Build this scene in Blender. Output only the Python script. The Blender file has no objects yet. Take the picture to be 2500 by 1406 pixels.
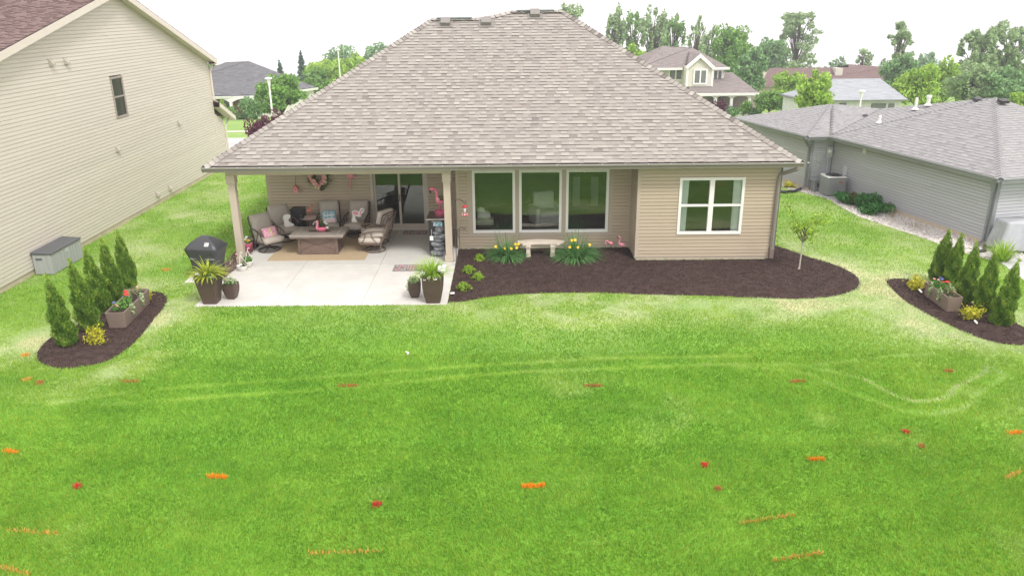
import bpy, math, random
import numpy as np
from mathutils import Vector, Matrix
R = math.radians
scene = bpy.context.scene
COL = scene.collection
rng = np.random.default_rng(7)
random.seed(7)

# ------------------------------------------------------------------ camera
F_PX, CAM, PITCH, YAW, ROLL = 1900.16, Vector((1.8778, -21.0133, 6.8138)), 0.3468, -0.001, -0.0088
cam_data = bpy.data.cameras.new('camera')
cam = bpy.data.objects.new('camera', cam_data)
COL.objects.link(cam)
cam_data.sensor_width = 36.0
cam_data.lens = F_PX / 2500.0 * 36.0
cam_data.clip_end = 6000
_f = Vector((0, math.cos(PITCH), -math.sin(PITCH)))
_u = Vector((0, math.sin(PITCH), math.cos(PITCH)))
_r = Vector((1, 0, 0))
_rz = Matrix.Rotation(YAW, 3, 'Z')
_f, _u, _r = _rz @ _f, _rz @ _u, _rz @ _r
_c, _s = math.cos(ROLL), math.sin(ROLL)
_r, _u = _c * _r + _s * _u, -_s * _r + _c * _u
cam.matrix_world = Matrix(((_r.x, _u.x, -_f.x, CAM.x), (_r.y, _u.y, -_f.y, CAM.y), (_r.z, _u.z, -_f.z, CAM.z), (0, 0, 0, 1)))
scene.camera = cam

def terrain(y):                 # the lots fall away gently beyond the house
    return 0.0 if y <= 16 else -0.08 * (y - 16)
def _ray(px, py):
    return _f + _r * ((px - 1250) / F_PX) - _u * ((py - 703) / F_PX)
def gp(px, py, z=0.0):          # survey: photo measurement -> point on the flat yard
    d = _ray(px, py); return CAM + d * ((z - CAM.z) / d.z)
def site(x, y):                 # yard position from the first rough survey -> corrected yard position
    a, dx, dy = Vector((0, math.cos(.2906), -math.sin(.2906))), x - 1.6341, y + 22.8172
    c, s = math.cos(.0123), math.sin(.0123); dx, dy = c * dx - s * dy, s * dx + c * dy
    w = a.y * dy + a.z * -6.0585; h, v = dx / w, (-a.z * dy + a.y * -6.0585) / w
    c, s = math.cos(.0059), math.sin(.0059); h, v = c * h - s * v, s * h + c * v
    p = gp(1250 + 2020.05 * h, 703 - 2020.05 * v); return p.x, p.y
def at(px, py, y):              # survey: photo measurement -> point at depth y
    d = _ray(px, py); return CAM + d * ((y - CAM.y) / d.y)

# ------------------------------------------------------------------ world and sun
SUN_EL, SUN_AZ = R(52), R(145)      # azimuth clockwise from +Y
world = bpy.data.worlds.new('World'); scene.world = world; world.use_nodes = True
nt = world.node_tree
bg = nt.nodes['Background']
sky = nt.nodes.new('ShaderNodeTexSky'); sky.sky_type = 'NISHITA'; sky.sun_disc = False
sky.sun_elevation = SUN_EL; sky.sun_rotation = SUN_AZ; sky.air_density = 1.6; sky.dust_density = 2.0; sky.ozone_density = 0.6
hs = nt.nodes.new('ShaderNodeHueSaturation'); hs.inputs['Saturation'].default_value = 0.16
cl = nt.nodes.new('ShaderNodeMix'); cl.data_type = 'RGBA'; cl.inputs[0].default_value = 0.82      # thin sky light through an even white overcast
cl.inputs[7].default_value = (8.25, 7.85, 8.1, 1)
nt.links.new(sky.outputs[0], hs.inputs['Color']); nt.links.new(hs.outputs[0], cl.inputs[6]); nt.links.new(cl.outputs[2], bg.inputs['Color'])
bg.inputs['Strength'].default_value = 0.15
sun_d = bpy.data.lights.new('sun', 'SUN'); sun_d.energy = 1.9; sun_d.angle = R(12); sun_d.color = (1.0, 0.97, 0.92)
sun = bpy.data.objects.new('sun', sun_d); COL.objects.link(sun)
_sd = Vector((math.sin(SUN_AZ) * math.cos(SUN_EL), math.cos(SUN_AZ) * math.cos(SUN_EL), math.sin(SUN_EL)))
sun.rotation_euler = _sd.to_track_quat('Z', 'Y').to_euler(); sun.location = (20, -30, 40)
scene.view_settings.view_transform = 'Standard'
scene.view_settings.look = 'None'
scene.view_settings.exposure = 0.50
scene.view_settings.gamma = 1.0

# ------------------------------------------------------------------ materials
def _n(t, k): return t.nodes.new('ShaderNode' + k)
def new_mat(name):
    m = bpy.data.materials.new(name); m.use_nodes = True
    return m, m.node_tree, m.node_tree.nodes['Principled BSDF']
def mat(name, c, rough=0.6, var=0.12, scale=6.0, bump=0.0, bscale=60.0, metal=0.0, spec=0.5, attr=None, attr_c=None, coords='Object', stretch=None):
    """colour varied by noise (and by a per-face attribute, blending c towards attr_c)"""
    m, t, b = new_mat(name)
    b.inputs['Roughness'].default_value = rough; b.inputs['Metallic'].default_value = metal
    b.inputs['Specular IOR Level'].default_value = spec
    tc = _n(t, 'TexCoord'); src = tc.outputs[coords]
    if stretch:
        mp = _n(t, 'Mapping'); mp.inputs['Scale'].default_value = stretch; t.links.new(src, mp.inputs[0]); src = mp.outputs[0]
    nz = _n(t, 'TexNoise'); nz.inputs['Scale'].default_value = scale; nz.inputs['Detail'].default_value = 5; nz.inputs['Roughness'].default_value = 0.65
    t.links.new(src, nz.inputs['Vector'])
    mx = _n(t, 'Mix'); mx.data_type = 'RGBA'
    lo = [max(0, v * (1 - var)) for v in c[:3]] + [1]; hi = [min(1, v * (1 + var)) for v in c[:3]] + [1]
    rp = _n(t, 'MapRange'); rp.inputs[1].default_value = 0.3; rp.inputs[2].default_value = 0.7
    t.links.new(nz.outputs[0], rp.inputs[0]); t.links.new(rp.outputs[0], mx.inputs[0])
    mx.inputs[6].default_value = lo; mx.inputs[7].default_value = hi
    out = mx.outputs[2]
    if attr:
        at_ = _n(t, 'Attribute'); at_.attribute_name = attr
        m2 = _n(t, 'Mix'); m2.data_type = 'RGBA'
        t.links.new(at_.outputs['Fac'], m2.inputs[0]); t.links.new(out, m2.inputs[6]); m2.inputs[7].default_value = (*attr_c, 1)
        out = m2.outputs[2]
    t.links.new(out, b.inputs['Base Color'])
    if bump > 0:
        n2 = _n(t, 'TexNoise'); n2.inputs['Scale'].default_value = bscale; n2.inputs['Detail'].default_value = 4
        t.links.new(src, n2.inputs['Vector'])
        bp = _n(t, 'Bump'); bp.inputs['Strength'].default_value = bump; bp.inputs['Distance'].default_value = 0.02
        t.links.new(n2.outputs[0], bp.inputs['Height']); t.links.new(bp.outputs[0], b.inputs['Normal'])
    return m
def ramp_mat(name, stops, rough=0.85, attr='rnd', noise=0.12, scale=40, bump=0.0, spec=0.3, trans=0.0):
    """colour ramp over a per-face attribute, with fine noise on top; trans adds light through leaves"""
    m, t, b = new_mat(name)
    b.inputs['Roughness'].default_value = rough; b.inputs['Specular IOR Level'].default_value = spec
    a = _n(t, 'Attribute'); a.attribute_name = attr
    r = _n(t, 'ValToRGB'); e = r.color_ramp.elements
    while len(e) < len(stops): e.new(0.5)
    for i, (p, c) in enumerate(stops): e[i].position = p; e[i].color = (*c, 1)
    t.links.new(a.outputs['Fac'], r.inputs[0])
    tc = _n(t, 'TexCoord'); nz = _n(t, 'TexNoise'); nz.inputs['Scale'].default_value = scale; nz.inputs['Detail'].default_value = 3
    t.links.new(tc.outputs['Object'], nz.inputs['Vector'])
    mr = _n(t, 'MapRange'); mr.inputs[1].default_value = 0.25; mr.inputs[2].default_value = 0.75
    mr.inputs[3].default_value = 1 - noise; mr.inputs[4].default_value = 1 + noise
    t.links.new(nz.outputs[0], mr.inputs[0])
    vm = _n(t, 'VectorMath'); vm.operation = 'SCALE'; t.links.new(r.outputs[0], vm.inputs[0]); t.links.new(mr.outputs[0], vm.inputs['Scale'])
    t.links.new(vm.outputs[0], b.inputs['Base Color'])
    if bump:
        bp = _n(t, 'Bump'); bp.inputs['Strength'].default_value = bump; bp.inputs['Distance'].default_value = 0.01
        t.links.new(nz.outputs[0], bp.inputs['Height']); t.links.new(bp.outputs[0], b.inputs['Normal'])
    if trans > 0:
        tr = _n(t, 'BsdfTranslucent'); t.links.new(vm.outputs[0], tr.inputs['Color'])
        ms = _n(t, 'MixShader'); ms.inputs[0].default_value = trans
        t.links.new(b.outputs[0], ms.inputs[1]); t.links.new(tr.outputs[0], ms.inputs[2])
        t.links.new(ms.outputs[0], t.nodes['Material Output'].inputs[0])
    return m
def glass_mat(name, tint, refl):
    m, t, b = new_mat(name); t.nodes.remove(b)
    g = _n(t, 'BsdfGlossy'); g.inputs['Roughness'].default_value = 0.01; g.inputs['Color'].default_value = (0.93, 1.0, 0.95, 1)
    tr = _n(t, 'BsdfTransparent'); tr.inputs['Color'].default_value = (*tint, 1)
    lw = _n(t, 'LayerWeight'); lw.inputs[0].default_value = 0.25
    mr = _n(t, 'MapRange'); mr.inputs[3].default_value = refl; mr.inputs[4].default_value = 0.9
    t.links.new(lw.outputs['Fresnel'], mr.inputs[0])
    ms = _n(t, 'MixShader'); t.links.new(mr.outputs[0], ms.inputs[0]); t.links.new(tr.outputs[0], ms.inputs[1]); t.links.new(g.outputs[0], ms.inputs[2])
    t.links.new(ms.outputs[0], t.nodes['Material Output'].inputs[0])
    return m

# ------------------------------------------------------------------ mesh helpers
class MB:
    """collects shapes, then links them as ONE mesh object"""
    def __init__(s): s.v = []; s.f = []; s.r = []
    def quad(s, *p, r=None):
        i = len(s.v); s.v += [tuple(q) for q in p]; s.f.append(tuple(range(i, i + len(p)))); s.r.append(random.random() if r is None else r)
    def add(s, vs, fs, r=None):
        i = len(s.v); s.v += [tuple(q) for q in vs]; rr = random.random() if r is None else r
        for f in fs: s.f.append(tuple(k + i for k in f)); s.r.append(rr)
    def box(s, x0, x1, y0, y1, z0, z1, r=None):
        s.add([(x0, y0, z0), (x1, y0, z0), (x1, y1, z0), (x0, y1, z0), (x0, y0, z1), (x1, y0, z1), (x1, y1, z1), (x0, y1, z1)],
              [(3, 2, 1, 0), (4, 5, 6, 7), (0, 1, 5, 4), (1, 2, 6, 5), (2, 3, 7, 6), (3, 0, 4, 7)], r)
    def obox(s, c, u, v, w, r=None):       # oriented box from centre and three half-vectors
        c, u, v, w = Vector(c), Vector(u), Vector(v), Vector(w)
        p = [c + a * u + b * v + d * w for d in (-1, 1) for a, b in ((-1, -1), (1, -1), (1, 1), (-1, 1))]
        s.add(p, [(3, 2, 1, 0), (4, 5, 6, 7), (0, 1, 5, 4), (1, 2, 6, 5), (2, 3, 7, 6), (3, 0, 4, 7)], r)
    def prism(s, poly, z0, z1, r=None):
        n = len(poly); vs = [(x, y, z0) for x, y in poly] + [(x, y, z1) for x, y in poly]
        s.add(vs, [tuple(reversed(range(n))), tuple(range(n, 2 * n))] + [(i, (i + 1) % n, n + (i + 1) % n, n + i) for i in range(n)], r)
    def extrude(s, poly, d, r=None):       # 3D polygon extruded along d
        n = len(poly); d = Vector(d); vs = [Vector(p) for p in poly] + [Vector(p) + d for p in poly]
        s.add(vs, [tuple(reversed(range(n))), tuple(range(n, 2 * n))] + [(i, (i + 1) % n, n + (i + 1) % n, n + i) for i in range(n)], r)
    def tube(s, pts, rad, n=8, closed=False, r=None):
        pts = [Vector(p) for p in pts]; m = len(pts); rs = rad if isinstance(rad, (list, tuple)) else [rad] * m
        vs = []; prev = None
        for i, p in enumerate(pts):
            a = pts[(i - 1) % m] if (i > 0 or closed) else p; b = pts[(i + 1) % m] if (i < m - 1 or closed) else p
            d = (b - a).normalized() if (b - a).length > 1e-9 else Vector((0, 0, 1))
            up = prev if prev is not None else (Vector((0, 0, 1)) if abs(d.z) < 0.9 else Vector((1, 0, 0)))
            e1 = (up - d * up.dot(d)); e1 = e1.normalized() if e1.length > 1e-6 else d.orthogonal().normalized()
            e2 = d.cross(e1); prev = e1
            vs += [p + (e1 * math.cos(k * 2 * math.pi / n) + e2 * math.sin(k * 2 * math.pi / n)) * rs[i] for k in range(n)]
        fs = []
        for i in range(m if closed else m - 1):
            j = (i + 1) % m
            fs += [(i * n + k, i * n + (k + 1) % n, j * n + (k + 1) % n, j * n + k) for k in range(n)]
        if not closed: fs += [tuple(reversed(range(n))), tuple((m - 1) * n + k for k in range(n))]
        s.add(vs, fs, r)
    def lathe(s, prof, c=(0, 0, 0), n=20, r=None, sx=1, sy=1):
        c = Vector(c); m = len(prof)
        vs = [c + Vector((q * math.cos(k * 2 * math.pi / n) * sx, q * math.sin(k * 2 * math.pi / n) * sy, z)) for q, z in prof for k in range(n)]
        fs = [(i * n + k, i * n + (k + 1) % n, (i + 1) * n + (k + 1) % n, (i + 1) * n + k) for i in range(m - 1) for k in range(n)]
        fs += [tuple(reversed(range(n))), tuple((m - 1) * n + k for k in range(n))]
        s.add(vs, fs, r)
    def ball(s, c, rx, ry=None, rz=None, n=12, rot=None, r=None):
        ry = rx if ry is None else ry; rz = rx if rz is None else rz; c = Vector(c); vs = []
        for i in range(n + 1):
            th = math.pi * (0.02 + 0.96 * i / n)
            for k in range(n):
                ph = 2 * math.pi * k / n
                q = Vector((rx * math.sin(th) * math.cos(ph), ry * math.sin(th) * math.sin(ph), -rz * math.cos(th)))
                vs.append(c + (rot @ q if rot else q))
        fs = [(i * n + k, i * n + (k + 1) % n, (i + 1) * n + (k + 1) % n, (i + 1) * n + k) for i in range(n) for k in range(n)]
        fs += [tuple(reversed(range(n))), tuple(n * n + k for k in range(n))]
        s.add(vs, fs, r)
    def cushion(s, x0, x1, y0, y1, z0, z1, k=0.04, M=None):   # pillowy slab
        n = 7; top = []; bot = []
        for j in range(n):
            for i in range(n):
                u, v = i / (n - 1), j / (n - 1)
                e = (1 - abs(2 * u - 1) ** 6) * (1 - abs(2 * v - 1) ** 6)
                sh = 0.5 * (1 - e) * 0.0
                x = x0 + (x1 - x0) * (0.5 + (u - 0.5) * (1 - 0.02 * (abs(2 * v - 1) ** 4)))
                y = y0 + (y1 - y0) * (0.5 + (v - 0.5) * (1 - 0.02 * (abs(2 * u - 1) ** 4)))
                zc = (z0 + z1) / 2; h = (z1 - z0) / 2
                hh = h * (0.72 + 0.28 * e) + k * e * (1 - (2 * u - 1) ** 2) * (1 - (2 * v - 1) ** 2)
                top.append((x, y, zc + hh - sh)); bot.append((x, y, zc - h * (0.72 + 0.28 * e)))
        vs = top + bot; o = n * n; fs = []
        for j in range(n - 1):
            for i in range(n - 1):
                a = j * n + i; fs.append((a, a + 1, a + n + 1, a + n)); fs.append((o + a + n, o + a + n + 1, o + a + 1, o + a))
        for i in range(n - 1):
            fs.append((o + i, o + i + 1, i + 1, i)); a = (n - 1) * n + i; fs.append((a, a + 1, o + a + 1, o + a))
            b = i * n; fs.append((b, b + n, o + b + n, o + b)); b = i * n + n - 1; fs.append((o + b, o + b + n, b + n, b))
        if M is not None: vs = [M @ Vector(p) for p in vs]
        s.add(vs, fs)
    def build(s, name, m, parent=None, smooth=False, world=True, bevel=0.0):
        me = bpy.data.meshes.new(name)
        v = s.v
        if parent is not None and world:
            o = parent
            off = Vector((0, 0, 0))
            while o is not None: off += origin(o); o = o.parent
            v = [(a - off.x, b - off.y, c - off.z) for a, b, c in s.v]
        me.from_pydata(v, [], s.f)
        at_ = me.attributes.new('rnd', 'FLOAT', 'FACE'); at_.data.foreach_set('value', s.r)
        if smooth: me.polygons.foreach_set('use_smooth', [True] * len(me.polygons))
        me.materials.append(m)
        ob = bpy.data.objects.new(name, me); COL.objects.link(ob)
        if parent is not None: ob.parent = parent
        if bevel:
            bv = ob.modifiers.new('bevel', 'BEVEL'); bv.width = bevel; bv.segments = 2; bv.limit_method = 'ANGLE'
        return ob
def np_mesh(name, verts, faces_n, m, parent=None, rnd=None, extra=None):
    """numpy vertices (F*k,3), k verts per face, linked as one mesh"""
    k = faces_n; nv = len(verts); nf = nv // k
    me = bpy.data.meshes.new(name)
    me.vertices.add(nv); me.vertices.foreach_set('co', np.ascontiguousarray(verts, np.float32).ravel())
    me.loops.add(nv); me.loops.foreach_set('vertex_index', np.arange(nv, dtype=np.int32))
    me.polygons.add(nf); me.polygons.foreach_set('loop_start', np.arange(0, nv, k, dtype=np.int32))
    me.update(calc_edges=True)
    for key, val in dict(rnd=rnd, **(extra or {})).items():
        if val is None: continue
        a = me.attributes.new(key, 'FLOAT', 'FACE'); a.data.foreach_set('value', np.ascontiguousarray(val, np.float32))
    me.materials.append(m)
    ob = bpy.data.objects.new(name, me); COL.objects.link(ob)
    if parent is not None: ob.parent = parent
    return ob
def leaves(name, c, a, b, m, parent=None, rnd=None):
    """diamond leaves: centre c, half-length vectors a, half-width vectors b (N,3)"""
    v = np.stack([c - a, c + b, c + a, c - b], 1).reshape(-1, 3)
    return np_mesh(name, v, 4, m, parent, rng.random(len(c)) if rnd is None else rnd)
def rand_dirs(n, up=0.0):
    d = rng.normal(size=(n, 3)); d[:, 2] += up
    return d / np.linalg.norm(d, axis=1, keepdims=True)
def blades(name, base, dirs, length, width, m, parent=None, rnd=None, droop=0.5, seg=4):
    """arching strap leaves; base (N,3), dirs (N,3) start direction"""
    n = len(base); out = []; p = base.copy(); d = dirs / np.linalg.norm(dirs, axis=1, keepdims=True)
    side = np.cross(d, [0, 0, 1]); side /= (np.linalg.norm(side, axis=1, keepdims=True) + 1e-9)
    L = np.broadcast_to(length, (n,))[:, None] / seg; Wd = np.broadcast_to(width, (n,))[:, None] / 2
    dr = np.broadcast_to(droop, (n,))[:, None]
    for i in range(seg):
        q = p + d * L
        w0 = Wd * (1 - (i / seg) ** 2); w1 = Wd * max(0.06, 1 - ((i + 1) / seg) ** 2)
        out.append(np.stack([p - side * w0, p + side * w0, q + side * w1, q - side * w1], 1))
        p = q; d = d + np.array([0, 0, -1.0]) * dr * (1.0 / seg) * 2; d /= np.linalg.norm(d, axis=1, keepdims=True)
    v = np.concatenate(out, 0).reshape(-1, 3)
    rr = np.tile(rng.random(n) if rnd is None else rnd, seg)
    return np_mesh(name, v, 4, m, parent, rr)

def tag(o, label=None, cat=None, group=None, kind=None):
    if label: o['label'] = label
    if cat: o['category'] = cat
    if group: o['group'] = group
    if kind: o['kind'] = kind
    return o
ORG = {}; SURVEY = [False]      # where a thing's parts were drawn up, when it is set down at its corrected position
def origin(o): return ORG.get(o.name, o.location)
def thing(name, label, cat, loc=(0, 0, 0), rz=0.0, group=None):
    o = bpy.data.objects.new(name, None); COL.objects.link(o); o.empty_display_size = 0.2
    o.location = loc
    if SURVEY[0]: ORG[o.name] = Vector(loc); o.location = (*site(loc[0], loc[1]), loc[2])
    o.rotation_euler = (0, 0, rz)
    return tag(o, label, cat, group)
def set_down(o, x, y):          # the same for a thing that is one mesh
    q = site(x, y); o.location = (q[0] - x, q[1] - y, 0); return o
def struct(o, cat=None): return tag(o, kind='structure')
def copy_tree(o, parent=None):
    c = o.copy(); COL.objects.link(c); c.parent = parent
    for ch in list(o.children): copy_tree(ch, c)
    return c

def bez(*pts, n=12):
    pts = [Vector(p) for p in pts]; out = []
    for i in range(n + 1):
        t = i / n; q = pts
        while len(q) > 1: q = [q[j].lerp(q[j + 1], t) for j in range(len(q) - 1)]
        out.append(q[0])
    return out
def catmull(pts, n=6, closed=True):
    P = [Vector(p) for p in pts]; m = len(P); out = []
    for i in range(m if closed else m - 1):
        p0, p1, p2, p3 = (P[(i + k) % m] if closed else P[min(max(i + k, 0), m - 1)] for k in (-1, 0, 1, 2))
        for j in range(n):
            t = j / n
            out.append(0.5 * ((2 * p1) + (p2 - p0) * t + (2 * p0 - 5 * p1 + 4 * p2 - p3) * t * t + (3 * p1 - p0 - 3 * p2 + p3) * t ** 3))
    return out

# ------------------------------------------------------------------ ground fields (lawn wear, mower and tyre tracks, beds)
def vnoise(x, y, s, seed=0):
    g = np.random.default_rng(seed).random((128, 128))
    x = np.asarray(x) / s + 1000; y = np.asarray(y) / s + 1000
    i = np.floor(x).astype(int); j = np.floor(y).astype(int); u = x - i; v = y - j
    u = u * u * (3 - 2 * u); v = v * v * (3 - 2 * v)
    q = lambda a, b: g[a % 128, b % 128]
    return (q(i, j) * (1 - u) + q(i + 1, j) * u) * (1 - v) + (q(i, j + 1) * (1 - u) + q(i + 1, j + 1) * u) * v
def fbm(x, y, s, seed=0): return 0.5 * vnoise(x, y, s, seed) + 0.3 * vnoise(x, y, s / 2.3, seed + 1) + 0.2 * vnoise(x, y, s / 5.1, seed + 2)
def in_poly(x, y, poly):
    x = np.asarray(x); y = np.asarray(y); c = np.zeros(x.shape, bool); n = len(poly)
    for i in range(n):
        x0, y0 = poly[i]; x1, y1 = poly[(i + 1) % n]
        if y0 == y1: continue
        c ^= ((y0 > y) != (y1 > y)) & (x < (x1 - x0) * (y - y0) / (y1 - y0) + x0)
    return c
def dist_line(x, y, pl, closed=False):
    d = np.full(np.shape(x), 1e9); n = len(pl)
    for i in range(n if closed else n - 1):
        ax, ay = pl[i]; bx, by = pl[(i + 1) % n]; dx, dy = bx - ax, by - ay; L = dx * dx + dy * dy + 1e-9
        t = np.clip(((x - ax) * dx + (y - ay) * dy) / L, 0, 1)
        d = np.minimum(d, np.hypot(x - ax - t * dx, y - ay - t * dy))
    return d
def smooth_poly(px, n=5, closed=True): return [(p.x, p.y) for p in catmull([gp(*q) for q in px], n, closed)]

CURVE_BED = smooth_poly([(93, 860), (100, 885), (150, 900), (210, 895), (270, 878), (330, 835), (380, 775), (405, 742), (405, 724), (390, 715), (360, 712), (330, 722), (250, 768), (180, 798), (120, 828)])
RIGHT_BED = smooth_poly([(2165, 686), (2175, 702), (2210, 735), (2270, 770), (2330, 800), (2390, 825), (2440, 838), (2480, 843), (2525, 842), (2540, 825), (2500, 800), (2440, 770), (2350, 730), (2280, 700), (2230, 684), (2190, 681)])
_front = smooth_poly([(1097, 737), (1130, 737), (1180, 728), (1250, 720), (1330, 716), (1450, 715), (1560, 719), (1700, 722), (1830, 727), (1950, 730), (2030, 724), (2080, 710), (2098, 693), (2085, 670), (2040, 648), (1980, 630), (1920, 609), (1898, 601)], 5, False)
HOUSE_BED = [(0.32, -3.24)] + _front[1:] + [(9.36, 1.5), (9.36, 0.03), (5.40, 0.03), (5.40, 1.27), (0.32, 1.27)]
BARK = [(-5.92, -1.99), (-5.80, -0.2), (-5.74, 3.35), (-6.41, 3.35), (-6.33, 1.47), (-6.26, 0.32), (-6.32, -0.51), (-6.2, -1.27)]
PATIO = [(-5.86, -3.32), (0.31, -3.32), (0.31, 1.3), (0.31, 3.42), (-5.8, 3.42)]
def walltaper(t): return (16.36 - 1.05 * t, 1.44 + 10.05 * t)
GRAVEL = [(16.35, -0.47), (15.34, -0.26), (14.85, 0.78), (14.55, 2.08), (14.0, 3.63), (13.71, 4.68), (13.63, 5.99), (13.61, 7.26), (13.09, 8.33), (12.75, 8.96), (12.0, 11.0), (12.9, 11.4), (13.5, 8.9), (14.4, 8.9), (16.1, 1.25), (16.7, 0.5)]
PAD = [(15.56, 0.28), (15.48, -0.47), (15.21, -1.93), (15.15, -3.4), (19.7, -3.4), (20.5, 2.2), (16.1, 1.28)]
LH_X = -11.2
EXCL = [CURVE_BED, RIGHT_BED, HOUSE_BED, BARK, PATIO, GRAVEL, PAD,
        [(-5.85, 3.4), (0.3, 3.4), (0.3, 1.3), (5.4, 1.3), (5.4, 0.05), (9.3, 0.05), (9.3, 12), (-5.85, 12)],
        [(-30, -4), (LH_X, -4), (LH_X, 15), (-30, 15)], [(16.04, 1.16), (14.28, 8.81), (13.44, 8.78), (12.25, 13.2), (40, 17), (40, 1.16)]]
TRACKS = [[(125, 987), (350, 955), (625, 934), (1000, 905), (1245, 890), (1500, 876), (1828, 871)],
          [(250, 990), (500, 972), (750, 955), (1000, 932), (1245, 912), (1500, 901), (1752, 891), (2003, 891), (2154, 873), (2280, 864)],
          [(1752, 891), (1953, 911), (2054, 951), (2120, 975), (2180, 997), (2270, 1012), (2355, 996), (2390, 961), (2445, 921), (2420, 899)],
          [(1960, 895), (2104, 925), (2180, 964), (2245, 981), (2315, 971), (2335, 946), (2395, 916), (2410, 895)]]
TRACKS = [[(p.x, p.y) for p in catmull([gp(*q) for q in t], 4, False)] + [tuple(gp(*t[-1]))[:2]] for t in TRACKS]
def fields(x, y):
    """dry (straw), pale (blades pressed flat by wheels)"""
    b_ = y; n1 = fbm(x, y, 1.4, 3); n2 = fbm(x, y, 3.5, 9)
    d = np.minimum.reduce([dist_line(x, y, CURVE_BED, True), dist_line(x, y, RIGHT_BED, True), dist_line(x, y, _front, False)])
    dry = np.clip(1.15 - d / 1.35, 0, 1) * 0.85
    y = y / 0.87
    dry = np.maximum(dry, np.exp(-(((x - 11.2) / 1.5) ** 2 + ((y + 3.6) / 3.2) ** 2)) * 0.95)
    dry = np.maximum(dry, np.exp(-(((x - 10.6) / 1.2) ** 2 + ((y + 0.2) / 1.8) ** 2)) * 0.6)
    dry = np.maximum(dry, np.exp(-(((x + 6.9) / 1.0) ** 2 + ((y + 8.2) / 1.0) ** 2)) * 0.7)
    dry = np.maximum(dry, np.exp(-(((x + 6.2) / 0.8) ** 2 + ((y + 3.2) / 1.6) ** 2)) * 0.75)
    dry = np.maximum(dry, np.exp(-(((x - 4.5) / 6.0) ** 2 + ((y + 4.8) / 0.9) ** 2)) * 0.45)
    dry = dry * np.clip((n1 - 0.22) * 2.2, 0.15, 1.15) + np.clip((n2 - 0.62) * 1.2, 0, 0.2) + np.clip((y + 8.6) / 3.5, 0, 1) * 0.13 * (0.5 + fbm(x, y, 0.9, 71)) + np.clip((n1 - 0.66) * 1.2, 0, .15)
    side = np.clip((np.abs(x - 1.5) - 7.5) / 2.5, 0, 1) * np.clip((y + 9.0) / 3.0, 0, 1)
    dry = np.maximum(dry, side * (0.16 + 0.55 * np.clip((n1 - 0.45) * 2.5, 0, 1)))
    y = b_; pale = np.zeros_like(dry)
    for t in TRACKS:
        dd = dist_line(x, y, t)
        pale = np.maximum(pale, np.exp(-(dd / 0.085) ** 2) * np.clip(2.2 * fbm(x, y, 0.30, 21) - 0.2, 0.1, 0.85))
    pale = np.maximum(pale, np.exp(-((dist_line(x, y, _front, False) - 0.75) / 0.5) ** 2) * np.clip((fbm(x, y, 0.7, 33) - 0.42) * 3.2, 0, 0.9) * np.where(x < 9, 1, 0.4))
    loop = np.exp(-(dist_line(x, y, TRACKS[3]) / 0.05) ** 2) * (x > 8.6)
    return np.clip(dry, 0, 1), np.clip(pale, 0, 1), loop

# ------------------------------------------------------------------ lawn sheet
def lawn_material():
    m, t, b = new_mat('lawn_ground'); b.inputs['Roughness'].default_value = 0.9; b.inputs['Specular IOR Level'].default_value = 0.15
    tc = _n(t, 'TexCoord'); n1 = _n(t, 'TexNoise'); n1.inputs['Scale'].default_value = 0.55; n1.inputs['Detail'].default_value = 8; n1.inputs['Roughness'].default_value = 0.7
    n2 = _n(t, 'TexNoise'); n2.inputs['Scale'].default_value = 26; n2.inputs['Detail'].default_value = 6; n2.inputs['Roughness'].default_value = 0.75
    for n in (n1, n2): t.links.new(tc.outputs['Object'], n.inputs['Vector'])
    r1 = _n(t, 'ValToRGB'); e = r1.color_ramp.elements; e[0].position = 0.36; e[0].color = (*G_DARK, 1); e[1].position = 0.64; e[1].color = (*G_MID, 1)
    t.links.new(n1.outputs[0], r1.inputs[0])
    a = _n(t, 'Attribute'); a.attribute_name = 'dry'
    mx = _n(t, 'Mix'); mx.data_type = 'RGBA'; t.links.new(a.outputs['Fac'], mx.inputs[0]); t.links.new(r1.outputs[0], mx.inputs[6]); mx.inputs[7].default_value = (*G_STRAW, 1)
    mr = _n(t, 'MapRange'); mr.inputs[1].default_value = 0.3; mr.inputs[2].default_value = 0.7; mr.inputs[3].default_value = 0.62; mr.inputs[4].default_value = 1.3
    t.links.new(n2.outputs[0], mr.inputs[0])
    vm = _n(t, 'VectorMath'); vm.operation = 'SCALE'; t.links.new(mx.outputs[2], vm.inputs[0]); t.links.new(mr.outputs[0], vm.inputs['Scale'])
    t.links.new(vm.outputs[0], b.inputs['Base Color'])
    bp = _n(t, 'Bump'); bp.inputs['Strength'].default_value = 0.6; bp.inputs['Distance'].default_value = 0.03
    t.links.new(n2.outputs[0], bp.inputs['Height']); t.links.new(bp.outputs[0], b.inputs['Normal'])
    return m
G_DARK, G_MID, G_LIME, G_STRAW, G_PALE = (0.112, 0.285, 0.024), (0.200, 0.400, 0.040), (0.36, 0.51, 0.058), (0.58, 0.57, 0.32), (0.47, 0.61, 0.29)
xs = np.unique(np.concatenate([np.linspace(-2500, -60, 14), np.linspace(-60, -14, 24), np.arange(-14, 19.01, 0.25), np.linspace(19, 80, 24), np.linspace(80, 2500, 14)]))
ys = np.unique(np.concatenate([np.linspace(-400, -20, 10), np.arange(-20, 18.01, 0.25), np.linspace(18, 75, 24), np.linspace(75, 120, 12), np.linspace(120, 3500, 20)]))
gx, gy = np.meshgrid(xs, ys)
gz = np.vectorize(terrain)(gy)
me = bpy.data.meshes.new('lawn')
nx, ny = len(xs), len(ys)
idx = np.arange(nx * ny).reshape(ny, nx)
me.from_pydata(np.stack([gx, gy, gz], -1).reshape(-1, 3).tolist(), [], np.stack([idx[:-1, :-1], idx[:-1, 1:], idx[1:, 1:], idx[1:, :-1]], -1).reshape(-1, 4).tolist())
_d, _p, _l = fields(gx.ravel(), gy.ravel())
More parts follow.
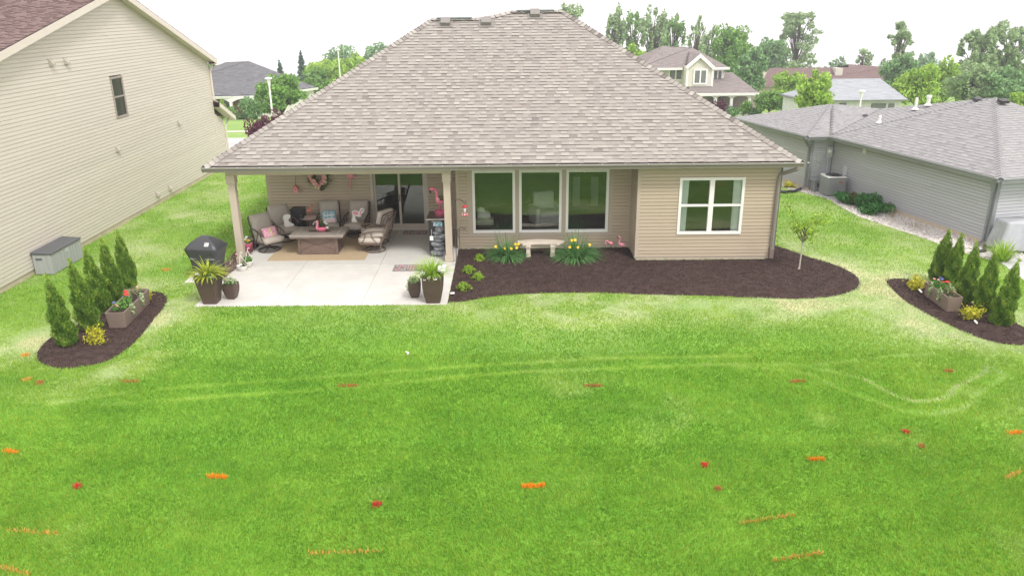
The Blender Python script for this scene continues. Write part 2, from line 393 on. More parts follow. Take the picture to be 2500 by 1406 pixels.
_far = (gy.ravel() > 17)
_d = np.where(_far, 0.28, _d)
a_ = me.attributes.new('dry', 'FLOAT', 'POINT'); a_.data.foreach_set('value', np.clip(_d * 0.9, 0, 1).astype(np.float32))
me.materials.append(lawn_material())
lawn = bpy.data.objects.new('lawn', me); COL.objects.link(lawn); struct(lawn)

# grass: real blades, denser where they show largest
def grass():
    out_v = []; out_r = []
    zones = [(-10.5, 14.5, -13.9, -9.8, 3000, 1.0), (-13, 17.5, -9.8, -6.2, 2000, 1.15), (-15, 21, -6.2, -1.8, 1150, 1.35), (-11.2, 16.2, -1.8, 4.4, 600, 1.6), (-11.2, 15.2, 4.4, 14.5, 300, 2.0)]
    for x0, x1, y0, y1, den, wsc in zones:
        n = int((x1 - x0) * (y1 - y0) * den)
        x = rng.uniform(x0, x1, n); y = rng.uniform(y0, y1, n)
        half = (y + 21.0) * 0.72 + 4.6
        k = np.abs(x - 1.88) < half
        x, y = x[k], y[k]
        k = np.ones(len(x), bool)
        for p in EXCL: k &= ~in_poly(x, y, p)
        x, y = x[k], y[k]; n = len(x)
        dry, pale, loop = fields(x, y)
        h = rng.uniform(0.035, 0.075, n) * (1 - 0.25 * dry) * (1 + 0.5 * (fbm(x, y, 1.1, 5) - 0.5))
        w = rng.uniform(0.005, 0.010, n) * wsc
        fa = 2 * np.pi * fbm(x, y, 2.2, 14) * 1.6 + rng.normal(0, 0.9, n)
        ln = np.abs(rng.normal(0.35, 0.3, n)) + pale * 1.1
        az = rng.uniform(0, np.pi, n)
        bx, by = np.cos(az) * w, np.sin(az) * w
        up = h / np.sqrt(1 + ln ** 2)
        tx, ty = np.cos(fa) * ln * up, np.sin(fa) * ln * up
        z0 = np.full(n, -0.004)
        out_v.append(np.stack([np.stack([x - bx, y - by, z0], -1), np.stack([x + bx, y + by, z0], -1), np.stack([x + tx, y + ty, up], -1)], 1).reshape(-1, 3))
        tone = np.clip(fbm(x, y, 2.8, 40) * 0.34 + (fbm(x, y, 0.35, 44) - 0.5) * 0.22 + 0.09 + (fbm(x, y, 0.12, 47) - 0.5) * 0.22 + 0.022 * np.sign(np.sin(2 * np.pi * (y + 0.06 * x) / 0.95)) + rng.normal(0, 0.13, n), 0.0, 0.60)
        edge = np.clip((np.abs(x - 1.0) - 3.5) / 6, 0, 1) * 0.17 + np.clip((-10.2 - y) / 3, 0, 1) * 0.13
        tone = np.clip(tone + edge, 0, 0.62)
        r = tone * (1 - np.clip(dry + pale * .8, 0, 1)) + np.clip(dry + pale * .8, 0, 1) * np.where(pale > dry, 0.80, 0.94)
        r = np.where(rng.random(n) < loop * 0.7, 1.0, r)
        out_r.append(np.clip(r, 0, 1))
    m = ramp_mat('grass_blades', [(0.0, G_DARK), (0.32, G_MID), (0.60, G_LIME), (0.80, G_PALE), (1.0, G_STRAW)], rough=0.7, noise=0.1, scale=3, spec=0.2, trans=0.35)
    return np_mesh('grass', np.concatenate(out_v), 3, m, None, np.concatenate(out_r))
tag(grass(), kind='stuff')

# ------------------------------------------------------------------ mulch beds
M_MULCH = mat('dark_mulch', (0.066, 0.043, 0.037), rough=0.95, var=0.45, scale=5, bump=0.8, bscale=60, spec=0.15)
M_CHIP = ramp_mat('mulch_chips', [(0, (0.030, 0.018, 0.015)), (0.6, (0.070, 0.047, 0.041)), (1, (0.125, 0.088, 0.076))], rough=0.95, spec=0.15)
def bed(name, poly, hump, m, step=0.11, chips=0, chipm=None, chip=0.035, fade=0.35):
    P = np.array(poly); x0, y0 = P.min(0); x1, y1 = P.max(0)
    ob_v = []; ob_f = []
    X = np.arange(x0 - step, x1 + 2 * step, step); Y = np.arange(y0 - step, y1 + 2 * step, step)
    gx, gy = np.meshgrid(X, Y); ins = in_poly(gx, gy, poly); d = dist_line(gx, gy, poly, True) * np.where(ins, 1, -1)
    # snap the outer ring of vertices on to the outline
    near = (d < step * 0.6) & (d > -step * 1.5)
    gx2, gy2 = gx.copy(), gy.copy()
    sel = np.argwhere(near)
    for j, i in sel:
        bx, by, bd = 0, 0, 1e9
        for k in range(len(poly)):
            ax, ay = poly[k]; cx, cy = poly[(k + 1) % len(poly)]; dx, dy = cx - ax, cy - ay; t = min(1, max(0, ((gx[j, i] - ax) * dx + (gy[j, i] - ay) * dy) / (dx * dx + dy * dy + 1e-12)))
            qx, qy = ax + t * dx, ay + t * dy; q = math.hypot(gx[j, i] - qx, gy[j, i] - qy)
            if q < bd: bx, by, bd = qx, qy, q
        jit = 0.025 * (random.random() - 0.5)
        gx2[j, i], gy2[j, i] = bx + jit, by + jit
    ok = ins | near
    dd = np.clip(np.where(near, 0, d), 0, None)
    z = 0.006 + hump * (1 - np.exp(-dd / fade)) + np.where(near, 0, (fbm(gx, gy, 0.5, 61) - 0.5) * 0.06 + (rng.random(gx.shape) - 0.5) * 0.016)
    idx = -np.ones(gx.shape, int); vs = []
    for j, i in np.argwhere(ok): idx[j, i] = len(vs); vs.append((gx2[j, i], gy2[j, i], z[j, i]))
    fs = []
    for j in range(gx.shape[0] - 1):
        for i in range(gx.shape[1] - 1):
            q = (idx[j, i], idx[j, i + 1], idx[j + 1, i + 1], idx[j + 1, i])
            if min(q) >= 0: fs.append(q)
    mb = MB(); mb.add(vs, fs); o = mb.build(name, m, smooth=False); struct(o)
    if chips:
        n = int(chips * (x1 - x0) * (y1 - y0)); px = rng.uniform(x0, x1, n); py = rng.uniform(y0, y1, n)
        k = in_poly(px, py, poly) | (dist_line(px, py, poly, True) < 0.06 * rng.random(n)); px, py = px[k], py[k]; n = len(px)
        dd = dist_line(px, py, poly, True)
        pz = 0.012 + hump * (1 - np.exp(-dd / fade)) + (fbm(px, py, 0.5, 61) - 0.5) * 0.06 + rng.uniform(0, 0.012, n)
        a = rand_dirs(n); a[:, 2] *= 0.35; b = np.cross(a, rand_dirs(n)); b /= np.linalg.norm(b, axis=1, keepdims=True) + 1e-9
        s = rng.uniform(0.5, 1.4, (n, 1)) * chip
        ch = leaves('chips', np.stack([px, py, pz], -1), a * s, b * s * 0.4, chipm)
        ch.name = 'mulch_chips' if chipm is M_CHIP else 'bark_chips'; tag(ch, kind='stuff')
    return o
bed('mulch_bed', CURVE_BED, 0.07, M_MULCH, chips=900, chipm=M_CHIP, chip=0.02)
bed('mulch_bed', RIGHT_BED, 0.07, M_MULCH, chips=900, chipm=M_CHIP, chip=0.02)
bed('mulch_bed', HOUSE_BED, 0.06, M_MULCH, chips=900, chipm=M_CHIP, chip=0.02)
M_BARK = mat('old_bark', (0.20, 0.15, 0.115), rough=0.95, var=0.5, scale=20, bump=0.8, bscale=40)
M_BCHIP = ramp_mat('old_bark_chips', [(0, (0.10, 0.07, 0.055)), (0.6, (0.26, 0.19, 0.15)), (1, (0.42, 0.34, 0.28))], rough=0.9)
bed('bark_strip', BARK, 0.02, M_BARK, chips=900, chipm=M_BCHIP, chip=0.04)

# ------------------------------------------------------------------ concrete, gravel, far paving
M_CONC = mat('concrete', (0.58, 0.56, 0.515), rough=0.85, var=0.10, scale=1.3, bump=0.12, bscale=120, spec=0.3)
M_CONC2 = mat('concrete_worn', (0.54, 0.53, 0.49), rough=0.85, var=0.07, scale=1.3, bump=0.12, bscale=120, spec=0.3)
mb = MB(); g = 0.010
for a, b in ((-5.8, -3.95), (-3.95 + g, -1.8), (-1.8 + g, 0.31)):
    mb.prism([(a - (.06 if a < -5 else 0), -3.32), (b, -3.32), (b, -.232), (a, -.232)], -0.1, 0.012)
struct(mb.build('patio_slab', M_CONC, bevel=0.004))
mb = MB()
for a, b in ((-5.8, -3.95), (-3.95 + g, -1.8), (-1.8 + g, 0.31)):
    mb.box(a, b, -0.22, 3.41, -0.1, 0.03)
struct(mb.build('covered_patio_slab', M_CONC2, bevel=0.006))
mb = MB(); mb.box(-5.7, 0.25, -3.2, 3.3, -0.08, 0.005); struct(mb.build('slab_joint_filler', mat('joint_filler', (0.33, 0.32, 0.29), rough=.95)))
M_GRAVEL = mat('white_gravel', (0.62, 0.58, 0.53), rough=0.9, var=0.35, scale=24, bump=1.0, bscale=34)
M_STONE = ramp_mat('gravel_stones', [(0, (0.40, 0.36, 0.32)), (0.5, (0.66, 0.62, 0.57)), (1, (0.85, 0.83, 0.80))], rough=0.85)
def gravel():
    mb = MB(); mb.prism(GRAVEL, -0.05, 0.012); o = mb.build('gravel_strip', M_GRAVEL); struct(o)
    P = np.array(GRAVEL); x0, y0 = P.min(0); x1, y1 = P.max(0); n = 9000
    px = rng.uniform(x0, x1, n); py = rng.uniform(y0, y1, n); k = in_poly(px, py, GRAVEL); px, py = px[k], py[k]; n = len(px)
    a = rand_dirs(n); a[:, 2] *= 0.5; b = np.cross(a, rand_dirs(n)); b /= np.linalg.norm(b, axis=1, keepdims=True) + 1e-9; s = rng.uniform(0.02, 0.05, (n, 1))
    tag(leaves('gravel_stones', np.stack([px, py, rng.uniform(0.015, 0.035, n)], -1), a * s, b * s * 0.8, M_STONE), kind='stuff')
gravel()
mb = MB(); mb.prism(PAD, -0.1, 0.02); struct(mb.build('neighbour_patio', mat('grey_concrete', (0.50, 0.50, 0.49), rough=0.85, var=0.08, scale=1.2, bump=0.1, bscale=90), bevel=0.01))
def sheet(name, pts, dz, m):
    mb = MB(); mb.quad(*[(x, y, terrain(y) + dz) for x, y in pts]); return struct(mb.build(name, m))
M_ROAD = mat('pale_road', (0.46, 0.46, 0.45), rough=0.9, var=0.08, scale=0.8, bump=0.1)
sheet('driveway', [(-14.5, 16.5), (-4, 16.5), (-4, 23.5), (-14.5, 23.5)], 0.012, M_CONC)
sheet('road', [(-120, 23.5), (120, 23.5), (120, 30.4), (-120, 30.4)], 0.012, M_ROAD)
sheet('sidewalk', [(-120, 36.0), (120, 36.0), (120, 37.4), (-120, 37.4)], 0.012, M_CONC)

# ------------------------------------------------------------------ building helpers
def _boards(a, b):              # one course is several lengths of siding
    k = a + random.uniform(.6, 3.6); out = []
    while k < b - .4: out.append((a, k - .002)); a = k; k += 3.66
    return out + [(a, b)]
def siding(mb, p0, u, L, z0, z1, n, course=0.1, holes=(), lim=None, lap=0.024):
    """lapped boards as real geometry: from p0 along unit u for length L, facing n; holes = (u0,u1,z0,z1); lim(z)->(u0,u1)"""
    p0, u, n = Vector(p0), Vector(u), Vector(n)
    z = z0
    while z < z1 - 1e-4:
        zt = min(z + course, z1)
        cuts = [(0, L)]
        lo = lim(z) if lim else None; hi = lim(zt) if lim else None
        for h in holes:
            if h[2] < zt - 0.01 and h[3] > z + 0.01:
                new = []
                for a, b in cuts:
                    if h[1] <= a or h[0] >= b: new.append((a, b)); continue
                    if h[0] > a: new.append((a, h[0]))
                    if h[1] < b: new.append((h[1], b))
                cuts = new
        cuts = [(p_, q_) for a, b in cuts for p_, q_ in _boards(a, b)]
        for a, b in cuts:
            r = random.random()
            a0 = a1 = a; b0 = b1 = b
            if lim:
                a0, b0 = max(a, lo[0]), min(b, lo[1]); a1, b1 = max(a, hi[0]), min(b, hi[1])
                if b0 - a0 < 0.01: continue
                if b1 < a1: a1 = b1 = (a1 + b1) / 2
            P = lambda q, zz, o: p0 + u * q + n * o + Vector((0, 0, zz))
            q0, q1 = z + (zt - z) * 0.76, z + (zt - z) * 0.82      # face, groove shoulder, groove under the next board
            mb.quad(P(a0, z, lap), P(b0, z, lap), P(b1, q0, lap * .9), P(a1, q0, lap * .9), r=r)
            mb.quad(P(a1, q0, lap * .9), P(b1, q0, lap * .9), P(b1, q1, 0.0), P(a1, q1, 0.0), r=r)
            mb.quad(P(a1, q1, 0.0), P(b1, q1, 0.0), P(b1, zt, 0.0), P(a1, zt, 0.0), r=r)
            mb.quad(P(a0, z, 0.0), P(b0, z, 0.0), P(b0, z, lap), P(a0, z, lap), r=r)
        z = zt
def shingles(mb, poly, eave, course=0.145, tabs=(0.11, 0.27), thick=0.020, seed=1):
    """laminated shingle courses laid as separate tabs over a planar roof polygon (3D points), eave = direction along the eave"""
    rr = random.Random(seed)
    P = [Vector(p) for p in poly]; e = Vector(eave).normalized()
    nrm = Vector((0, 0, 0))
    for i in range(1, len(P) - 1): nrm += (P[i] - P[0]).cross(P[i + 1] - P[0])
    nrm.normalize()
    if nrm.z < 0: nrm = -nrm
    e = (e - nrm * e.dot(nrm)).normalized()
    up = nrm.cross(e).normalized()
    if up.z < 0: up = -up
    o = P[0]; q = [((p - o).dot(e), (p - o).dot(up)) for p in P]
    v0 = min(b for a, b in q); v1 = max(b for a, b in q)
    def span(v):
        xs = []
        for i in range(len(q)):
            (a, b), (c, d) = q[i], q[(i + 1) % len(q)]
            if (b <= v < d) or (d <= v < b): xs.append(a + (c - a) * (v - b) / (d - b))
        xs.sort(); return list(zip(xs[::2], xs[1::2]))
    base = MB()
    mb.add([p - nrm * 0.02 for p in P], [tuple(range(len(P)))], 0.15)
    v = v0; k = 0
    W = lambda a, b, h: o + e * a + up * b + nrm * h
    while v < v1 - 0.01:
        vt = min(v + course, v1 - 0.002)
        lo, hi = span(v + 0.002), span(vt)
        for j, (a, b) in enumerate(lo):
            if j < len(hi): a2, b2 = hi[j]
            else: a2 = b2 = (a + b) / 2
            u = a - rr.random() * 0.2; raised = rr.random() < 0.5
            while u < b:
                w = rr.uniform(*tabs); x0, x1 = max(u, a), min(u + w, b)
                if x1 - x0 > 0.01:
                    t0, t1 = min(max(x0, a2), b2), min(max(x1, a2), b2)
                    h = thick if raised else thick * 0.45
                    c = min(0.98, max(0.12, rr.gauss(0.66 if raised else 0.48, 0.085)))
                    mb.quad(W(x0, v, h), W(x1, v, h), W(t1, vt, 0.001), W(t0, vt, 0.001), r=c)
                    mb.quad(W(x0, v, -0.004), W(x1, v, -0.004), W(x1, v, h), W(x0, v, h), r=0.0)
                    if rr.random() < 0.5:
                        mb.quad(W(x1, v, 0), W(x1, vt, 0), W(x1, vt, 0.001), W(x1, v, h), r=0.05)
                u += w; raised = not raised if rr.random() < 0.75 else raised
        v = vt; k += 1
def caps(mb, a, b, w=0.15, step=0.15, drop=0.08, seed=0, thick=0.014, sd=.2):
    """row of overlapping folded cap shingles along a ridge or hip from a (low) to b (high)"""
    rr = random.Random(seed); a, b = Vector(a), Vector(b); L = (b - a).length; d = (b - a) / L
    s = Vector((-d.y, d.x, 0)).normalized(); up = d.cross(s); up = up if up.z > 0 else -up
    n = max(1, int(L / step))
    for i in range(n):
        p = a + d * (L * i / n); q = a + d * (L * (i + 1.25) / n) if i < n - 1 else b
        h0, h1 = 0.03 + thick, 0.018; c = min(0.95, max(0.15, rr.gauss(0.6, sd)))
        L0, M0, R0 = p - s * w - Vector((0, 0, drop)) + up * h0, p + up * h0, p + s * w - Vector((0, 0, drop)) + up * h0
        L1, M1, R1 = q - s * w - Vector((0, 0, drop)) + up * h1, q + up * h1, q + s * w - Vector((0, 0, drop)) + up * h1
        mb.quad(L0, M0, M1, L1, r=c); mb.quad(M0, R0, R1, M1, r=c)
        z = up * -0.035
        mb.quad(L0 + z, M0 + z, M0, L0, r=0.0); mb.quad(M0 + z, R0 + z, R0, M0, r=0.0)
def box_at(x0, x1, y0, y1, z0, z1, name, m, parent, bevel=0.0):
    mb = MB(); mb.box(x0, x1, y0, y1, z0, z1); return mb.build(name, m, parent, bevel=bevel)
def window(parent, x0, x1, z0, z1, y, frame_m, glass_m, fw=0.055, muntins=(), name='window', proud=0.035, deep=0.05):
    """front-facing (-Y) framed window; muntins = list of ('v',x,w) / ('h',z,w)"""
    f = MB(); yo, yi = y - proud, y + deep
    f.box(x0, x1, yo, yi, z0, z0 + fw); f.box(x0, x1, yo, yi, z1 - fw, z1)
    f.box(x0, x0 + fw, yo + .002, yi, z0 + fw, z1 - fw); f.box(x1 - fw, x1, yo + .002, yi, z0 + fw, z1 - fw)
    for k, p, w in muntins:
        if k == 'v': f.box(p - w / 2, p + w / 2, yo + .004, yi - .002, z0 + fw, z1 - fw)
        else: f.box(x0 + fw, x1 - fw, yo + .006, yi - .004, p - w / 2, p + w / 2)
    w_ = f.build(name, frame_m, parent)
    g = MB(); g.quad((x0 + fw - .01, y + 0.01, z0 + fw - .01), (x1 - fw + .01, y + 0.01, z0 + fw - .01), (x1 - fw + .01, y + 0.01, z1 - fw + .01), (x0 + fw - .01, y + 0.01, z1 - fw + .01))
    g.build('pane', glass_m, w_)
    return w_
def gutter_run(mb, p0, p1, out, w=0.12, h=0.125):
    """K-style gutter from p0 to p1 (top back edge), out = outward unit vector"""
    p0, p1, out = Vector(p0), Vector(p1), Vector(out)
    prof = [(0, 0), (0, -h), (w * 0.62, -h), (w * 0.72, -h * 0.55), (w, -h * 0.28), (w, 0.0), (w - 0.012, 0.0), (w - 0.012, -h * 0.25), (0.01, -h * 0.4)]
    mb.extrude([p0 + out * a + Vector((0, 0, b)) for a, b in prof], p1 - p0)

# ------------------------------------------------------------------ main house
M_SIDE = mat('clay_siding', (0.50, 0.415, 0.305), attr='rnd', attr_c=(0.465, 0.385, 0.282), rough=0.55, var=0.035, scale=1.2, bump=0.04, bscale=140, spec=0.35, stretch=(0.3, 0.3, 6))
M_TRIM = mat('taupe_trim', (0.46, 0.395, 0.31), rough=0.5, var=0.03, scale=2, spec=0.35)
M_GUT = mat('taupe_gutter', (0.235, 0.215, 0.18), rough=0.4, var=0.04, scale=3, spec=0.5)
M_WHITE = mat('white_vinyl', (0.80, 0.79, 0.74), rough=0.4, var=0.02, scale=3)
M_FOUND = mat('foundation', (0.56, 0.49, 0.38), rough=0.9, var=0.1, scale=3, bump=0.2)
M_SHIN = ramp_mat('weathered_shingles', [(0, (0.07, 0.058, 0.052)), (0.14, (0.165, 0.142, 0.13)), (0.40, (0.272, 0.243, 0.220)), (0.58, (0.315, 0.286, 0.258)), (0.76, (0.360, 0.333, 0.295)), (1, (0.41, 0.385, 0.338))], rough=0.95, noise=0.14, scale=60, spec=0.2)
M_GLASS = glass_mat('window_glass', (0.93, 0.97, 0.94), 0.145)
M_DGLASS = glass_mat('door_glass', (0.5, 0.55, 0.54), 0.085)
M_VENT = mat('vent_metal', (0.22, 0.20, 0.185), rough=0.5, var=0.05)
eL, eR, eY, eZ, PT, rl, rr_ = -6.29, 9.66, -0.34, 2.86, 0.63, 5.69, 6.02
BY, WY, BW, BWX0, BWX1 = 3.4, 1.3, 0.06, 5.41, 9.26
house = thing('ranch_house', 'tan lap-sided house with steep mottled brown shingle roof and covered patio, filling the middle', 'house', (1.5, 5.5, 0))
w = MB()
siding(w, (-5.84, BY, 0.0), (1, 0, 0), 6.14, 0.14, 2.7, (0, -1, 0), holes=[(3.27, 5.08, 0, 2.01)])
siding(w, (0.3, WY, 0.0), (1, 0, 0), BWX0 - 0.3, 0.10, 2.7, (0, -1, 0), holes=[(0.45, 4.46, 0.49, 2.39)])
siding(w, (BWX0, BW, 0.0), (1, 0, 0), BWX1 - BWX0, 0.10, 2.7, (0, -1, 0), holes=[(1.15, 2.89, 0.80, 2.29)])
siding(w, (BWX0, WY, 0.0), (0, -1, 0), WY - BW, 0.10, 2.7, (-1, 0, 0))
siding(w, (0.3, BY, 0.0), (0, -1, 0), BY - WY, 0.12, 2.7, (-1, 0, 0))
siding(w, (BWX1, BW, 0.0), (0, 1, 0), 11, 0.10, 2.7, (1, 0, 0))
siding(w, (-5.84, 11.1, 0.0), (0, -1, 0), 11.1 - BY, 0.12, 2.7, (-1, 0, 0))
siding(w, (BWX1, 11.1, 0.0), (-1, 0, 0), BWX1 + 5.84, 0.12, 2.7, (0, 1, 0))
w.build('wall', M_SIDE, house)
f = MB(); f.box(0.3, BWX0 + .1, WY + 0.002, WY + 0.2, -0.1, 0.098); f.box(BWX0 + .004, BWX1 - .004, BW + 0.003, 11, -0.1, 0.098); f.box(-5.83, 0.3, BY + .002, 11, -0.1, 0.135)
f.build('foundation', M_FOUND, house)
t = MB()
for x, y, sx, sy in ((-5.87, BY - .02, .09, .09), (BWX0 - .03, BW - .025, .085, .09), (BWX1 - .06, BW - .025, .085, .09), (BWX0 - .055, WY - .055, .045, .045), (0.285, WY - .02, .09, .08)):
    t = MB(); t.box(x, x + sx, y, y + sy, 0.08, 2.69); t.build('corner_trim', M_TRIM, house)
t = MB(); t.box(BWX0 + .06, BWX1 - .06, BW - .018, BW + .01, 2.56, 2.69); t.build('frieze_board', M_TRIM, house)
# soffit, ceilings, interior shells
s = MB(); s.box(eL + .1, eR - .1, eY + .02, BW + .02, 2.69, 2.71); s.box(eL + .1, BWX0, BW + .02, WY + .02, 2.69, 2.71); s.box(eL + .1, 0.3, WY + .02, BY + .05, 2.69, 2.71)
s.box(eL + .1, -5.84, BY, 11.4, 2.69, 2.71); s.box(BWX1, eR - .1, BW + .02, 11.4, 2.69, 2.71); s.box(-5.84, BWX1, BY + .05, 11.4, 2.712, 2.73); s.box(0.3, BWX1, WY + .02, BY + .05, 2.712, 2.73)
s.build('soffit', M_TRIM, house)
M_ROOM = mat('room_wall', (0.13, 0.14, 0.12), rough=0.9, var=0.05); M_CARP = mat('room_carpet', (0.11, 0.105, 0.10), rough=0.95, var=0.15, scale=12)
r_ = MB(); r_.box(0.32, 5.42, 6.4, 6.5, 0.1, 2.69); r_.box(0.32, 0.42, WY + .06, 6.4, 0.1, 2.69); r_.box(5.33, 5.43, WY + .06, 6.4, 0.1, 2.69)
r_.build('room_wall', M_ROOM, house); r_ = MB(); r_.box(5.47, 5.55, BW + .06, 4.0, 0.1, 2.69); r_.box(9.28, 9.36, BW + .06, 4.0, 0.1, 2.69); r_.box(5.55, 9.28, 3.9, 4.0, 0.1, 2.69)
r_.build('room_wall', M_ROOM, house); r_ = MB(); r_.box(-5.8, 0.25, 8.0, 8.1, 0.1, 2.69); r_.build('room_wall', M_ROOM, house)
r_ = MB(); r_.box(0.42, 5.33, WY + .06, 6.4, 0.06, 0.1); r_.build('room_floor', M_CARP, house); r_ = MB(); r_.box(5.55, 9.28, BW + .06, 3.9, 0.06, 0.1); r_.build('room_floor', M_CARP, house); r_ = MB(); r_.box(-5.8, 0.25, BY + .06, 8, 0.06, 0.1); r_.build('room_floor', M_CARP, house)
# roof
zl, zr = eZ + PT * rl, eZ + PT * rr_
A, B = (eL, eY, eZ), (eR, eY, eZ)
RL0, RL1 = (eL + rl, eY + rl, zl), (at(1160, 44, eY + rl).x, eY + rl, zl)
RR0, RR1 = (at(1247, 27, eY + rr_).x, eY + rr_, zr), (eR - rr_, eY + rr_, zr)
RM = ((RL1[0] + RR0[0]) / 2 + .05, eY + (rl + rr_) / 2 - .03, (zl + zr) / 2 - .02)
D_ = 2 * rr_
BLk, BRk = (eL, eY + D_, eZ), (eR, eY + D_, eZ)
rf = MB()
shingles(rf, [A, B, RR1, RR0, RM, RL1, RL0], (1, 0, 0), seed=3)
shingles(rf, [BLk, A, RL0], (0, -1, 0), seed=4)
shingles(rf, [B, BRk, RR1], (0, 1, 0), seed=5)
shingles(rf, [BRk, BLk, RL0, (RR0[0], RL0[1], zl), RR0, RR1], (-1, 0, 0), course=0.29, tabs=(.3, .8), seed=6)
rf_o = rf.build('roof', M_SHIN, house)
cp = MB(); caps(cp, RL0, RL1, drop=.06, seed=4); caps(cp, RL1, RM, seed=3); caps(cp, RM, RR0, seed=8); caps(cp, RR0, RR1, drop=.06, seed=5); cp.build('ridge_caps', M_SHIN, rf_o)
for k, (a, b) in enumerate(((A, RL0), (B, RR1), (BRk, RR1), (BLk, RL0))): cp = MB(); caps(cp, a, b, seed=k + 1); cp.build('hip_caps', M_SHIN, rf_o)
M_RV = mat('ridge_vent_plastic', (0.16, 0.19, 0.17), rough=0.7)
rv = MB(); rv.box(RL0[0] + .18, RL1[0] - .1, RL0[1] - .12, RL0[1] + .12, zl + .012, zl + .055); rv.build('ridge_vent', M_RV, rf_o); rv = MB(); rv.box(RR0[0] + .2, RR1[0] - .3, RR0[1] - .12, RR0[1] + .12, zr + .012, zr + .055)
rv.build('ridge_vent', M_RV, rf_o)
for px, py in ((1088, 59), (1187, 58), (1306, 38)):
    d = _ray(px, py); p = CAM + d * ((eZ + PT * (CAM.y - eY) - CAM.z) / (d.z - PT * d.y)); zz = eZ + PT * (p.y - eY); nrm = Vector((0, -PT, 1)).normalized(); up = Vector((0, 1, PT)).normalized()
    v = MB(); v.obox(Vector((p.x, p.y, zz)) + nrm * .02, (.24, 0, 0), up * .22, nrm * .012); v.obox(Vector((p.x, p.y, zz)) + nrm * .09, (.155, 0, 0), up * .155, nrm * .06)
    v.build('roof_vent', M_VENT, rf_o, bevel=0.02)
# fascia, gutter, downspout
fa = MB(); fa.box(eL + .03, eR - .03, eY + .02, eY + .05, 2.70, 2.83); fa.box(eL + .03, eL + .06, eY + .05, 11.5, 2.70, 2.83); fa.box(eR - .06, eR - .03, eY + .05, 11.5, 2.70, 2.83)
fa.build('fascia', M_TRIM, house)
gt = MB(); gutter_run(gt, (eL - .06, eY + .015, 2.835), (eR + .06, eY + .015, 2.835), (0, -1, 0)); g_o = gt.build('gutter', M_GUT, house)
gl = MB(); gl.box(eL - .05, eR + .045, eY - .112, eY - .098, 2.836, 2.842)
for k in range(27): gl.box(eL + .25 + k * .61, eL + .28 + k * .61, eY - .09, eY + .01, 2.829, 2.835)
gl.build('gutter_lip', mat('pale_lip', (0.62, 0.61, 0.57), rough=0.4), g_o)
gs = MB(); gutter_run(gs, (eR - .015, eY, 2.835), (eR - .015, 11.5, 2.835), (1, 0, 0)); gs.build('side_gutter', M_GUT, house); gs = MB(); gutter_run(gs, (eL + .015, 11.5, 2.835), (eL + .015, eY, 2.835), (-1, 0, 0)); gs.build('side_gutter', M_GUT, house)
ds = MB(); cx = BWX1 - .03
ds.tube([(eR - .06, eY - .03, 2.74), (eR - .08, eY - .03, 2.66), (cx + .04, BW - .075, 2.46), (cx, BW - .075, 2.36), (cx, BW - .075, 0.12)], .052, n=6)
ds.build('downspout', M_GUT, house)
ds = MB(); ds.box(cx - .062, cx + .062, BW - .14, BW - .01, 0.05, 0.36); ds.build('downspout_adapter', mat('brown_plastic', (0.20, 0.15, 0.13), rough=0.6), house, bevel=.01)
# porch beam and columns
M_BEAM = mat('beige_wrap', (0.485, 0.415, 0.325), rough=0.45, var=0.02, scale=2, spec=0.4)
bm_ = MB(); bm_.box(-5.86, 0.265, -.05, 0.17, 2.565, 2.688); bm_.box(-5.86, -5.65, 0.17, BY - .03, 2.565, 2.688); bm_.box(0.05, 0.265, 0.17, WY - .03, 2.565, 2.688)
bm_.build('porch_beam', M_BEAM, house)
for cx in (-5.755, 0.135):
    c = MB(); c.box(cx - .095, cx + .095, -.03, 0.16, 0.03, 2.565); c_o = c.build('porch_column', M_BEAM, house, bevel=.006)
    c = MB(); c.box(cx - .12, cx + .12, -.055, 0.185, 0.032, 0.22); c.build('column_base', M_BEAM, c_o, bevel=.006)
    c = MB(); c.box(cx - .12, cx + .12, -.06, 0.19, 2.32, 2.563); c.build('column_capital', M_BEAM, c_o, bevel=.006)
# picture windows
tr = MB(); X0, X1, Z0, Z1 = 0.62, 4.88, 0.39, 2.50
tr.box(X0, X1, WY - .03, WY + .02, Z0, 0.505); tr.box(X0, X1, WY - .03, WY + .02, 2.375, Z1); tr.box(X0, 0.765, WY - .028, WY + .02, .505, 2.375); tr.box(4.75, X1, WY - .028, WY + .02, .505, 2.375)
tr.box(2.015, 2.13, WY - .028, WY + .02, .505, 2.375); tr.box(3.378, 3.50, WY - .028, WY + .02, .505, 2.375)
tr.build('window_trim', M_TRIM, house)
for a, b in ((0.765, 2.015), (2.13, 3.378), (3.50, 4.75)):
    window(house, a, b, .505, 2.375, WY, M_WHITE, M_GLASS, fw=.075, proud=.05)
wo = window(house, 6.53, 8.33, .76, 2.37, BW, M_WHITE, M_GLASS, fw=.075, muntins=[('v', 7.43, .13), ('h', 1.585, .055)], proud=.05)
# curtains in the bedroom window
M_CURT = mat('white_curtain', (0.84, 0.87, 0.86), rough=0.9, var=0.05, scale=4)
for xa, xb, bot in ((6.60, 6.82, 6.86), (8.04, 8.26, 8.2)):
    cu = MB(); n = 24
    for i in range(n):
        for j in range(8):
            def P(i, j):
                tz = j / 8; wx = (xb - xa) * (1 - .12 * tz if xa < 7.5 else 1 - .12 * tz)
                x = (xa if xa < 7.5 else xb - wx) + wx * i / n
                return (x, BW + .085 + .022 * math.sin(i * 2.1 + j * .15), 2.36 - (2.36 - .75) * tz)
            cu.quad(P(i, j), P(i, j + 1), P(i + 1, j + 1), P(i + 1, j))
    tag(cu.build('curtain', M_CURT, None, smooth=True), 'white curtain gathered at the %s side of the four-pane window' % ('left' if xa < 7.5 else 'right'), 'curtain', 'curtains in the four-pane window')
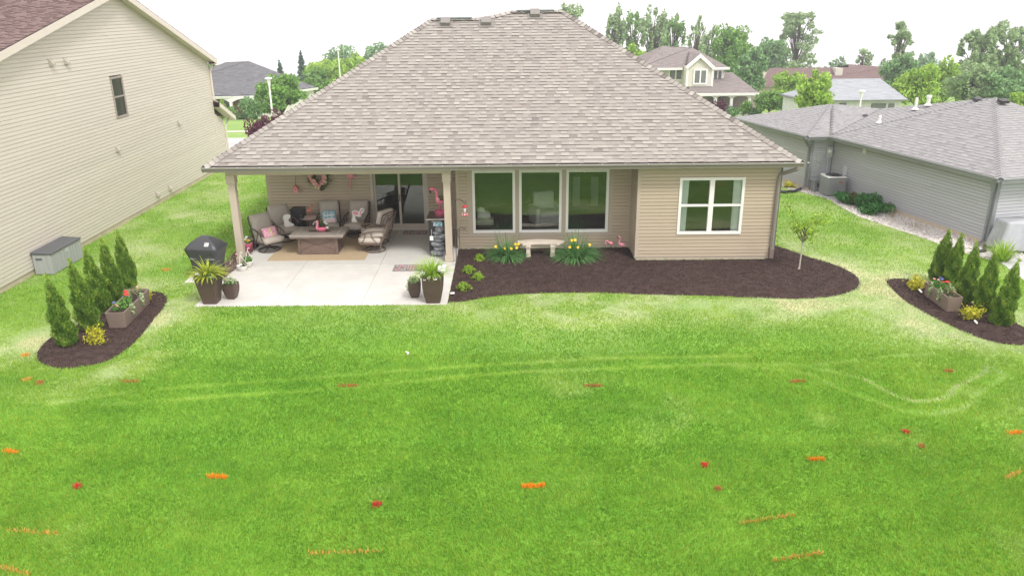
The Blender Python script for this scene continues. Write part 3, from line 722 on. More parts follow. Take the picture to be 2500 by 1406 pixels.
# sliding door
M_DOORF = mat('tan_vinyl', (0.50, 0.45, 0.38), rough=0.45, var=0.03)
d = MB(); dx0, dx1 = -2.58, -0.75
d.box(dx0, dx0 + .09, BY - .03, BY + .12, .032, 2.02); d.box(dx1 - .09, dx1, BY - .03, BY + .12, .032, 2.02); d.box(dx0 + .09, dx1 - .09, BY - .03, BY + .12, 1.94, 2.02); d.box(dx0 + .09, dx1 - .09, BY - .035, BY + .12, .032, .13)
d_o = d.build('sliding_door', M_DOORF, house)
for k, (a, b, yy) in enumerate(((dx0 + .09, -1.62, BY + .05), (-1.70, dx1 - .09, BY + .01))):
    p = MB(); p.box(a, a + .07, yy, yy + .04, .13, 1.94); p.box(b - .07, b, yy, yy + .04, .13, 1.94); p.box(a + .07, b - .07, yy, yy + .04, 1.86, 1.94); p.box(a + .07, b - .07, yy, yy + .04, .13, .23)
    p.build('door_panel', M_DOORF, d_o)
    q = MB(); q.quad((a + .06, yy + .02, .22), (b - .06, yy + .02, .22), (b - .06, yy + .02, 1.87), (a + .06, yy + .02, 1.87)); q.build('pane', M_DGLASS, d_o)
h_ = MB(); h_.box(-1.675, -1.65, BY - .03, BY + .008, 0.98, 1.2); h_.build('door_handle', mat('black_metal', (0.03, 0.03, 0.03), rough=0.4), d_o)
# things seen through the panes
def armchair(x, y, rz, name, label, m):
    o = thing(name, label, 'armchair', (x, y, .1), rz)
    b = MB(); b.box(-.34, .34, -.36, .36, .12, .3); b.build('chair_base', m, o, world=False, bevel=.03)
    b = MB(); b.cushion(-.33, .33, -.40, .25, .28, .5); b.build('seat_cushion', m, o, world=False, smooth=True)
    b = MB(); b.box(-.36, .36, .22, .46, .3, 1.05); b.build('backrest', m, o, world=False, bevel=.08)
    for s_ in (-1, 1):
        b = MB(); b.box(min(s_ * .34, s_ * .5), max(s_ * .34, s_ * .5), -.38, .4, .1, .66); b.build('arm', m, o, world=False, bevel=.05)
    return o
M_CREAM = mat('cream_fabric', (0.70, 0.70, 0.64), rough=0.9, var=0.06, scale=8)
armchair(3.05, 3.6, R(18), 'armchair', 'white upholstered armchair seen through the middle picture window', M_CREAM)
st = thing('sofa_table', 'low dark table behind the glass of the left picture window', 'table', (1.15, 2.1, .1))
b = MB(); b.box(.8, 1.5, 1.8, 2.4, .50, .55); b.build('tabletop', mat('dark_wood', (0.045, 0.03, 0.022), rough=0.4), st)
for sx in (.84, 1.42):
    for sy in (1.84, 2.32):
        b = MB(); b.box(sx, sx + .04, sy, sy + .04, .1, .5); b.build('leg', bpy.data.materials['dark_wood'], st)
cu = thing('sage_cushion', 'rounded sage green cushion stack on the table inside the left picture window', 'cushion', (1.08, 2.1, .55))
b = MB(); b.cushion(.80, 1.36, 1.85, 2.3, .55, .75, k=.05); b.build('lower_cushion', mat('sage_fabric', (0.40, 0.42, 0.30), rough=0.9), cu, smooth=True)
b = MB(); b.cushion(.86, 1.26, 1.9, 2.25, .76, .92, k=.05); b.build('upper_cushion', M_CREAM, cu, smooth=True)
b = MB(); b.ball((.98, 2.0, 1.0), .12, .1, .1); b.build('bird_head', M_CREAM, cu, smooth=True)
fp = thing('mantelpiece', 'pale fireplace mantel with dark hearth inside the right picture window', 'fireplace', (4.45, 6.2, .1))
b = MB(); b.box(4.0, 5.1, 6.1, 6.38, 1.15, 1.22); b.build('mantel_shelf', bpy.data.materials['dark_wood'], fp); b = MB(); b.box(4.1, 4.35, 6.15, 6.38, .1, 1.15); b.build('surround', M_CREAM, fp); b = MB(); b.box(4.75, 5.0, 6.15, 6.38, .1, 1.15); b.build('surround', M_CREAM, fp)
b = MB(); b.box(4.35, 4.75, 6.25, 6.38, .1, 1.15); b.build('hearth', bpy.data.materials['black_metal'], fp)
ck = thing('mantel_clock', 'round clock on the mantel inside the right picture window', 'clock', (4.5, 6.25, 1.22))
b = MB(); b.ball((4.5, 6.25, 1.40), .16, .05, .16); b.build('clock_body', bpy.data.materials['dark_wood'], ck, smooth=True); b = MB(); b.ball((4.5, 6.20, 1.40), .12, .02, .12); b.build('clock_face', M_CREAM, ck, smooth=True)

# ------------------------------------------------------------------ two-storey neighbour on the left
M_LSIDE = mat('cream_siding', (0.645, 0.59, 0.51), attr='rnd', attr_c=(0.61, 0.555, 0.48), rough=0.55, var=0.03, scale=1.0, bump=0.04, bscale=140, stretch=(.3, .3, 6))
M_LTRIM = mat('cream_trim', (0.66, 0.59, 0.51), rough=0.5, var=0.03)
M_RSHIN = ramp_mat('red_brown_shingles', [(0, (0.07, 0.04, 0.037)), (0.4, (0.205, 0.14, 0.127)), (0.7, (0.245, 0.172, 0.157)), (1, (0.29, 0.21, 0.192))], rough=0.95, noise=0.15, scale=50)
M_DARKG = glass_mat('screened_glass', (0.10, 0.10, 0.11), 0.10)
M_BRONZE = mat('bronze_frame', (0.34, 0.29, 0.25), rough=0.5)
lh = thing('gabled_house', 'tall cream two-storey house with broad lap-sided gable wall, cut by the left frame edge', 'house', (-15, 6.2, 0))
LY0, LY1, LYR, LPL, LPT = -2.75, 14.0, 6.31, 0.238, 0.342      # the far slope is the steeper one
zap = 7.51; LZE, LZL = zap - LPT * (LY1 - LYR), zap - LPL * (LYR - LY0)
w = MB()
def lim(z):
    return (max(0, (z - LZL + .12) / LPL), LY1 - LY0 - max(0, (z - LZE + .12) / LPT))
siding(w, (LH_X, LY0, 0), (0, 1, 0), LY1 - LY0, 0.16, zap - .16, (1, 0, 0), course=.105, lim=lim, holes=[(5.27 - LY0, 6.10 - LY0, 3.42, 4.74)], lap=.021)
w.quad((LH_X - 8, LY0, 0), (LH_X, LY0, 0), (LH_X, LY0, LZL), (LH_X - 8, LY0, LZL)); w.quad((LH_X, LY1, 0), (LH_X - 8, LY1, 0), (LH_X - 8, LY1, LZE), (LH_X, LY1, LZE))
w.build('wall', M_LSIDE, lh)
box_at(LH_X - 8, LH_X - .004, LY0 + .01, LY1 - .01, -.1, .158, 'foundation', mat('tan_foundation', (0.52, 0.44, 0.33), rough=.9, var=.12, scale=3), lh)
c = MB(); c.box(LH_X - .05, LH_X + .025, LY1 - .07, LY1 + .03, .16, LZE); c.build('corner_trim', M_LTRIM, lh)
OV, EO = 0.32, 0.35        # rake and eave overhang
rf = MB(); XR = LH_X + OV
shingles(rf, [(XR - 9, LY0 - EO, LZL - EO * LPL), (XR, LY0 - EO, LZL - EO * LPL), (XR, LYR, zap), (XR - 9, LYR, zap)], (1, 0, 0), seed=21)
shingles(rf, [(XR, LY1 + EO, LZE - EO * LPT), (XR - 9, LY1 + EO, LZE - EO * LPT), (XR - 9, LYR, zap), (XR, LYR, zap)], (-1, 0, 0), seed=22)
rfo = rf.build('roof', M_RSHIN, lh)
p = MB(); p.lathe([(.05, 0), (.05, .42), (.065, .42), (.065, .47)], (at(-2, 50, 4.4).x, 4.4, zap - LPL * 1.91)); p.build('vent_pipe', M_WHITE, rfo)
fb = MB()
for s_, ya in ((-1, LY0 - EO), (1, LY1 + EO)):
    za = LZE - EO * LPT if s_ > 0 else LZL - EO * LPL; d = 0.20
    pr = [(XR - .02, ya, za - .02), (XR + .012, ya, za - .02), (XR + .012, ya, za - .02 - d), (XR - .02, ya, za - .02 - d)]
    fb.extrude(pr, (0, LYR - ya, zap - za))
fb.build('rake_board', M_LTRIM, lh)
sf = MB()
for ya, za in ((LY0 - EO, LZL - EO * LPL), (LY1 + EO, LZE - EO * LPT)):
    sf.quad((LH_X - .01, ya, za - .19), (XR - .02, ya, za - .19), (XR - .02, LYR, zap - .19), (LH_X - .01, LYR, zap - .19))
sf.box(LH_X - 8, XR - .02, LY1, LY1 + EO, LZE - EO * LPT - .2, LZE - EO * LPT - .18)
sf.build('soffit', M_LTRIM, lh)
g_ = MB(); gutter_run(g_, (LH_X - 8, LY1 + EO, LZE - EO * LPT - .02), (XR, LY1 + EO, LZE - EO * LPT - .02), (0, 1, 0), .12, .12); g_.build('gutter', M_LTRIM, lh)
g_ = MB(); yy = LY1 + .06
g_.tube([(LH_X + .10, LY1 + EO, 4.6), (LH_X + .09, LY1 + .2, 4.4), (LH_X + .07, yy, 4.25), (LH_X + .07, yy, 3.05), (LH_X + .07, yy + .4, 2.9)], .045, n=6)
g_.build('downspout', M_LTRIM, lh); g_ = MB(); g_.tube([(LH_X + .06, LY1 + 1.7, 2.05), (LH_X + .06, LY1 + 1.1, 1.8), (LH_X + .06, LY1 + 1.05, 1.65), (LH_X + .06, LY1 + 1.05, .1)], .045, n=6); g_.build('downspout', M_LTRIM, lh)
# lower garage wing beyond the corner
w = MB(); siding(w, (LH_X - .01, LY1, 0), (0, 1, 0), 1.0, .16, 2.5, (1, 0, 0), course=.105, lim=lambda z: (0, 1.0 if z < 2.05 else max(.02, 1.0 - (z - 2.05) / .45))); w.quad((LH_X, LY1 + 1.0, 0), (LH_X - 6, LY1 + 1.0, 0), (LH_X - 6, LY1 + 1.0, 2.1), (LH_X, LY1 + 1.0, 2.1)); w.build('garage_wall', M_LSIDE, lh)
rf = MB(); shingles(rf, [(XR, LY1 + 1.8, 2.15), (XR - 7, LY1 + 1.8, 2.15), (XR - 7, LY1, 2.96), (XR, LY1, 2.96)], (-1, 0, 0), seed=24); rf.build('garage_roof', M_RSHIN, lh)
fb = MB(); pr = [(XR - .02, LY1 + .02, 2.94), (XR + .012, LY1 + .02, 2.94), (XR + .012, LY1 + .02, 2.74), (XR - .02, LY1 + .02, 2.74)]; fb.extrude(pr, (0, 1.8, -.81))
fb.quad((LH_X - .01, LY1, 2.75), (XR - .02, LY1, 2.75), (XR - .02, LY1 + 1.8, 1.94), (LH_X - .01, LY1 + 1.8, 1.94)); fb.build('garage_rake_board', M_LTRIM, lh)
def side_window():
    f = MB(); y0, y1, z0, z1 = 5.27, 6.10, 3.42, 4.74; a, b = LH_X - .05, LH_X + .045
    f.box(a, b, y0, y1, z0, z0 + .06); f.box(a, b, y0, y1, z1 - .06, z1); f.box(a, b - .002, y0, y0 + .06, z0 + .06, z1 - .06); f.box(a, b - .002, y1 - .06, y1, z0 + .06, z1 - .06); f.box(a, b - .01, y0 + .06, y1 - .06, 4.07, 4.115)
    wo = f.build('window', M_BRONZE, lh)
    g = MB(); g.quad((LH_X + .012, y0 + .05, z0 + .05), (LH_X + .012, y1 - .05, z0 + .05), (LH_X + .012, y1 - .05, z1 - .05), (LH_X + .012, y0 + .05, z1 - .05)); g.build('pane', M_DARKG, wo)
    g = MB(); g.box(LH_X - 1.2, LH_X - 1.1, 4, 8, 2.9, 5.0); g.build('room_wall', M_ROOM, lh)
side_window()
M_VENTC = mat('vent_plastic', (0.42, 0.38, 0.32), rough=.6)
for y, z in ((2.05, 5.42), (2.84, 5.40), (10.11, 2.60), (4.93, 2.47), (7.25, .42), (8.37, .40)):
    v = MB(); v.box(LH_X + .01, LH_X + .03, y - .10, y + .10, z - .10, z + .11)
    v.add([(LH_X + .03, y - .08, z + .09), (LH_X + .03, y + .08, z + .09), (LH_X + .13, y + .07, z - .03), (LH_X + .13, y - .07, z - .03), (LH_X + .03, y - .08, z - .08), (LH_X + .03, y + .08, z - .08), (LH_X + .13, y + .07, z - .08), (LH_X + .13, y - .07, z - .08)],
          [(0, 1, 2, 3), (3, 2, 6, 7), (0, 3, 7, 4), (2, 1, 5, 6), (4, 7, 6, 5)])
    v.build('wall_vent', M_VENTC, lh)

# ------------------------------------------------------------------ grey neighbour on the right
M_GSIDE = mat('grey_siding', (0.49, 0.495, 0.515), attr='rnd', attr_c=(0.45, 0.455, 0.47), rough=0.55, var=0.03, scale=1.0, bump=0.04, bscale=140, stretch=(.3, .3, 6))
M_GTRIM = mat('grey_trim', (0.235, 0.245, 0.255), rough=0.5, var=0.03)
M_GSHIN = ramp_mat('grey_shingles', [(0, (0.12, 0.12, 0.125)), (0.15, (0.21, 0.205, 0.203)), (0.5, (0.29, 0.284, 0.28)), (0.75, (0.32, 0.313, 0.308)), (1, (0.37, 0.362, 0.355))], rough=0.95, noise=0.15, scale=50)
rh = thing('grey_house', 'low grey lap-sided house with pale grey shingle roof, along the right side of the yard', 'house', (18, 6, 0))
C1 = Vector((16.04, 1.16, 0)); C2 = Vector((14.28, 8.81, 0)); C3 = Vector((13.44, 8.78, 0)); C4 = Vector((12.15, 13.5, 0))
ZE = 2.13
w = MB()
def wall_run(a, b, n):
    d = (b - a); L = d.length; siding(w, a, d / L, L, .14, ZE + .02, n, course=.1)
nl = Vector((-.974, -.224, 0))
wall_run(C2, C1, nl); wall_run(C3, C2, (0, -1, 0)); wall_run(C4, C3, nl); wall_run(C1, C1 + Vector((8, 1.84, 0)), (.224, -.974, 0))
w.build('wall', M_GSIDE, rh)
fd = MB()
for a, b in ((C2, C1), (C3, C2), (C4, C3), (C1, C1 + Vector((8, 1.84, 0)))):
    d = (b - a).normalized(); n = Vector((d.y, -d.x, 0)); 
    fd.quad(a + n * .001 - Vector((0, 0, .1)), b + n * .001 - Vector((0, 0, .1)), b + n * .001 + Vector((0, 0, .14)), a + n * .001 + Vector((0, 0, .14)))
fd.build('foundation', mat('buff_foundation', (0.58, 0.50, 0.38), rough=.9, var=.08), rh)
t = MB()
for p in (C1, C3): t = MB(); t.box(p.x - .045, p.x + .05, p.y - .045, p.y + .05, .12, ZE); t.build('corner_trim', M_GTRIM, rh)
t = MB(); t.box(C2.x - .05, C2.x - .01, C2.y - .05, C2.y - .01, .12, ZE)
t.build('corner_trim', M_GTRIM, rh)
ov = .40
E1 = Vector((15.74, .66, ZE)); E2 = Vector((13.93, 8.42, ZE)); E3 = Vector((13.07, 8.38, ZE)); E4 = Vector((11.75, 13.75, ZE))
PK = at(2431, 239, 5.65); zpk = PK.z
RW = at(2030, 254, 11.6)
SAD = at(2150, 266, 9.4)
E5 = E1 + Vector((.974, .224, 0)) * 7.6; PK2 = PK + Vector((6, .7, -.1)); 
rf = MB()
shingles(rf, [E2, E1, PK], E1 - E2, course=.14, seed=31, thick=.010)
shingles(rf, [E1, E5, PK], E5 - E1, course=.14, seed=32, thick=.010)
shingles(rf, [E4, E3, RW], E3 - E4, course=.14, seed=33, thick=.010)
shingles(rf, [E3, E2, RW], E2 - E3, course=.14, seed=34, thick=.010)
shingles(rf, [E2, PK, SAD], (0.05, .9, .1), course=.14, seed=35, thick=.010)
shingles(rf, [E2, SAD, RW], (.6, .5, .3), course=.14, seed=36, thick=.010)
RWb, SADb, PKb = RW + Vector((2.5, 5, -1.8)), SAD + Vector((5, 7, -2.4)), PK + Vector((6, 7, -3.0))
rf.add([tuple(RW), tuple(SAD), tuple(SADb), tuple(RWb), tuple(E4)], [(0, 3, 4), (0, 1, 2, 3)], .4); rf.add([tuple(PK), tuple(SAD), tuple(SADb), tuple(PKb), tuple(E5)], [(0, 1, 2, 3), (0, 3, 4)], .4)
rfo = rf.build('roof', M_GSHIN, rh)
for a, b in ((E1, PK), (E3, RW)): cp = MB(); caps(cp, a, b, seed=41, thick=.002, sd=.07); cp.build('hip_caps', M_GSHIN, rfo)
def on_roof(px, py, y):
    n = (E1 - E2).cross(PK - E2) if px != 2113 else (SAD - E2).cross(RW - E2); d = _ray(px, py); return CAM + d * ((E2 - CAM).dot(n) / d.dot(n))
for px, py, y, k in ((2388, 243, 5.6, 'box'), (2450, 247, 5.2, 'box'), (2113, 283, 12.0, 'small')):
    p = on_roof(px, py, y); v = MB()
    if k == 'box': v.obox(p, (.15, .02, 0), (-.01, .12, .03), (0, -.01, .045))
    else: v.obox(p, (.08, .02, .01), (-.01, .08, .02), (0, -.01, .035))
    v.build('roof_vent', bpy.data.materials['black_metal'], rfo, bevel=.015)
for (px, py), y, hgt in (((2235, 264), 9.5, .36), ((2266, 254), 9.5, .30), ((2147, 297), 9.5, .22)):
    p = on_roof(px, py, y); v = MB(); v.lathe([(.13, -.05), (.05, .02), (.05, hgt), (.0, hgt)] if px != 2266 else [(.13, -.05), (.06, .02), (.06, hgt * .7), (.09, hgt * .72), (.09, hgt), (0, hgt)], p); v.build('vent_pipe', M_WHITE, rfo, smooth=False)
fa = MB()
for a, b in ((E2, E1), (E3, E2), (E4, E3), (E1, E5)):
    d = (b - a).normalized(); n = Vector((d.y, -d.x, 0)); gutter_run(fa, a + Vector((0, 0, -.0)), b + Vector((0, 0, -.0)), n, .11, .125)
fa.build('gutter', M_GTRIM, rh)
lp = MB()
for a, b in ((E2, E1), (E3, E2), (E4, E3), (E1, E5)):
    d = (b - a).normalized(); n = Vector((d.y, -d.x, 0)); m_ = (a + b) / 2 + n * .105 + Vector((0, 0, .004)); lp.obox(m_, d * (b - a).length / 2, n * .007, (0, 0, .004))
lp.build('gutter_lip', bpy.data.materials['pale_lip'], rh)
sf = MB(); sf.quad(E1, E2, C2 + Vector((0, 0, ZE)), C1 + Vector((0, 0, ZE))); sf.quad(E3, E4, C4 + Vector((0, 0, ZE)), C3 + Vector((0, 0, ZE))); sf.quad(E2, E3, C3 + Vector((0, 0, ZE)), C2 + Vector((0, 0, ZE))); sf.quad(E5, E1, C1 + Vector((0, 0, ZE)), C1 + Vector((8.5, .9, ZE)))
sf.v = [(a, b, c - .11) for a, b, c in sf.v]; sf.build('soffit', M_GTRIM, rh)
ds = MB()
for c, e in ((C1, E1), (C3, E3)):
    ds = MB(); k = Vector((-.07, .10, 0)) + c
    ds.tube([(e.x + .0, e.y + .45, ZE - .1), (e.x + .06, e.y + .45, ZE - .2), (k.x, k.y, ZE - .52), (k.x, k.y, .14), (k.x - .25, k.y - .15, .06)], .05, n=6); ds.build('downspout', M_GTRIM, rh)
dp = MB(); k = C3 + Vector((-.25, -.1, 0)); dp.tube([(k.x - .05, k.y, .07), (k.x - .35, k.y - .35, .06), (k.x - .8, k.y - .5, .05), (k.x - 1.25, k.y - .3, .04)], .065, n=8)
tag(dp.build('drain_pipe', bpy.data.materials['black_metal'], None), 'black flexible drain pipe curving from the far grey downspout on to the lawn', 'drain pipe')
dp = MB(); dp.tube([(15.3, .42, .05), (15.6, .5, .05), (15.86, .95, .06)], .05, n=8); tag(dp.build('drain_pipe', bpy.data.materials['black_metal'], None), 'short black drain pipe on the gravel behind the arborvitae row', 'drain pipe')
mt = MB(); mt.box(C3.x + .55, C3.x + .78, C3.y - .10, C3.y, 1.28, 1.68); mt.box(C3.x + .62, C3.x + .68, C3.y - .06, C3.y, .1, 1.28); mt_o = mt.build('electric_meter', mat('meter_grey', (0.46, 0.48, 0.48), rough=.5), rh, bevel=.01)
dl = MB(); dl.ball((C3.x + .665, C3.y - .11, 1.5), .08, .06, .08); dl.build('meter_dial', M_WHITE, mt_o, smooth=True)
mt = MB(); mt.box(C3.x + .22, C3.x + .40, C3.y - .08, C3.y, 1.12, 1.45); mt.box(C3.x + .29, C3.x + .33, C3.y - .05, C3.y, .1, 1.12); mt.build('utility_box', bpy.data.materials['meter_grey'], rh, bevel=.01)
bx = MB(); q = C2.lerp(C1, .24); bx.obox(q + Vector((-.05, 0, 1.82)), (-.03, 0, 0), (0, .1, 0), (0, 0, .09)); bx.build('wall_box', M_WHITE, rh)
bx = MB(); q = C2.lerp(C1, .12); bx.obox(q + Vector((-.05, 0, .92)), (-.04, 0, 0), (0, .09, 0), (0, 0, .16)); bx.build('disconnect_box', mat('pale_grey_box', (0.6, 0.62, 0.62), rough=.5), rh)
# air conditioner
SURVEY[0] = True
ac = thing('air_conditioner', 'square grey air conditioner with domed fan top beside the grey house wall', 'air conditioner', (14.95, 9.9, 0))
b = MB(); b.box(14.45, 15.3, 9.45, 10.35, .012, .07); b.build('base_pad', bpy.data.materials['grey_concrete'], ac)
b = MB(); b.box(14.52, 15.22, 9.52, 10.24, .07, .74); b.build('body', mat('ac_grey', (0.25, 0.255, 0.26), rough=.5, var=.05), ac, bevel=.06)
b = MB()
for k in range(16):
    z = .12 + k * .037; b.box(14.505, 15.235, 9.505, 10.255, z, z + .012)
b.build('louvres', mat('ac_louvre', (0.33, 0.335, 0.34), rough=.5), ac, bevel=.004)
b = MB(); b.box(14.50, 15.24, 9.50, 10.26, .74, .80); b.build('top_cover', mat('ac_top', (0.62, 0.62, 0.60), rough=.5), ac, bevel=.03)
b = MB()
for k in range(1, 7): b.tube([(14.87 + .05 * k * math.cos(a), 9.88 + .05 * k * math.sin(a), .835 - .004 * k) for a in np.linspace(0, 2 * math.pi, 24)[:-1]], .008, 5, closed=True)
for k in range(8): b.tube([(14.87, 9.88, .85), (14.87 + .31 * math.cos(k * .785), 9.88 + .31 * math.sin(k * .785), .81)], .01, 5)
b.build('fan_guard', bpy.data.materials['black_metal'], ac)
b = MB(); b.box(14.94, 15.06, 9.498, 9.503, .58, .64); b.build('badge', mat('orange_badge', (0.5, 0.12, 0.04), rough=.5), ac)
gb = thing('cable_box', 'small dark grey box with open front behind the air conditioner', 'box', (14.75, 11.0, 0))
b = MB(); b.box(14.5, 15.05, 10.75, 11.2, .02, .40); b.build('body', M_GTRIM, gb, bevel=.01); b = MB(); b.box(14.44, 15.1, 10.7, 11.22, .40, .52); b.build('lid', M_GTRIM, gb, bevel=.015)
b = MB(); b.box(14.6, 14.95, 10.742, 10.752, .22, .36); b.build('opening', bpy.data.materials['black_metal'], gb)
# covered grill on the neighbour's slab
M_COVER = mat('silver_cover', (0.40, 0.41, 0.43), rough=.55, var=.08, scale=5, bump=.3, bscale=7)
cg = thing('covered_cart', 'object under a creased silver grey cover on the slab beside the grey house', 'covered grill', (16.95, .75, 0)); SURVEY[0] = False
def drape(x0, x1, y0, y1, z0, z1, top, flare, nfold, amp, m, name, parent, seed):
    rr = random.Random(seed); N = 72; mb = MB(); rings = []
    for j in range(15):
        t = j / 14; z = z1 + (z0 - z1) * t; ring = []
        for i in range(N):
            a = 2 * math.pi * i / N; c_, s_ = math.cos(a), math.sin(a); k = max(abs(c_), abs(s_)) ** .86
            fx = (x1 - x0) / 2 * (top + (1 - top) * min(1, t * 1.4) + flare * t); fy = (y1 - y0) / 2 * (top + (1 - top) * min(1, t * 1.4) + flare * t)
            f = 1 + amp * t * math.sin(nfold * a + 2.2 * math.sin(a * 2 + seed) + 1.3 * t) + amp * .5 * t * math.sin(2.3 * nfold * a + seed)
            ring.append(((x0 + x1) / 2 + c_ / k * fx * f, (y0 + y1) / 2 + s_ / k * fy * f, z + (0.025 * math.sin(3 * a + seed) if 0 < t < 1 else 0)))
        rings.append(ring)
    vs = [p for r in rings for p in r] + [((x0 + x1) / 2, (y0 + y1) / 2, z1 + .01)]
    fs = [(j * N + i, (j + 1) * N + i, (j + 1) * N + (i + 1) % N, j * N + (i + 1) % N) for j in range(14) for i in range(N)] + [(i, (i + 1) % N, len(vs) - 1) for i in range(N)]
    mb.add(vs, fs); return mb.build(name, m, parent, smooth=True)
drape(16.2, 17.75, .45, 1.1, .1, .93, .93, .06, 7, .085, M_COVER, 'cover', cg, 3)
for x in (16.35, 17.6):
    for y in (.55, 1.0): b = MB(); b.lathe([(.04, 0), (.06, .03), (.06, .08), (.02, .1)], (x, y, .02)); b.build('caster', bpy.data.materials['black_metal'], cg)

# ------------------------------------------------------------------ houses across the street
def hip_face(mb, pts, e, s): shingles(mb, pts, e, course=.22, tabs=(.3, .9), seed=s, thick=.01)
M_CHAR = ramp_mat('charcoal_shingles', [(0, (0.06, 0.06, 0.062)), (0.4, (0.125, 0.125, 0.13)), (1, (0.19, 0.19, 0.195))], rough=.95)
M_BRICK = mat('pink_brick', (0.30, 0.17, 0.13), rough=.9, var=.25, scale=9)
far = thing('hip_roofed_house', 'house with charcoal hip roof and white arched porch beyond the left gap', 'house', (-23, 60, terrain(56)))
zg = terrain(56); fr = at(628, 234, 56); ze = fr.z; fl = at(490, 246, 55.3); fl.z = ze; fl = fr + (fl - fr) * 2.2; br = at(775, 214, 63.5); br.z = ze; bl = Vector((fl.x, 70, ze))
r0, r1 = at(552, 152, 61.5), at(608, 150, 62.2)
rf = MB(); hip_face(rf, [fl, fr, r1], (1, .1, 0), 51); hip_face(rf, [fl, r1, r0], (1, .1, 0), 54); hip_face(rf, [fr, br, r1], (.2, .98, 0), 52); hip_face(rf, [bl, fl, r0], (0, -1, 0), 53); rf.add([tuple(br), tuple(bl), tuple(r0), tuple(r1)], [(0, 1, 2, 3)], .5); rf.build('roof', M_CHAR, far)
b = MB(); gutter_run(b, fl, fr, (.1, -.99, 0), .12, .2); gutter_run(b, fr, br, (.98, -.2, 0), .12, .2); b.build('gutter', M_WHITE, far)
FX = fr.x; b = MB(); b.box(fl.x + .5, FX - .6, 57.4, 57.5, zg - .3, ze); b.build('brick_wall', M_BRICK, far); b = MB(); b.prism([(FX - .6, 57.4), (FX - .35, 56.5), (br.x - .4, br.y - .2), (br.x - 2, br.y)], zg - .9, ze - .05); b.build('garage_wall', mat('pale_wall', (0.62, 0.60, 0.54), rough=.7), far)
PX = [at(px, 260, 55.8).x for px in (466, 514, 566, 627)]
for x in PX[1:]: b = MB(); b.box(x - .13, x + .13, 55.6, 55.86, zg - .2, ze - .3); b.build('porch_column', M_WHITE, far)
b = MB()
for xa, xb in zip(PX[:-1], PX[1:]):
    n = 12
    for i in range(n):
        u0, u1 = i / n, (i + 1) / n; f = lambda u: ze - .20 - .42 * (2 * u - 1) ** 2 - .05
        b.add([(xa + (xb - xa) * u0, 55.62, f(u0)), (xa + (xb - xa) * u1, 55.62, f(u1)), (xa + (xb - xa) * u1, 55.62, ze - .02), (xa + (xb - xa) * u0, 55.62, ze - .02), (xa + (xb - xa) * u0, 55.84, f(u0)), (xa + (xb - xa) * u1, 55.84, f(u1))], [(0, 1, 2, 3), (0, 4, 5, 1)])
b.build('arched_beam', M_WHITE, far)
b = MB(); b.box(PX[1] + .8, PX[1] + 1.7, 57.34, 57.4, zg - .1, ze - .55); b.build('front_door', mat('grey_door', (0.12, 0.13, 0.14), rough=.5), far)
b = MB(); b.box(PX[2] + 1.2, PX[2] + 2.2, 57.34, 57.4, zg + .9, ze - .55); b.build('window', M_DARKG, far)

M_TSHIN = ramp_mat('taupe_shingles', [(0, (0.10, 0.085, 0.08)), (0.4, (0.21, 0.18, 0.168)), (1, (0.30, 0.265, 0.245))], rough=.95)
M_STUC = mat('pale_stucco', (0.60, 0.565, 0.50), rough=.8, var=.04)
ts = thing('two_storey_house', 'cream two-storey house with taupe roof, front gable and arched porch, behind the right roof edge', 'house', (22, 55, terrain(54)))
TY = 52.0
q = lambda px, py, dy=0: at(px, py, TY + dy)
rf = MB()
ra, rb = q(1617, 113, 6.5), q(1690, 117, 6.5); el, er = q(1560, 163, 2.0), q(1781, 170, 2.0); el.z = er.z = (el.z + er.z) / 2
hip_face(rf, [el, er, rb], (1, 0, 0), 61); hip_face(rf, [el, rb, ra], (1, 0, 0), 60); bk = Vector((er.x, er.y + 9, er.z)); bk2 = Vector((el.x, el.y + 9, el.z)); hip_face(rf, [er, bk, rb], (0, 1, 0), 62); hip_face(rf, [bk2, el, ra], (0, -1, 0), 63); rf.add([tuple(bk), tuple(bk2), tuple(ra), tuple(rb)], [(0, 1, 2, 3)], .5)
le, re_ = q(1690, 229, -1.2), q(1853, 229, -1.2); lt, rt = q(1690, 208, 1.6), q(1770, 172, 7.0); re_.z = le.z
hip_face(rf, [le, re_, Vector((rt.x, rt.y - 2.6, rt.z)), Vector((le.x, rt.y - 2.6, rt.z))], (1, 0, 0), 64); hip_face(rf, [re_, Vector((re_.x + 1, re_.y + 10, re_.z)), Vector((rt.x, rt.y - 2.6, rt.z))], (0.1, 1, 0), 65)
ga, gl_, gr_ = q(1711, 134, .2), q(1676, 163, .2), q(1745, 165, .2)
gb_ = Vector((ga.x, ga.y + 5.2, ga.z)); hip_face(rf, [gl_, ga, gb_], (0, 1, 0), 66); hip_face(rf, [gr_, ga, gb_], (0, 1, 0), 67)
rf.build('roof', M_TSHIN, ts)
b = MB(); zb = q(1700, 212, .4).z
x0, x1 = q(1679, 165, .4).x, q(1741, 165, .4).x; ya = TY + .4
b.add([(x0, ya, zb), (x1, ya, zb), (x1, ya, gr_.z), (ga.x, ya, ga.z - .15), (x0, ya, gl_.z)], [(0, 1, 2, 3, 4)]); b.quad((x0, ya, zb), (x0, ya + 2.5, zb), (x0, ya + 2.5, gl_.z), (x0, ya, gl_.z)); b.quad((x1, ya, zb), (x1, ya + 2.5, zb), (x1, ya + 2.5, gr_.z), (x1, ya, gr_.z))
xl, xr = q(1560, 170, 2.8).x, q(1769, 170, 2.8).x; b.box(xl, xr, TY + 2.8, TY + 9, terrain(58) - 1, el.z - .02); b.build('wall', M_STUC, ts)
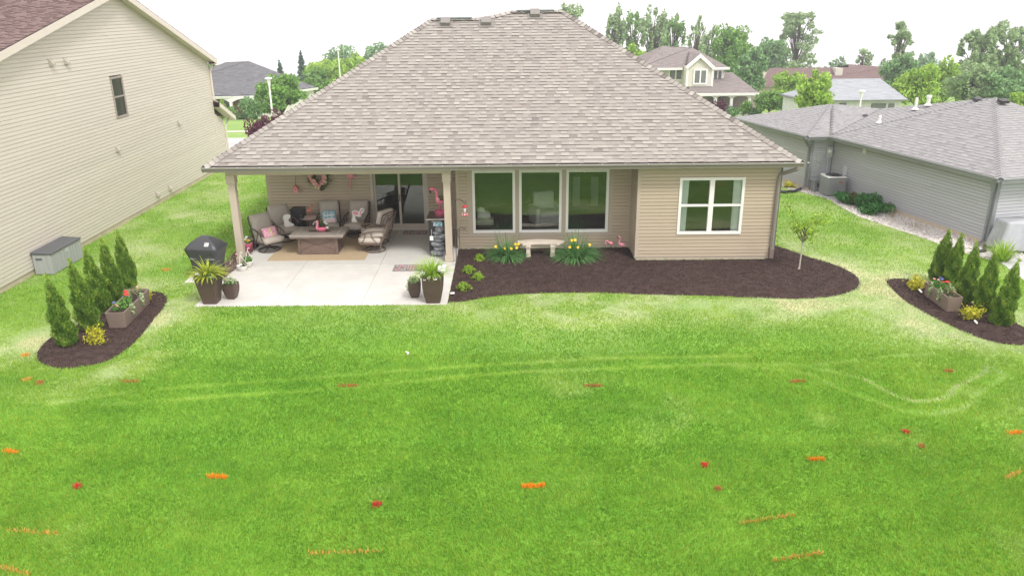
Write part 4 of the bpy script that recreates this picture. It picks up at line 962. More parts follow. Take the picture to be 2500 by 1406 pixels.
b = MB(); b.extrude([gl_ + Vector((-.1, -.05, -.02)), ga + Vector((0, -.05, .08)), gr_ + Vector((.1, -.05, -.02)), gr_ + Vector((-.1, -.05, -.22)), ga + Vector((0, -.05, -.28)), gl_ + Vector((.1, -.05, -.22))], (0, .12, 0))
b.build('gable_trim', M_WHITE, ts); b = MB(); b.box(el.x, x0 - .1, el.y - .1, el.y, el.z - .18, el.z + .01); b.box(x1 + .1, er.x, el.y - .1, el.y, el.z - .18, el.z + .01); b.box(le.x, re_.x, le.y - .1, le.y, le.z - .2, le.z + .01)
b.build('white_trim', M_WHITE, ts)
for x in (x0, x1): b = MB(); b.box(x - .09, x + .09, ya - .03, ya + .05, zb, gl_.z - .05); b.build('corner_trim', M_WHITE, ts)
M_FARG = mat('far_window_glass', (0.16, 0.17, 0.17), rough=.15)
for (pa, pb, dy) in (((1697, 173), (1722, 203), .38), ((1636, 170), (1663, 194), 2.78), ((1744, 174), (1760, 196), 2.78)):
    A_, B_ = q(*pa, dy), q(*pb, dy); f = MB(); y_ = TY + dy; fw = .14
    f.box(A_.x - fw, B_.x + fw, y_ - .06, y_, B_.z - fw, B_.z); f.box(A_.x - fw, B_.x + fw, y_ - .06, y_, A_.z, A_.z + fw); f.box(A_.x - fw, A_.x, y_ - .058, y_, B_.z, A_.z); f.box(B_.x, B_.x + fw, y_ - .058, y_, B_.z, A_.z); m_ = (A_.x + B_.x) / 2; f.box(m_ - .06, m_ + .06, y_ - .056, y_, B_.z, A_.z)
    wo = f.build('window', M_WHITE, ts); g = MB(); g.quad((A_.x, y_ - .02, B_.z), (B_.x, y_ - .02, B_.z), (B_.x, y_ - .02, A_.z), (A_.x, y_ - .02, A_.z)); g.build('pane', M_FARG, wo)
pz = q(1800, 276, -1).z
b = MB(); cols = [q(px, 240, -1).x for px in (1705, 1747, 1786, 1830)]
for x in cols: b = MB(); b.box(x - .12, x + .12, TY - 1.1, TY - .86, pz, le.z - .2); b.build('porch_column', M_WHITE, ts)
b = MB()
for xa, xb in zip(cols[:-1], cols[1:]):
    for i in range(12):
        u0, u1 = i / 12, (i + 1) / 12; f = lambda u: le.z - .28 - .34 * (2 * u - 1) ** 4
        b.add([(xa + (xb - xa) * u0, TY - 1.08, f(u0)), (xa + (xb - xa) * u1, TY - 1.08, f(u1)), (xa + (xb - xa) * u1, TY - 1.08, le.z - .18), (xa + (xb - xa) * u0, TY - 1.08, le.z - .18), (xa + (xb - xa) * u0, TY - .9, f(u0)), (xa + (xb - xa) * u1, TY - .9, f(u1))], [(0, 1, 2, 3), (0, 4, 5, 1)])
b.build('arched_beam', M_WHITE, ts)
b = MB(); b.box(cols[0], q(1846, 240, .8).x, TY + .8, TY + 3, pz - .6, le.z - .1); b.build('porch_wall', mat('tan_wall', (0.34, 0.29, 0.25), rough=.8), ts)
b = MB(); b.box(q(1757, 240, .7).x, q(1765, 240, .7).x, TY + .72, TY + .8, pz, le.z - .6); b.build('porch_window', M_FARG, ts); b = MB(); b.box(q(1733, 240, .7).x, q(1741, 240, .7).x, TY + .72, TY + .8, pz, le.z - .6); b.build('porch_window', M_FARG, ts)
b = MB(); b.box(cols[0], q(1850, 270, -1).x, TY - 1.4, TY + .8, pz - .5, pz); b.build('porch_floor', M_CONC, ts)

M_BRSH = ramp_mat('brown_shingles', [(0, (0.08, 0.05, 0.045)), (0.4, (0.165, 0.108, 0.098)), (1, (0.235, 0.165, 0.15))], rough=.95)
bh = thing('brown_roofed_house', 'long house with dark brown roof among trees, above the grey roofs at right', 'house', (45, 92, terrain(92)))
rf = MB(); a_, b_, c_, d_ = at(1853, 214, 86), at(2175, 232, 86), at(2184, 178, 93), at(1880, 153, 93); rf_n = [a_, b_, c_, d_]; c_.z = d_.z = (c_.z + d_.z) / 2; a_.z = b_.z = a_.z
hip_face(rf, [a_, b_, c_], (1, 0, 0), 71); hip_face(rf, [a_, c_, d_], (1, 0, 0), 73); a2, b2 = a_ + Vector((0, 14, 0)), b_ + Vector((0, 14, 0)); rf.add([tuple(b2), tuple(a2), tuple(d_), tuple(c_)], [(0, 1, 2, 3)], .4); rf.build('roof', M_BRSH, bh)
b = MB(); b.box(a_.x + .5, b_.x - .5, 86.4, 99, terrain(90) - 2, a_.z - .05); b.add([(a_.x + .5, 86.6, a_.z), (d_.x + .3, 93, d_.z - .1), (a_.x + .5, 99.5, a_.z)], [(0, 1, 2)]); b.build('wall', mat('buff_wall', (0.50, 0.45, 0.33), rough=.8), bh)
p = at(2048, 181, 90); b = MB(); b.prism([(p.x - .5, 90), (p.x + .5, 90), (p.x, 92.5)], p.z - .6, p.z + .75); b.build('dormer', M_STUC, bh)
b2h = thing('distant_brown_house', 'sliver of a second brown roof rising behind the long brown roof', 'house', (62, 112, terrain(112)))
a_, b_, c_, d_ = at(2070, 180, 108), at(2200, 190, 108), at(2195, 166, 114), at(2072, 158, 114); rf = MB(); hip_face(rf, [a_, b_, c_, d_], (1, 0, 0), 72); rf.add([tuple(c_), tuple(d_), (d_.x, 121, a_.z), (c_.x, 121, b_.z)], [(0, 1, 2, 3)], .4); rf.build('roof', M_BRSH, b2h); b = MB(); b.box(a_.x, b_.x, 108.5, 119, terrain(110) - 1, a_.z); b.build('wall', bpy.data.materials['buff_wall'], b2h)
M_LGSH = ramp_mat('pale_grey_shingles', [(0, (0.20, 0.215, 0.23)), (0.5, (0.33, 0.35, 0.365)), (1, (0.42, 0.44, 0.45))], rough=.95)
gh = thing('pale_grey_roofed_house', 'white house with pale blue-grey hip roof, just behind the grey neighbour roof', 'house', (31, 46, terrain(46)))
zE = at(1965, 240, 42).z
fl, fm = at(1905, 226, 46), at(1972, 241, 41.5); fr = at(2216, 248, 41.5); zE = (fm.z + fr.z) / 2; fl.z = fm.z = fr.z = zE
ra, rb = at(2035, 190, 46.5), at(2148, 195, 46.5); ra.z = rb.z = (ra.z + rb.z) / 2
rf = MB(); hip_face(rf, [fm, fr, rb, ra], (1, 0, 0), 81); hip_face(rf, [fl, fm, ra], (.5, -.8, 0), 82); rf.add([tuple(fr), (fr.x + 1, 52, zE), tuple(rb)], [(0, 1, 2)], .6); rf.add([(fr.x + 1, 52, zE), tuple(fl), tuple(ra), tuple(rb)], [(0, 1, 2, 3)], .4); rf.build('roof', M_LGSH, gh)
b = MB(); b.prism([(fl.x + .3, fl.y), (fm.x + .2, fm.y + .4), (fr.x - .3, fr.y + .4), (fr.x - .1, 51)], terrain(45) - .5, zE - .03); b.build('wall', mat('white_wall', (0.66, 0.66, 0.64), rough=.8), gh)
for a_, c_ in (((2128, 253), (2160, 275)), ((2170, 253), (2182, 266)), ((2050, 252), (2065, 262))):
    A_, B_ = at(*a_, fm.y + .38), at(*c_, fm.y + .38); b = MB(); b.box(A_.x, B_.x, fm.y + .34, fm.y + .42, B_.z, A_.z); b.build('window', M_FARG, gh)
b = MB(); gutter_run(b, fl, fm, (-.85, -.5, 0), .1, .1); gutter_run(b, fm, fr, (0, -1, 0), .1, .1); b.build('gutter', M_GTRIM, gh)
# street lamps
def lamp(px, ptop, y, label):
    p = at(px, ptop, y); zg = terrain(y); H = p.z - zg
    o = thing('street_lamp', label, 'street lamp', (p.x, y, zg), 0, 'white post-top street lamps'); o['group'] = 'white street lamps'
    b = MB(); b.lathe([(.12, 0), (.08, .12), (.065, .3), (.055, H - .62)], (0, 0, 0), 10); b.build('post', M_WHITE, o, world=False)
    b = MB(); b.lathe([(.05, H - .62), (.075, H - .55), (.13, H - .14)], (0, 0, 0), 12); b.build('globe', mat('lamp_globe', (.75, .75, .72), rough=.3) if 'lamp_globe' not in bpy.data.materials else bpy.data.materials['lamp_globe'], o, world=False)
    b = MB(); b.lathe([(.20, H - .14), (.25, H - .10), (.22, H - .04), (.05, H)], (0, 0, 0), 12); b.build('cap', M_WHITE, o, world=False)
lamp(655, 189, 32.0, 'white post-top street lamp in front of the charcoal hip roof'); lamp(825, 120, 60.0, 'tall white street lamp rising from the left slope of the main roof'); lamp(2105, 220, 38.0, 'short white street lamp in front of the pale blue-grey roof')

# ------------------------------------------------------------------ patio furniture
SURVEY[0] = True; BY = 4.1
PZ = 0.03
M_IRON = mat('bronze_iron', (0.075, 0.055, 0.045), rough=.45, var=.15, spec=.5)
M_IRONL = mat('worn_bronze', (0.15, 0.105, 0.082), rough=.5, var=.2)
M_CUSH = mat('taupe_cushion', (0.44, 0.395, 0.34), rough=.95, var=.06, scale=9, bump=.15, bscale=160)
M_CUSHL = mat('beige_cushion', (0.55, 0.49, 0.42), rough=.95, var=.06, scale=9, bump=.15, bscale=160)
rug = MB(); rug.box(-5.15, -2.36, .62, 3.75, PZ + .001, PZ + .013)
tag(set_down(rug.build('jute_rug', mat('jute', (0.45, 0.345, 0.215), rough=.98, var=.22, scale=30, bump=.6, bscale=90)), -3.75, 2.2), 'golden woven jute rug under the fire table on the patio', 'rug')
def chair(x, y, rz, label, z=PZ, cm=M_CUSH, im=M_IRON, folded=False):
    o = thing('patio_chair', label, 'chair', (x, y, z), rz, 'swivel patio chairs around the fire table')
    b = MB(); ring = [(.31 * math.cos(a), .31 * math.sin(a), .025) for a in np.linspace(0, 2 * math.pi, 33)[:-1]]
    b.tube(ring, .024, 6, closed=True)
    for k in range(4): a = k * math.pi / 2 + .5; b.tube([(.30 * math.cos(a), .30 * math.sin(a), .03), (.12 * math.cos(a), .12 * math.sin(a), .075), (0, 0, .10)], .018, 6)
    b.lathe([(.05, .08), (.045, .22), (.08, .25), (.0, .25)], (0, 0, 0), 10); b.build('swivel_base', im, o, smooth=True, world=False)
    b = MB(); b.box(-.30, .30, -.33, .27, .25, .29); b.tube([(-.31, -.34, .27), (.31, -.34, .27)], .02, 6)
    b.tube([(-.31, -.34, .27), (-.31, .28, .27)], .02, 6); b.tube([(.31, -.34, .27), (.31, .28, .27)], .02, 6); b.build('seat_frame', im, o, world=False)
    b = MB()
    up = lambda t: (0.30 + .20 * t, .27 + .70 * t)      # back line: y,z
    for s_ in (-1, 1): b.tube([(s_ * .31, .26, .10), (s_ * .31, .27, .27), (s_ * .31, up(.5)[0], up(.5)[1]), (s_ * .305, up(1)[0] + .02, up(1)[1])], .02, 6)
    b.tube([(-.305, up(1)[0] + .02, up(1)[1]), (0, up(1)[0] + .03, up(1)[1] + .03), (.305, up(1)[0] + .02, up(1)[1])], .022, 6)
    b.tube([(-.31, up(.15)[0], up(.15)[1]), (.31, up(.15)[0], up(.15)[1])], .015, 6)
    b.build('back_frame', im, o, world=False)
    b = MB()
    for s_ in (-.085, .085):
        pts = [(s_ + .13 * math.cos(a), *(lambda t: (up(t)[0] + .012, up(t)[1]))(.56 + .38 * math.sin(a))) for a in np.linspace(0, 2 * math.pi, 29)[:-1]]
        b.tube(pts, .011, 5, closed=True)
    b.build('oval_lattice', im, o, world=False)
    for s_ in (-1, 1):
        b = MB(); b.tube(bez((s_ * .31, .40, .66), (s_ * .36, .15, .70), (s_ * .36, -.15, .66), (s_ * .35, -.34, .55), n=9), [.02] * 4 + [.026] * 6, 6)
        b.tube(bez((s_ * .33, .02, .655), (s_ * .33, -.06, .48), (s_ * .32, .12, .42), (s_ * .31, .16, .27), n=7), .013, 5)
        b.tube(bez((s_ * .34, -.22, .62), (s_ * .33, -.10, .50), (s_ * .32, -.26, .42), (s_ * .31, -.30, .27), n=7), .013, 5); b.build('arm', im, o, smooth=True, world=False)
    b = MB(); b.cushion(-.31, .31, -.40, .25, .28, .47, k=.025); b.build('seat_cushion', cm, o, smooth=True, world=False)
    if folded: Mx = Matrix.Translation((0, .02, .545)) @ Matrix.Rotation(R(4), 4, 'X')
    else: Mx = Matrix.Translation((0, .30, .74)) @ Matrix.Rotation(R(74), 4, 'X')
    b = MB(); b.cushion(-.30, .30, -.33, .33, -.085, .085, k=.035, M=Mx); c_ = b.build('back_cushion', cm, o, smooth=True, world=False)
    b = MB(); b.ball(Mx @ Vector((0, .02, .098)), .022, .022, .022, 6); b.build('button', M_IRON, c_, smooth=True, world=False)
    return o
cA = chair(-5.38, 1.56, R(46), 'taupe swivel chair with the pink and yellow pillow, nearest the lawn')
cB = chair(-5.22, 2.85, R(38), 'taupe swivel chair with the white bird pillow, in the rear left corner')
cC = chair(-3.90, 3.40, R(8), 'taupe swivel chair with the blue and pink pillow against the wall')
cD = chair(-3.02, 3.38, R(-6), 'taupe swivel chair with the flamingo-shaped pillow beside the sliding door')
cE = chair(-2.24, 2.50, R(-122), 'beige swivel chair turned away, its oval lattice back facing the doormat', cm=M_CUSHL, im=M_IRONL)
cF = chair(-2.18, 1.44, R(-96), 'beige swivel chair with its back cushion lying flat on the seat', cm=M_CUSHL, im=M_IRONL, folded=True)
def pillow(name, label, x, y, z, rz, tilt, w, h, m, parts=()):
    o = thing(name, label, 'pillow', (x, y, z), rz, 'pillows on the patio chairs')
    Mx = Matrix.Rotation(R(tilt), 4, 'X')
    b = MB(); b.cushion(-w / 2, w / 2, -h / 2, h / 2, -.04, .04, k=.03, M=Mx); b.build('pillow_body', m, o, smooth=True, world=False)
    for nm, x0, x1, y0, y1, pm in parts:
        b = MB(); b.cushion(x0, x1, y0, y1, -.042, .042, k=.034, M=Mx); b.build(nm, pm, o, smooth=True, world=False)
    return o
M_PINKP = ramp_mat('pink_print', [(0, (0.70, 0.10, 0.24)), (0.5, (0.72, 0.22, 0.36)), (1, (0.75, 0.42, 0.50))], rough=.9)
def print_mat(name, c1, c2, scale, thr=.5):
    m, t, b = new_mat(name); b.inputs['Roughness'].default_value = .9
    tc = _n(t, 'TexCoord'); nz = _n(t, 'TexVoronoi'); nz.inputs['Scale'].default_value = scale; t.links.new(tc.outputs['Object'], nz.inputs['Vector'])
    r = _n(t, 'ValToRGB'); r.color_ramp.interpolation = 'CONSTANT'; r.color_ramp.elements[0].color = (*c1, 1); r.color_ramp.elements[1].position = thr; r.color_ramp.elements[1].color = (*c2, 1)
    t.links.new(nz.outputs['Distance'], r.inputs[0]); t.links.new(r.outputs[0], b.inputs['Base Color']); return m
M_PINKPR = print_mat('pink_lattice_print', (0.68, 0.09, 0.25), (0.74, 0.45, 0.52), 26, .38)
pillow('throw_pillow', 'pink patterned pillow with a pale yellow centre band, on the nearest left chair', -5.27, 1.42, .62, R(52), 66, .46, .30, M_PINKPR, [('yellow_band', -.075, .075, -.147, .147, mat('pale_yellow', (0.72, 0.60, 0.30), rough=.9))])
M_TEAL = print_mat('teal_print', (0.10, 0.33, 0.40), (0.45, 0.58, 0.62), 20, .45); M_PINKW = print_mat('pink_white_print', (0.72, 0.36, 0.42), (0.75, 0.68, 0.68), 24, .36)
pillow('throw_pillow', 'blue and pink striped pillow propped on the chair by the wall', -3.87, 3.30, .67, R(14), 68, .42, .40, M_TEAL, [('pink_stripe', -.205, .205, -.19, .0, M_PINKW), ('white_stripe', -.2, .2, .02, .075, M_WHITE)])
def outline_pillow(name, label, x, y, z, rz, sc, outline, wing, tilt=14, beak=None):
    o = thing(name, label, 'pillow', (x, y, z), rz, 'pillows on the patio chairs')
    Mx = Matrix.Rotation(R(-tilt), 4, 'X')
    pts = catmull([(a * sc, 0, b * sc) for a, b in outline], 4)
    b = MB(); b.extrude([Mx @ (p + Vector((0, -.045, 0))) for p in pts], Mx @ Vector((0, .09, 0))); b.build('pillow_body', M_WHITE, o, world=False, bevel=.02)
    if wing:
        for nm, pl, m in wing:
            w_ = catmull([(a * sc, 0, b * sc) for a, b in pl], 4); b = MB(); b.extrude([Mx @ (p + Vector((0, -.052, 0))) for p in w_], Mx @ Vector((0, .02, 0))); b.build(nm, m, o, world=False)
M_PINK = mat('hot_pink', (0.74, 0.17, 0.28), rough=.4, var=.06, scale=8); M_PINKS = mat('soft_pink', (0.78, 0.30, 0.36), rough=.5, var=.06, scale=8); M_CORAL = mat('coral_pink', (0.70, 0.20, 0.13), rough=.6, var=.1, scale=10)
M_BLACK = bpy.data.materials['black_metal']
fl_out = [(-.16, 0), (-.02, 0), (.0, .04), (-.05, .12), (-.04, .19), (.05, .17), (.13, .19), (.15, .28), (.20, .31), (.23, .38), (.18, .45), (.10, .43), (.07, .35), (.02, .36), (-.06, .38), (-.15, .35), (-.17, .28), (-.14, .2), (-.17, .1)]
outline_pillow('flamingo_pillow', 'white and pink flamingo-shaped pillow on the chair by the sliding door', -2.97, 3.22, .50, R(-4), 1.0, fl_out, [('pink_wing', [(-.13, .27), (-.07, .23), (.02, .24), (.04, .30), (-.04, .345), (-.12, .33)], M_PINKS), ('pink_neck', [(.085, .22), (.12, .24), (.13, .32), (.17, .38), (.155, .405), (.10, .34)], M_PINKS), ('eye', [(.175, .365), (.19, .365), (.19, .39), (.175, .39)], M_BLACK)])
outline_pillow('bird_pillow', 'white bird-shaped pillow at the side of the rear left chair', -5.02, 2.72, .50, R(38), .95, [(-.12, 0), (.12, 0), (.14, .06), (.04, .13), (.0, .22), (.08, .27), (.10, .34), (.02, .40), (-.10, .38), (-.15, .28), (-.13, .16), (-.15, .08)], [('beak', [(.06, .27), (.12, .22), (.13, .27), (.1, .31)], M_BLACK)])
# fire table
ft = thing('fire_table', 'rectangular bronze fire table with grey tile top, centre of the patio rug', 'table', (-3.78, 1.49, PZ + .013))
M_TTOP = mat('slate_tile', (0.30, 0.265, 0.23), rough=.6, var=.12, scale=4, bump=.1)
M_PANEL = mat('bronze_panel', (0.17, 0.115, 0.09), rough=.6, var=.2, scale=14, bump=.3, bscale=70)
z0 = PZ + .013
b = MB(); b.box(-4.56, -3.0, .91, 1.89, z0 + .55, z0 + .61); ft_o = b.build('tabletop', M_TTOP, ft, bevel=.012)
b = MB(); b.box(-4.55, -3.01, .92, 1.88, z0 + .505, z0 + .552); b.build('apron', M_IRONL, ft, bevel=.006)
b = MB(); b.box(-4.1, -3.46, 1.29, 1.47, z0 + .606, z0 + .6135); b.build('burner_slot', M_IRON, ft)
b = MB()
for xa in (-4.36, -3.2): b.box(xa - .012, xa + .012, 1.01, 1.79, z0 + .607, z0 + .6125)
b.build('tile_inlay', mat('pale_tile', (0.45, 0.42, 0.39), rough=.6), ft)
b = MB(); X0, X1, Y0, Y1 = -4.36, -3.20, 1.02, 1.78; zt = z0 + .51
b.box(X0 + .03, X1 - .03, Y0 + .03, Y1 - .03, z0 + .012, zt); b.build('side_panels', M_PANEL, ft)
b = MB()
for x in (X0, X1):
    for y in (Y0, Y1): b.obox((x + (.04 if x == X0 else -.04), y + (.04 if y == Y0 else -.04), z0 + .255), (.04, 0, 0), (0, .04, 0), (0, 0, .255))
b.box(X0 + .08, X1 - .08, Y0 + .004, Y0 + .05, z0 + .004, z0 + .07); b.box(X0 + .08, X1 - .08, Y1 - .05, Y1 - .004, z0 + .004, z0 + .07); b.box(X0 + .004, X0 + .05, Y0 + .08, Y1 - .08, z0 + .004, z0 + .07); b.box(X1 - .05, X1 - .004, Y0 + .08, Y1 - .08, z0 + .004, z0 + .07)
b.build('corner_frame', M_IRONL, ft, bevel=.006)
b = MB(); W_ = X1 - X0 - .16; xm = (X0 + X1) / 2
b.tube([(xm - W_ / 2 + W_ * i / 20, Y0 + .022, z0 + .10 + .19 * math.sin(math.pi * i / 20)) for i in range(21)], .009, 5); b.tube([(xm - W_ / 2 + W_ * i / 20, Y0 + .022, z0 + .48 - .17 * math.sin(math.pi * i / 20)) for i in range(21)], .009, 5); b.build('arched_trim', M_IRONL, ft)
# flamingo planter on the table, with spiky plant and pansies
def flamingo_pot():
    z = z0 + .613; x, y = -3.72, 1.31
    o = thing('flamingo_planter', 'hot pink flamingo planter with spiky grass and white flowers on the fire table', 'planter', (x, y, z))
    b = MB(); b.lathe([(.05, 0), (.10, .02), (.145, .08), (.15, .12), (.12, .15), (.11, .12), (0, .11)], (x + .02, y, z), 18, sx=1.15, sy=.85); b.build('bowl', M_PINK, o, smooth=True)
    b = MB(); b.tube(bez((x - .08, y - .05, z + .08), (x - .13, y - .07, z + .18), (x - .03, y - .07, z + .24), (x - .06, y - .07, z + .34), (x - .10, y - .07, z + .31), n=10), [.05, .045, .04, .036, .034, .034, .036, .042, .047, .045, .03], 10); b.build('neck', M_PINKS, o, smooth=True)
    b = MB(); b.tube([(x - .125, y - .075, z + .28), (x - .15, y - .08, z + .25), (x - .14, y - .08, z + .21)], [.03, .025, .005], 8); b.build('beak', M_BLACK, o, smooth=True)
    return o, x + .04, y + .03, z + .13
fpo, fx, fy, fz = flamingo_pot()

def leafm(name, lo, mid, hi, trans=.3): return ramp_mat(name, [(0, lo), (.5, mid), (1, hi)], rough=.6, noise=.08, scale=4, spec=.25, trans=trans)
L_DARK = leafm('dark_leaf', (0.029, 0.096, 0.019), (0.064, 0.176, 0.032), (0.12, 0.272, 0.048))
L_MID = leafm('mid_leaf', (0.064, 0.184, 0.024), (0.128, 0.304, 0.048), (0.208, 0.432, 0.08))
L_LIME = leafm('lime_leaf', (0.176, 0.324, 0.027), (0.324, 0.499, 0.047), (0.486, 0.648, 0.095))
L_GOLD = leafm('golden_leaf', (0.32, 0.33, 0.02), (0.58, 0.55, 0.035), (0.72, 0.68, 0.09))
L_FERN = leafm('fern_leaf', (0.24, 0.30, 0.02), (0.40, 0.46, 0.04), (0.55, 0.58, 0.10))
L_PALE = leafm('variegated_leaf', (0.20, 0.32, 0.11), (0.38, 0.48, 0.24), (0.62, 0.66, 0.46))
L_OLIVE = leafm('olive_leaf', (0.095, 0.121, 0.041), (0.189, 0.223, 0.081), (0.297, 0.324, 0.135))
P_WHITE = mat('white_petal', (0.80, 0.80, 0.78), rough=.7); P_YEL = mat('yellow_petal', (0.75, 0.52, 0.03), rough=.7, var=.15); P_RED = mat('red_petal', (0.60, 0.02, 0.02), rough=.7, var=.2); P_PURP = mat('purple_petal', (0.045, 0.015, 0.09), rough=.7)
P_PINK = mat('pink_petal', (0.74, 0.30, 0.30), rough=.7, var=.2)
def flower(mb, c, r, n=5, up=(0, -.45, .9), depth=.3):
    up = Vector(up).normalized(); e1 = up.orthogonal().normalized(); e2 = up.cross(e1); c = Vector(c); a0 = random.random() * 6
    for k in range(n):
        a = a0 + k * 2 * math.pi / n; d = e1 * math.cos(a) + e2 * math.sin(a); t = e2 * math.cos(a) - e1 * math.sin(a)
        mb.quad(c, c + d * r * .6 - t * r * .42 + up * r * depth * .7, c + d * r + up * r * depth, c + d * r * .6 + t * r * .42 + up * r * depth * .7)
def flowers(name, pts, r, m, parent, n=5):
    mb = MB(); [flower(mb, p, r * random.uniform(.8, 1.15), n) for p in pts]; return mb.build(name, m, parent)
def tuft(parent, c, n, L, w, m, spread=.6, droop=.6, name='grass_leaves', r0=.05, seg=4, Lvar=.35):
    c = np.array(c); a = rng.uniform(0, 2 * np.pi, n); rad = np.sqrt(rng.random(n)); th = rad * spread
    base = c + np.stack([np.cos(a) * rad * r0, np.sin(a) * rad * r0, np.zeros(n)], -1)
    d = np.stack([np.cos(a) * np.sin(th), np.sin(a) * np.sin(th), np.cos(th)], -1)
    o = blades(name, base, d, L * rng.uniform(1 - Lvar, 1 + Lvar * .5, n), w, m, None, droop=droop * rng.uniform(.4, 1.3, n), seg=seg)
    return adopt(o, parent)
def adopt(o, parent):
    if parent is not None:
        off = Vector((0, 0, 0)); p = parent
        while p is not None: off += origin(p); p = p.parent
        o.data.transform(Matrix.Translation(-off)); o.parent = parent
    return o
def clump(parent, c, n, rx, ry, rz, s, m, name='foliage', up=.3, shell=.5, asp=.5):
    d = rand_dirs(n); rad = (shell + (1 - shell) * rng.random(n)) ** .6
    p = np.array(c) + d * rad[:, None] * np.array([rx, ry, rz])
    a = rand_dirs(n, up); b = np.cross(a, d + rng.normal(0, .4, (n, 3))); b /= np.linalg.norm(b, axis=1, keepdims=True) + 1e-9
    sz = s * rng.uniform(.6, 1.3, (n, 1))
    return adopt(leaves(name, p, a * sz, b * sz * asp, m), parent)
def jit(c, n, rx, ry, rz): return [(c[0] + random.uniform(-rx, rx), c[1] + random.uniform(-ry, ry), c[2] + random.uniform(-rz, rz)) for _ in range(n)]
tuft(fpo, (fx - .02, fy + .05, fz), 46, .30, .018, L_OLIVE, .75, .25, name='spiky_leaves'); clump(fpo, (fx, fy, fz + .05), 90, .17, .1, .08, .03, L_DARK, 'foliage')
flowers('white_flowers', [(fx - .22, fy - .05, fz + .09), (fx - .17, fy - .09, fz + .14), (fx + .14, fy - .07, fz + .10), (fx + .17, fy - .1, fz - .01), (fx + .1, fy - .05, fz + .14)], .05, P_WHITE, fpo); flowers('purple_flowers', [(fx - .22, fy - .09, fz + .02), (fx + .08, fy - .1, fz + .06)], .04, P_PURP, fpo)
# round side table with ornaments
tb = thing('side_table', 'round side table with pale mosaic top between the chairs by the wall', 'table', (-4.52, 3.35, PZ))
b = MB(); b.lathe([(.0, .585), (.295, .585), (.31, .60), (.295, .615), (0, .615)], (-4.52, 3.35, PZ), 28); b.build('rim', M_IRONL, tb); b = MB(); b.lathe([(.275, .612), (.275, .619), (0, .619)], (-4.52, 3.35, PZ), 28); b.build('mosaic_top', print_mat('mosaic', (0.50, 0.47, 0.43), (0.66, 0.50, 0.48), 11, .42), tb)
for k in range(3):
    a = k * 2.094 + .5; b = MB(); b.tube(bez((-4.52 + .25 * math.cos(a), 3.35 + .25 * math.sin(a), PZ), (-4.52 + .05 * math.cos(a), 3.35 + .05 * math.sin(a), PZ + .25), (-4.52 + .2 * math.cos(a), 3.35 + .2 * math.sin(a), PZ + .59), n=6), .014, 6); b.build('leg', M_IRON, tb)
def flamingo(name, label, x, y, z, H, rz, m, legs=True, head_down=False, cat='ornament', group=None, legm=None):
    """standing flamingo ornament, H to the top of the head, facing -X at rz=0"""
    o = thing(name, label, cat, (x, y, z), rz, group); s_ = H
    bz = .52 * s_ if legs else .12 * s_
    b = MB(); b.ball((0.02 * s_, 0, bz), .17 * s_, .10 * s_, .115 * s_, 12, Matrix.Rotation(R(18), 3, 'Y')); b.tube([(.12 * s_, 0, bz - .02 * s_), (.24 * s_, 0, bz - .07 * s_)], [.07 * s_, .01 * s_], 8)
    if head_down: nk = bez((-.10 * s_, 0, bz + .02 * s_), (-.34 * s_, 0, bz + .40 * s_), (-.44 * s_, 0, bz + .02 * s_), (-.30 * s_, 0, bz - .06 * s_), n=12)
    else: nk = bez((-.10 * s_, 0, bz + .02 * s_), (-.30 * s_, 0, bz + .12 * s_), (.06 * s_, 0, bz + .28 * s_), (-.10 * s_, 0, bz + .48 * s_), (-.20 * s_, 0, bz + .43 * s_), n=12)
    b.tube(nk, [.055 * s_ - .025 * s_ * min(1, i / 6) + (.02 * s_ if i > 10 else 0) for i in range(13)], 8); b.build('body', m, o, smooth=True, world=False)
    e = nk[-1]; b = MB(); b.tube([e, e + Vector((-.06 * s_, 0, -.03 * s_)), e + Vector((-.075 * s_, 0, -.09 * s_))], [.032 * s_, .026 * s_, .004 * s_], 8); b.build('beak', M_BLACK, o, smooth=True, world=False)
    if legs:
        for q_ in (-.03, .03): b = MB(); b.tube([(.03 * s_, q_ * s_, bz - .08 * s_), (.02 * s_, q_ * s_, bz * .5), (.0, q_ * s_, 0)], (.011 if legm else .018) * s_, 6); b.build('leg', legm or m, o, world=False)
    return o
flamingo('flamingo_figurine', 'orange-pink flamingo figurine standing on the round mosaic side table', -4.50, 3.38, PZ + .619, .42, R(180), M_CORAL)
b = MB(); b.ball((-4.70, 3.2, PZ + .685), .068); tag(set_down(b.build('black_ball', M_BLACK, None, smooth=True), -4.52, 3.35), 'small shiny black ball on the round mosaic side table', 'ball')
b = MB(); b.box(-5.15, -4.78, 3.55, 3.98, PZ, PZ + .80); b.box(-5.17, -4.76, 3.53, 4.0, PZ + .80, PZ + .84); b_o = b.build('storage_bin', mat('black_plastic', (0.03, 0.03, 0.032), rough=.5), None, bevel=.015); tag(set_down(b_o, -4.96, 3.76), 'black plastic storage bin behind the rear left chair, against the wall', 'bin')
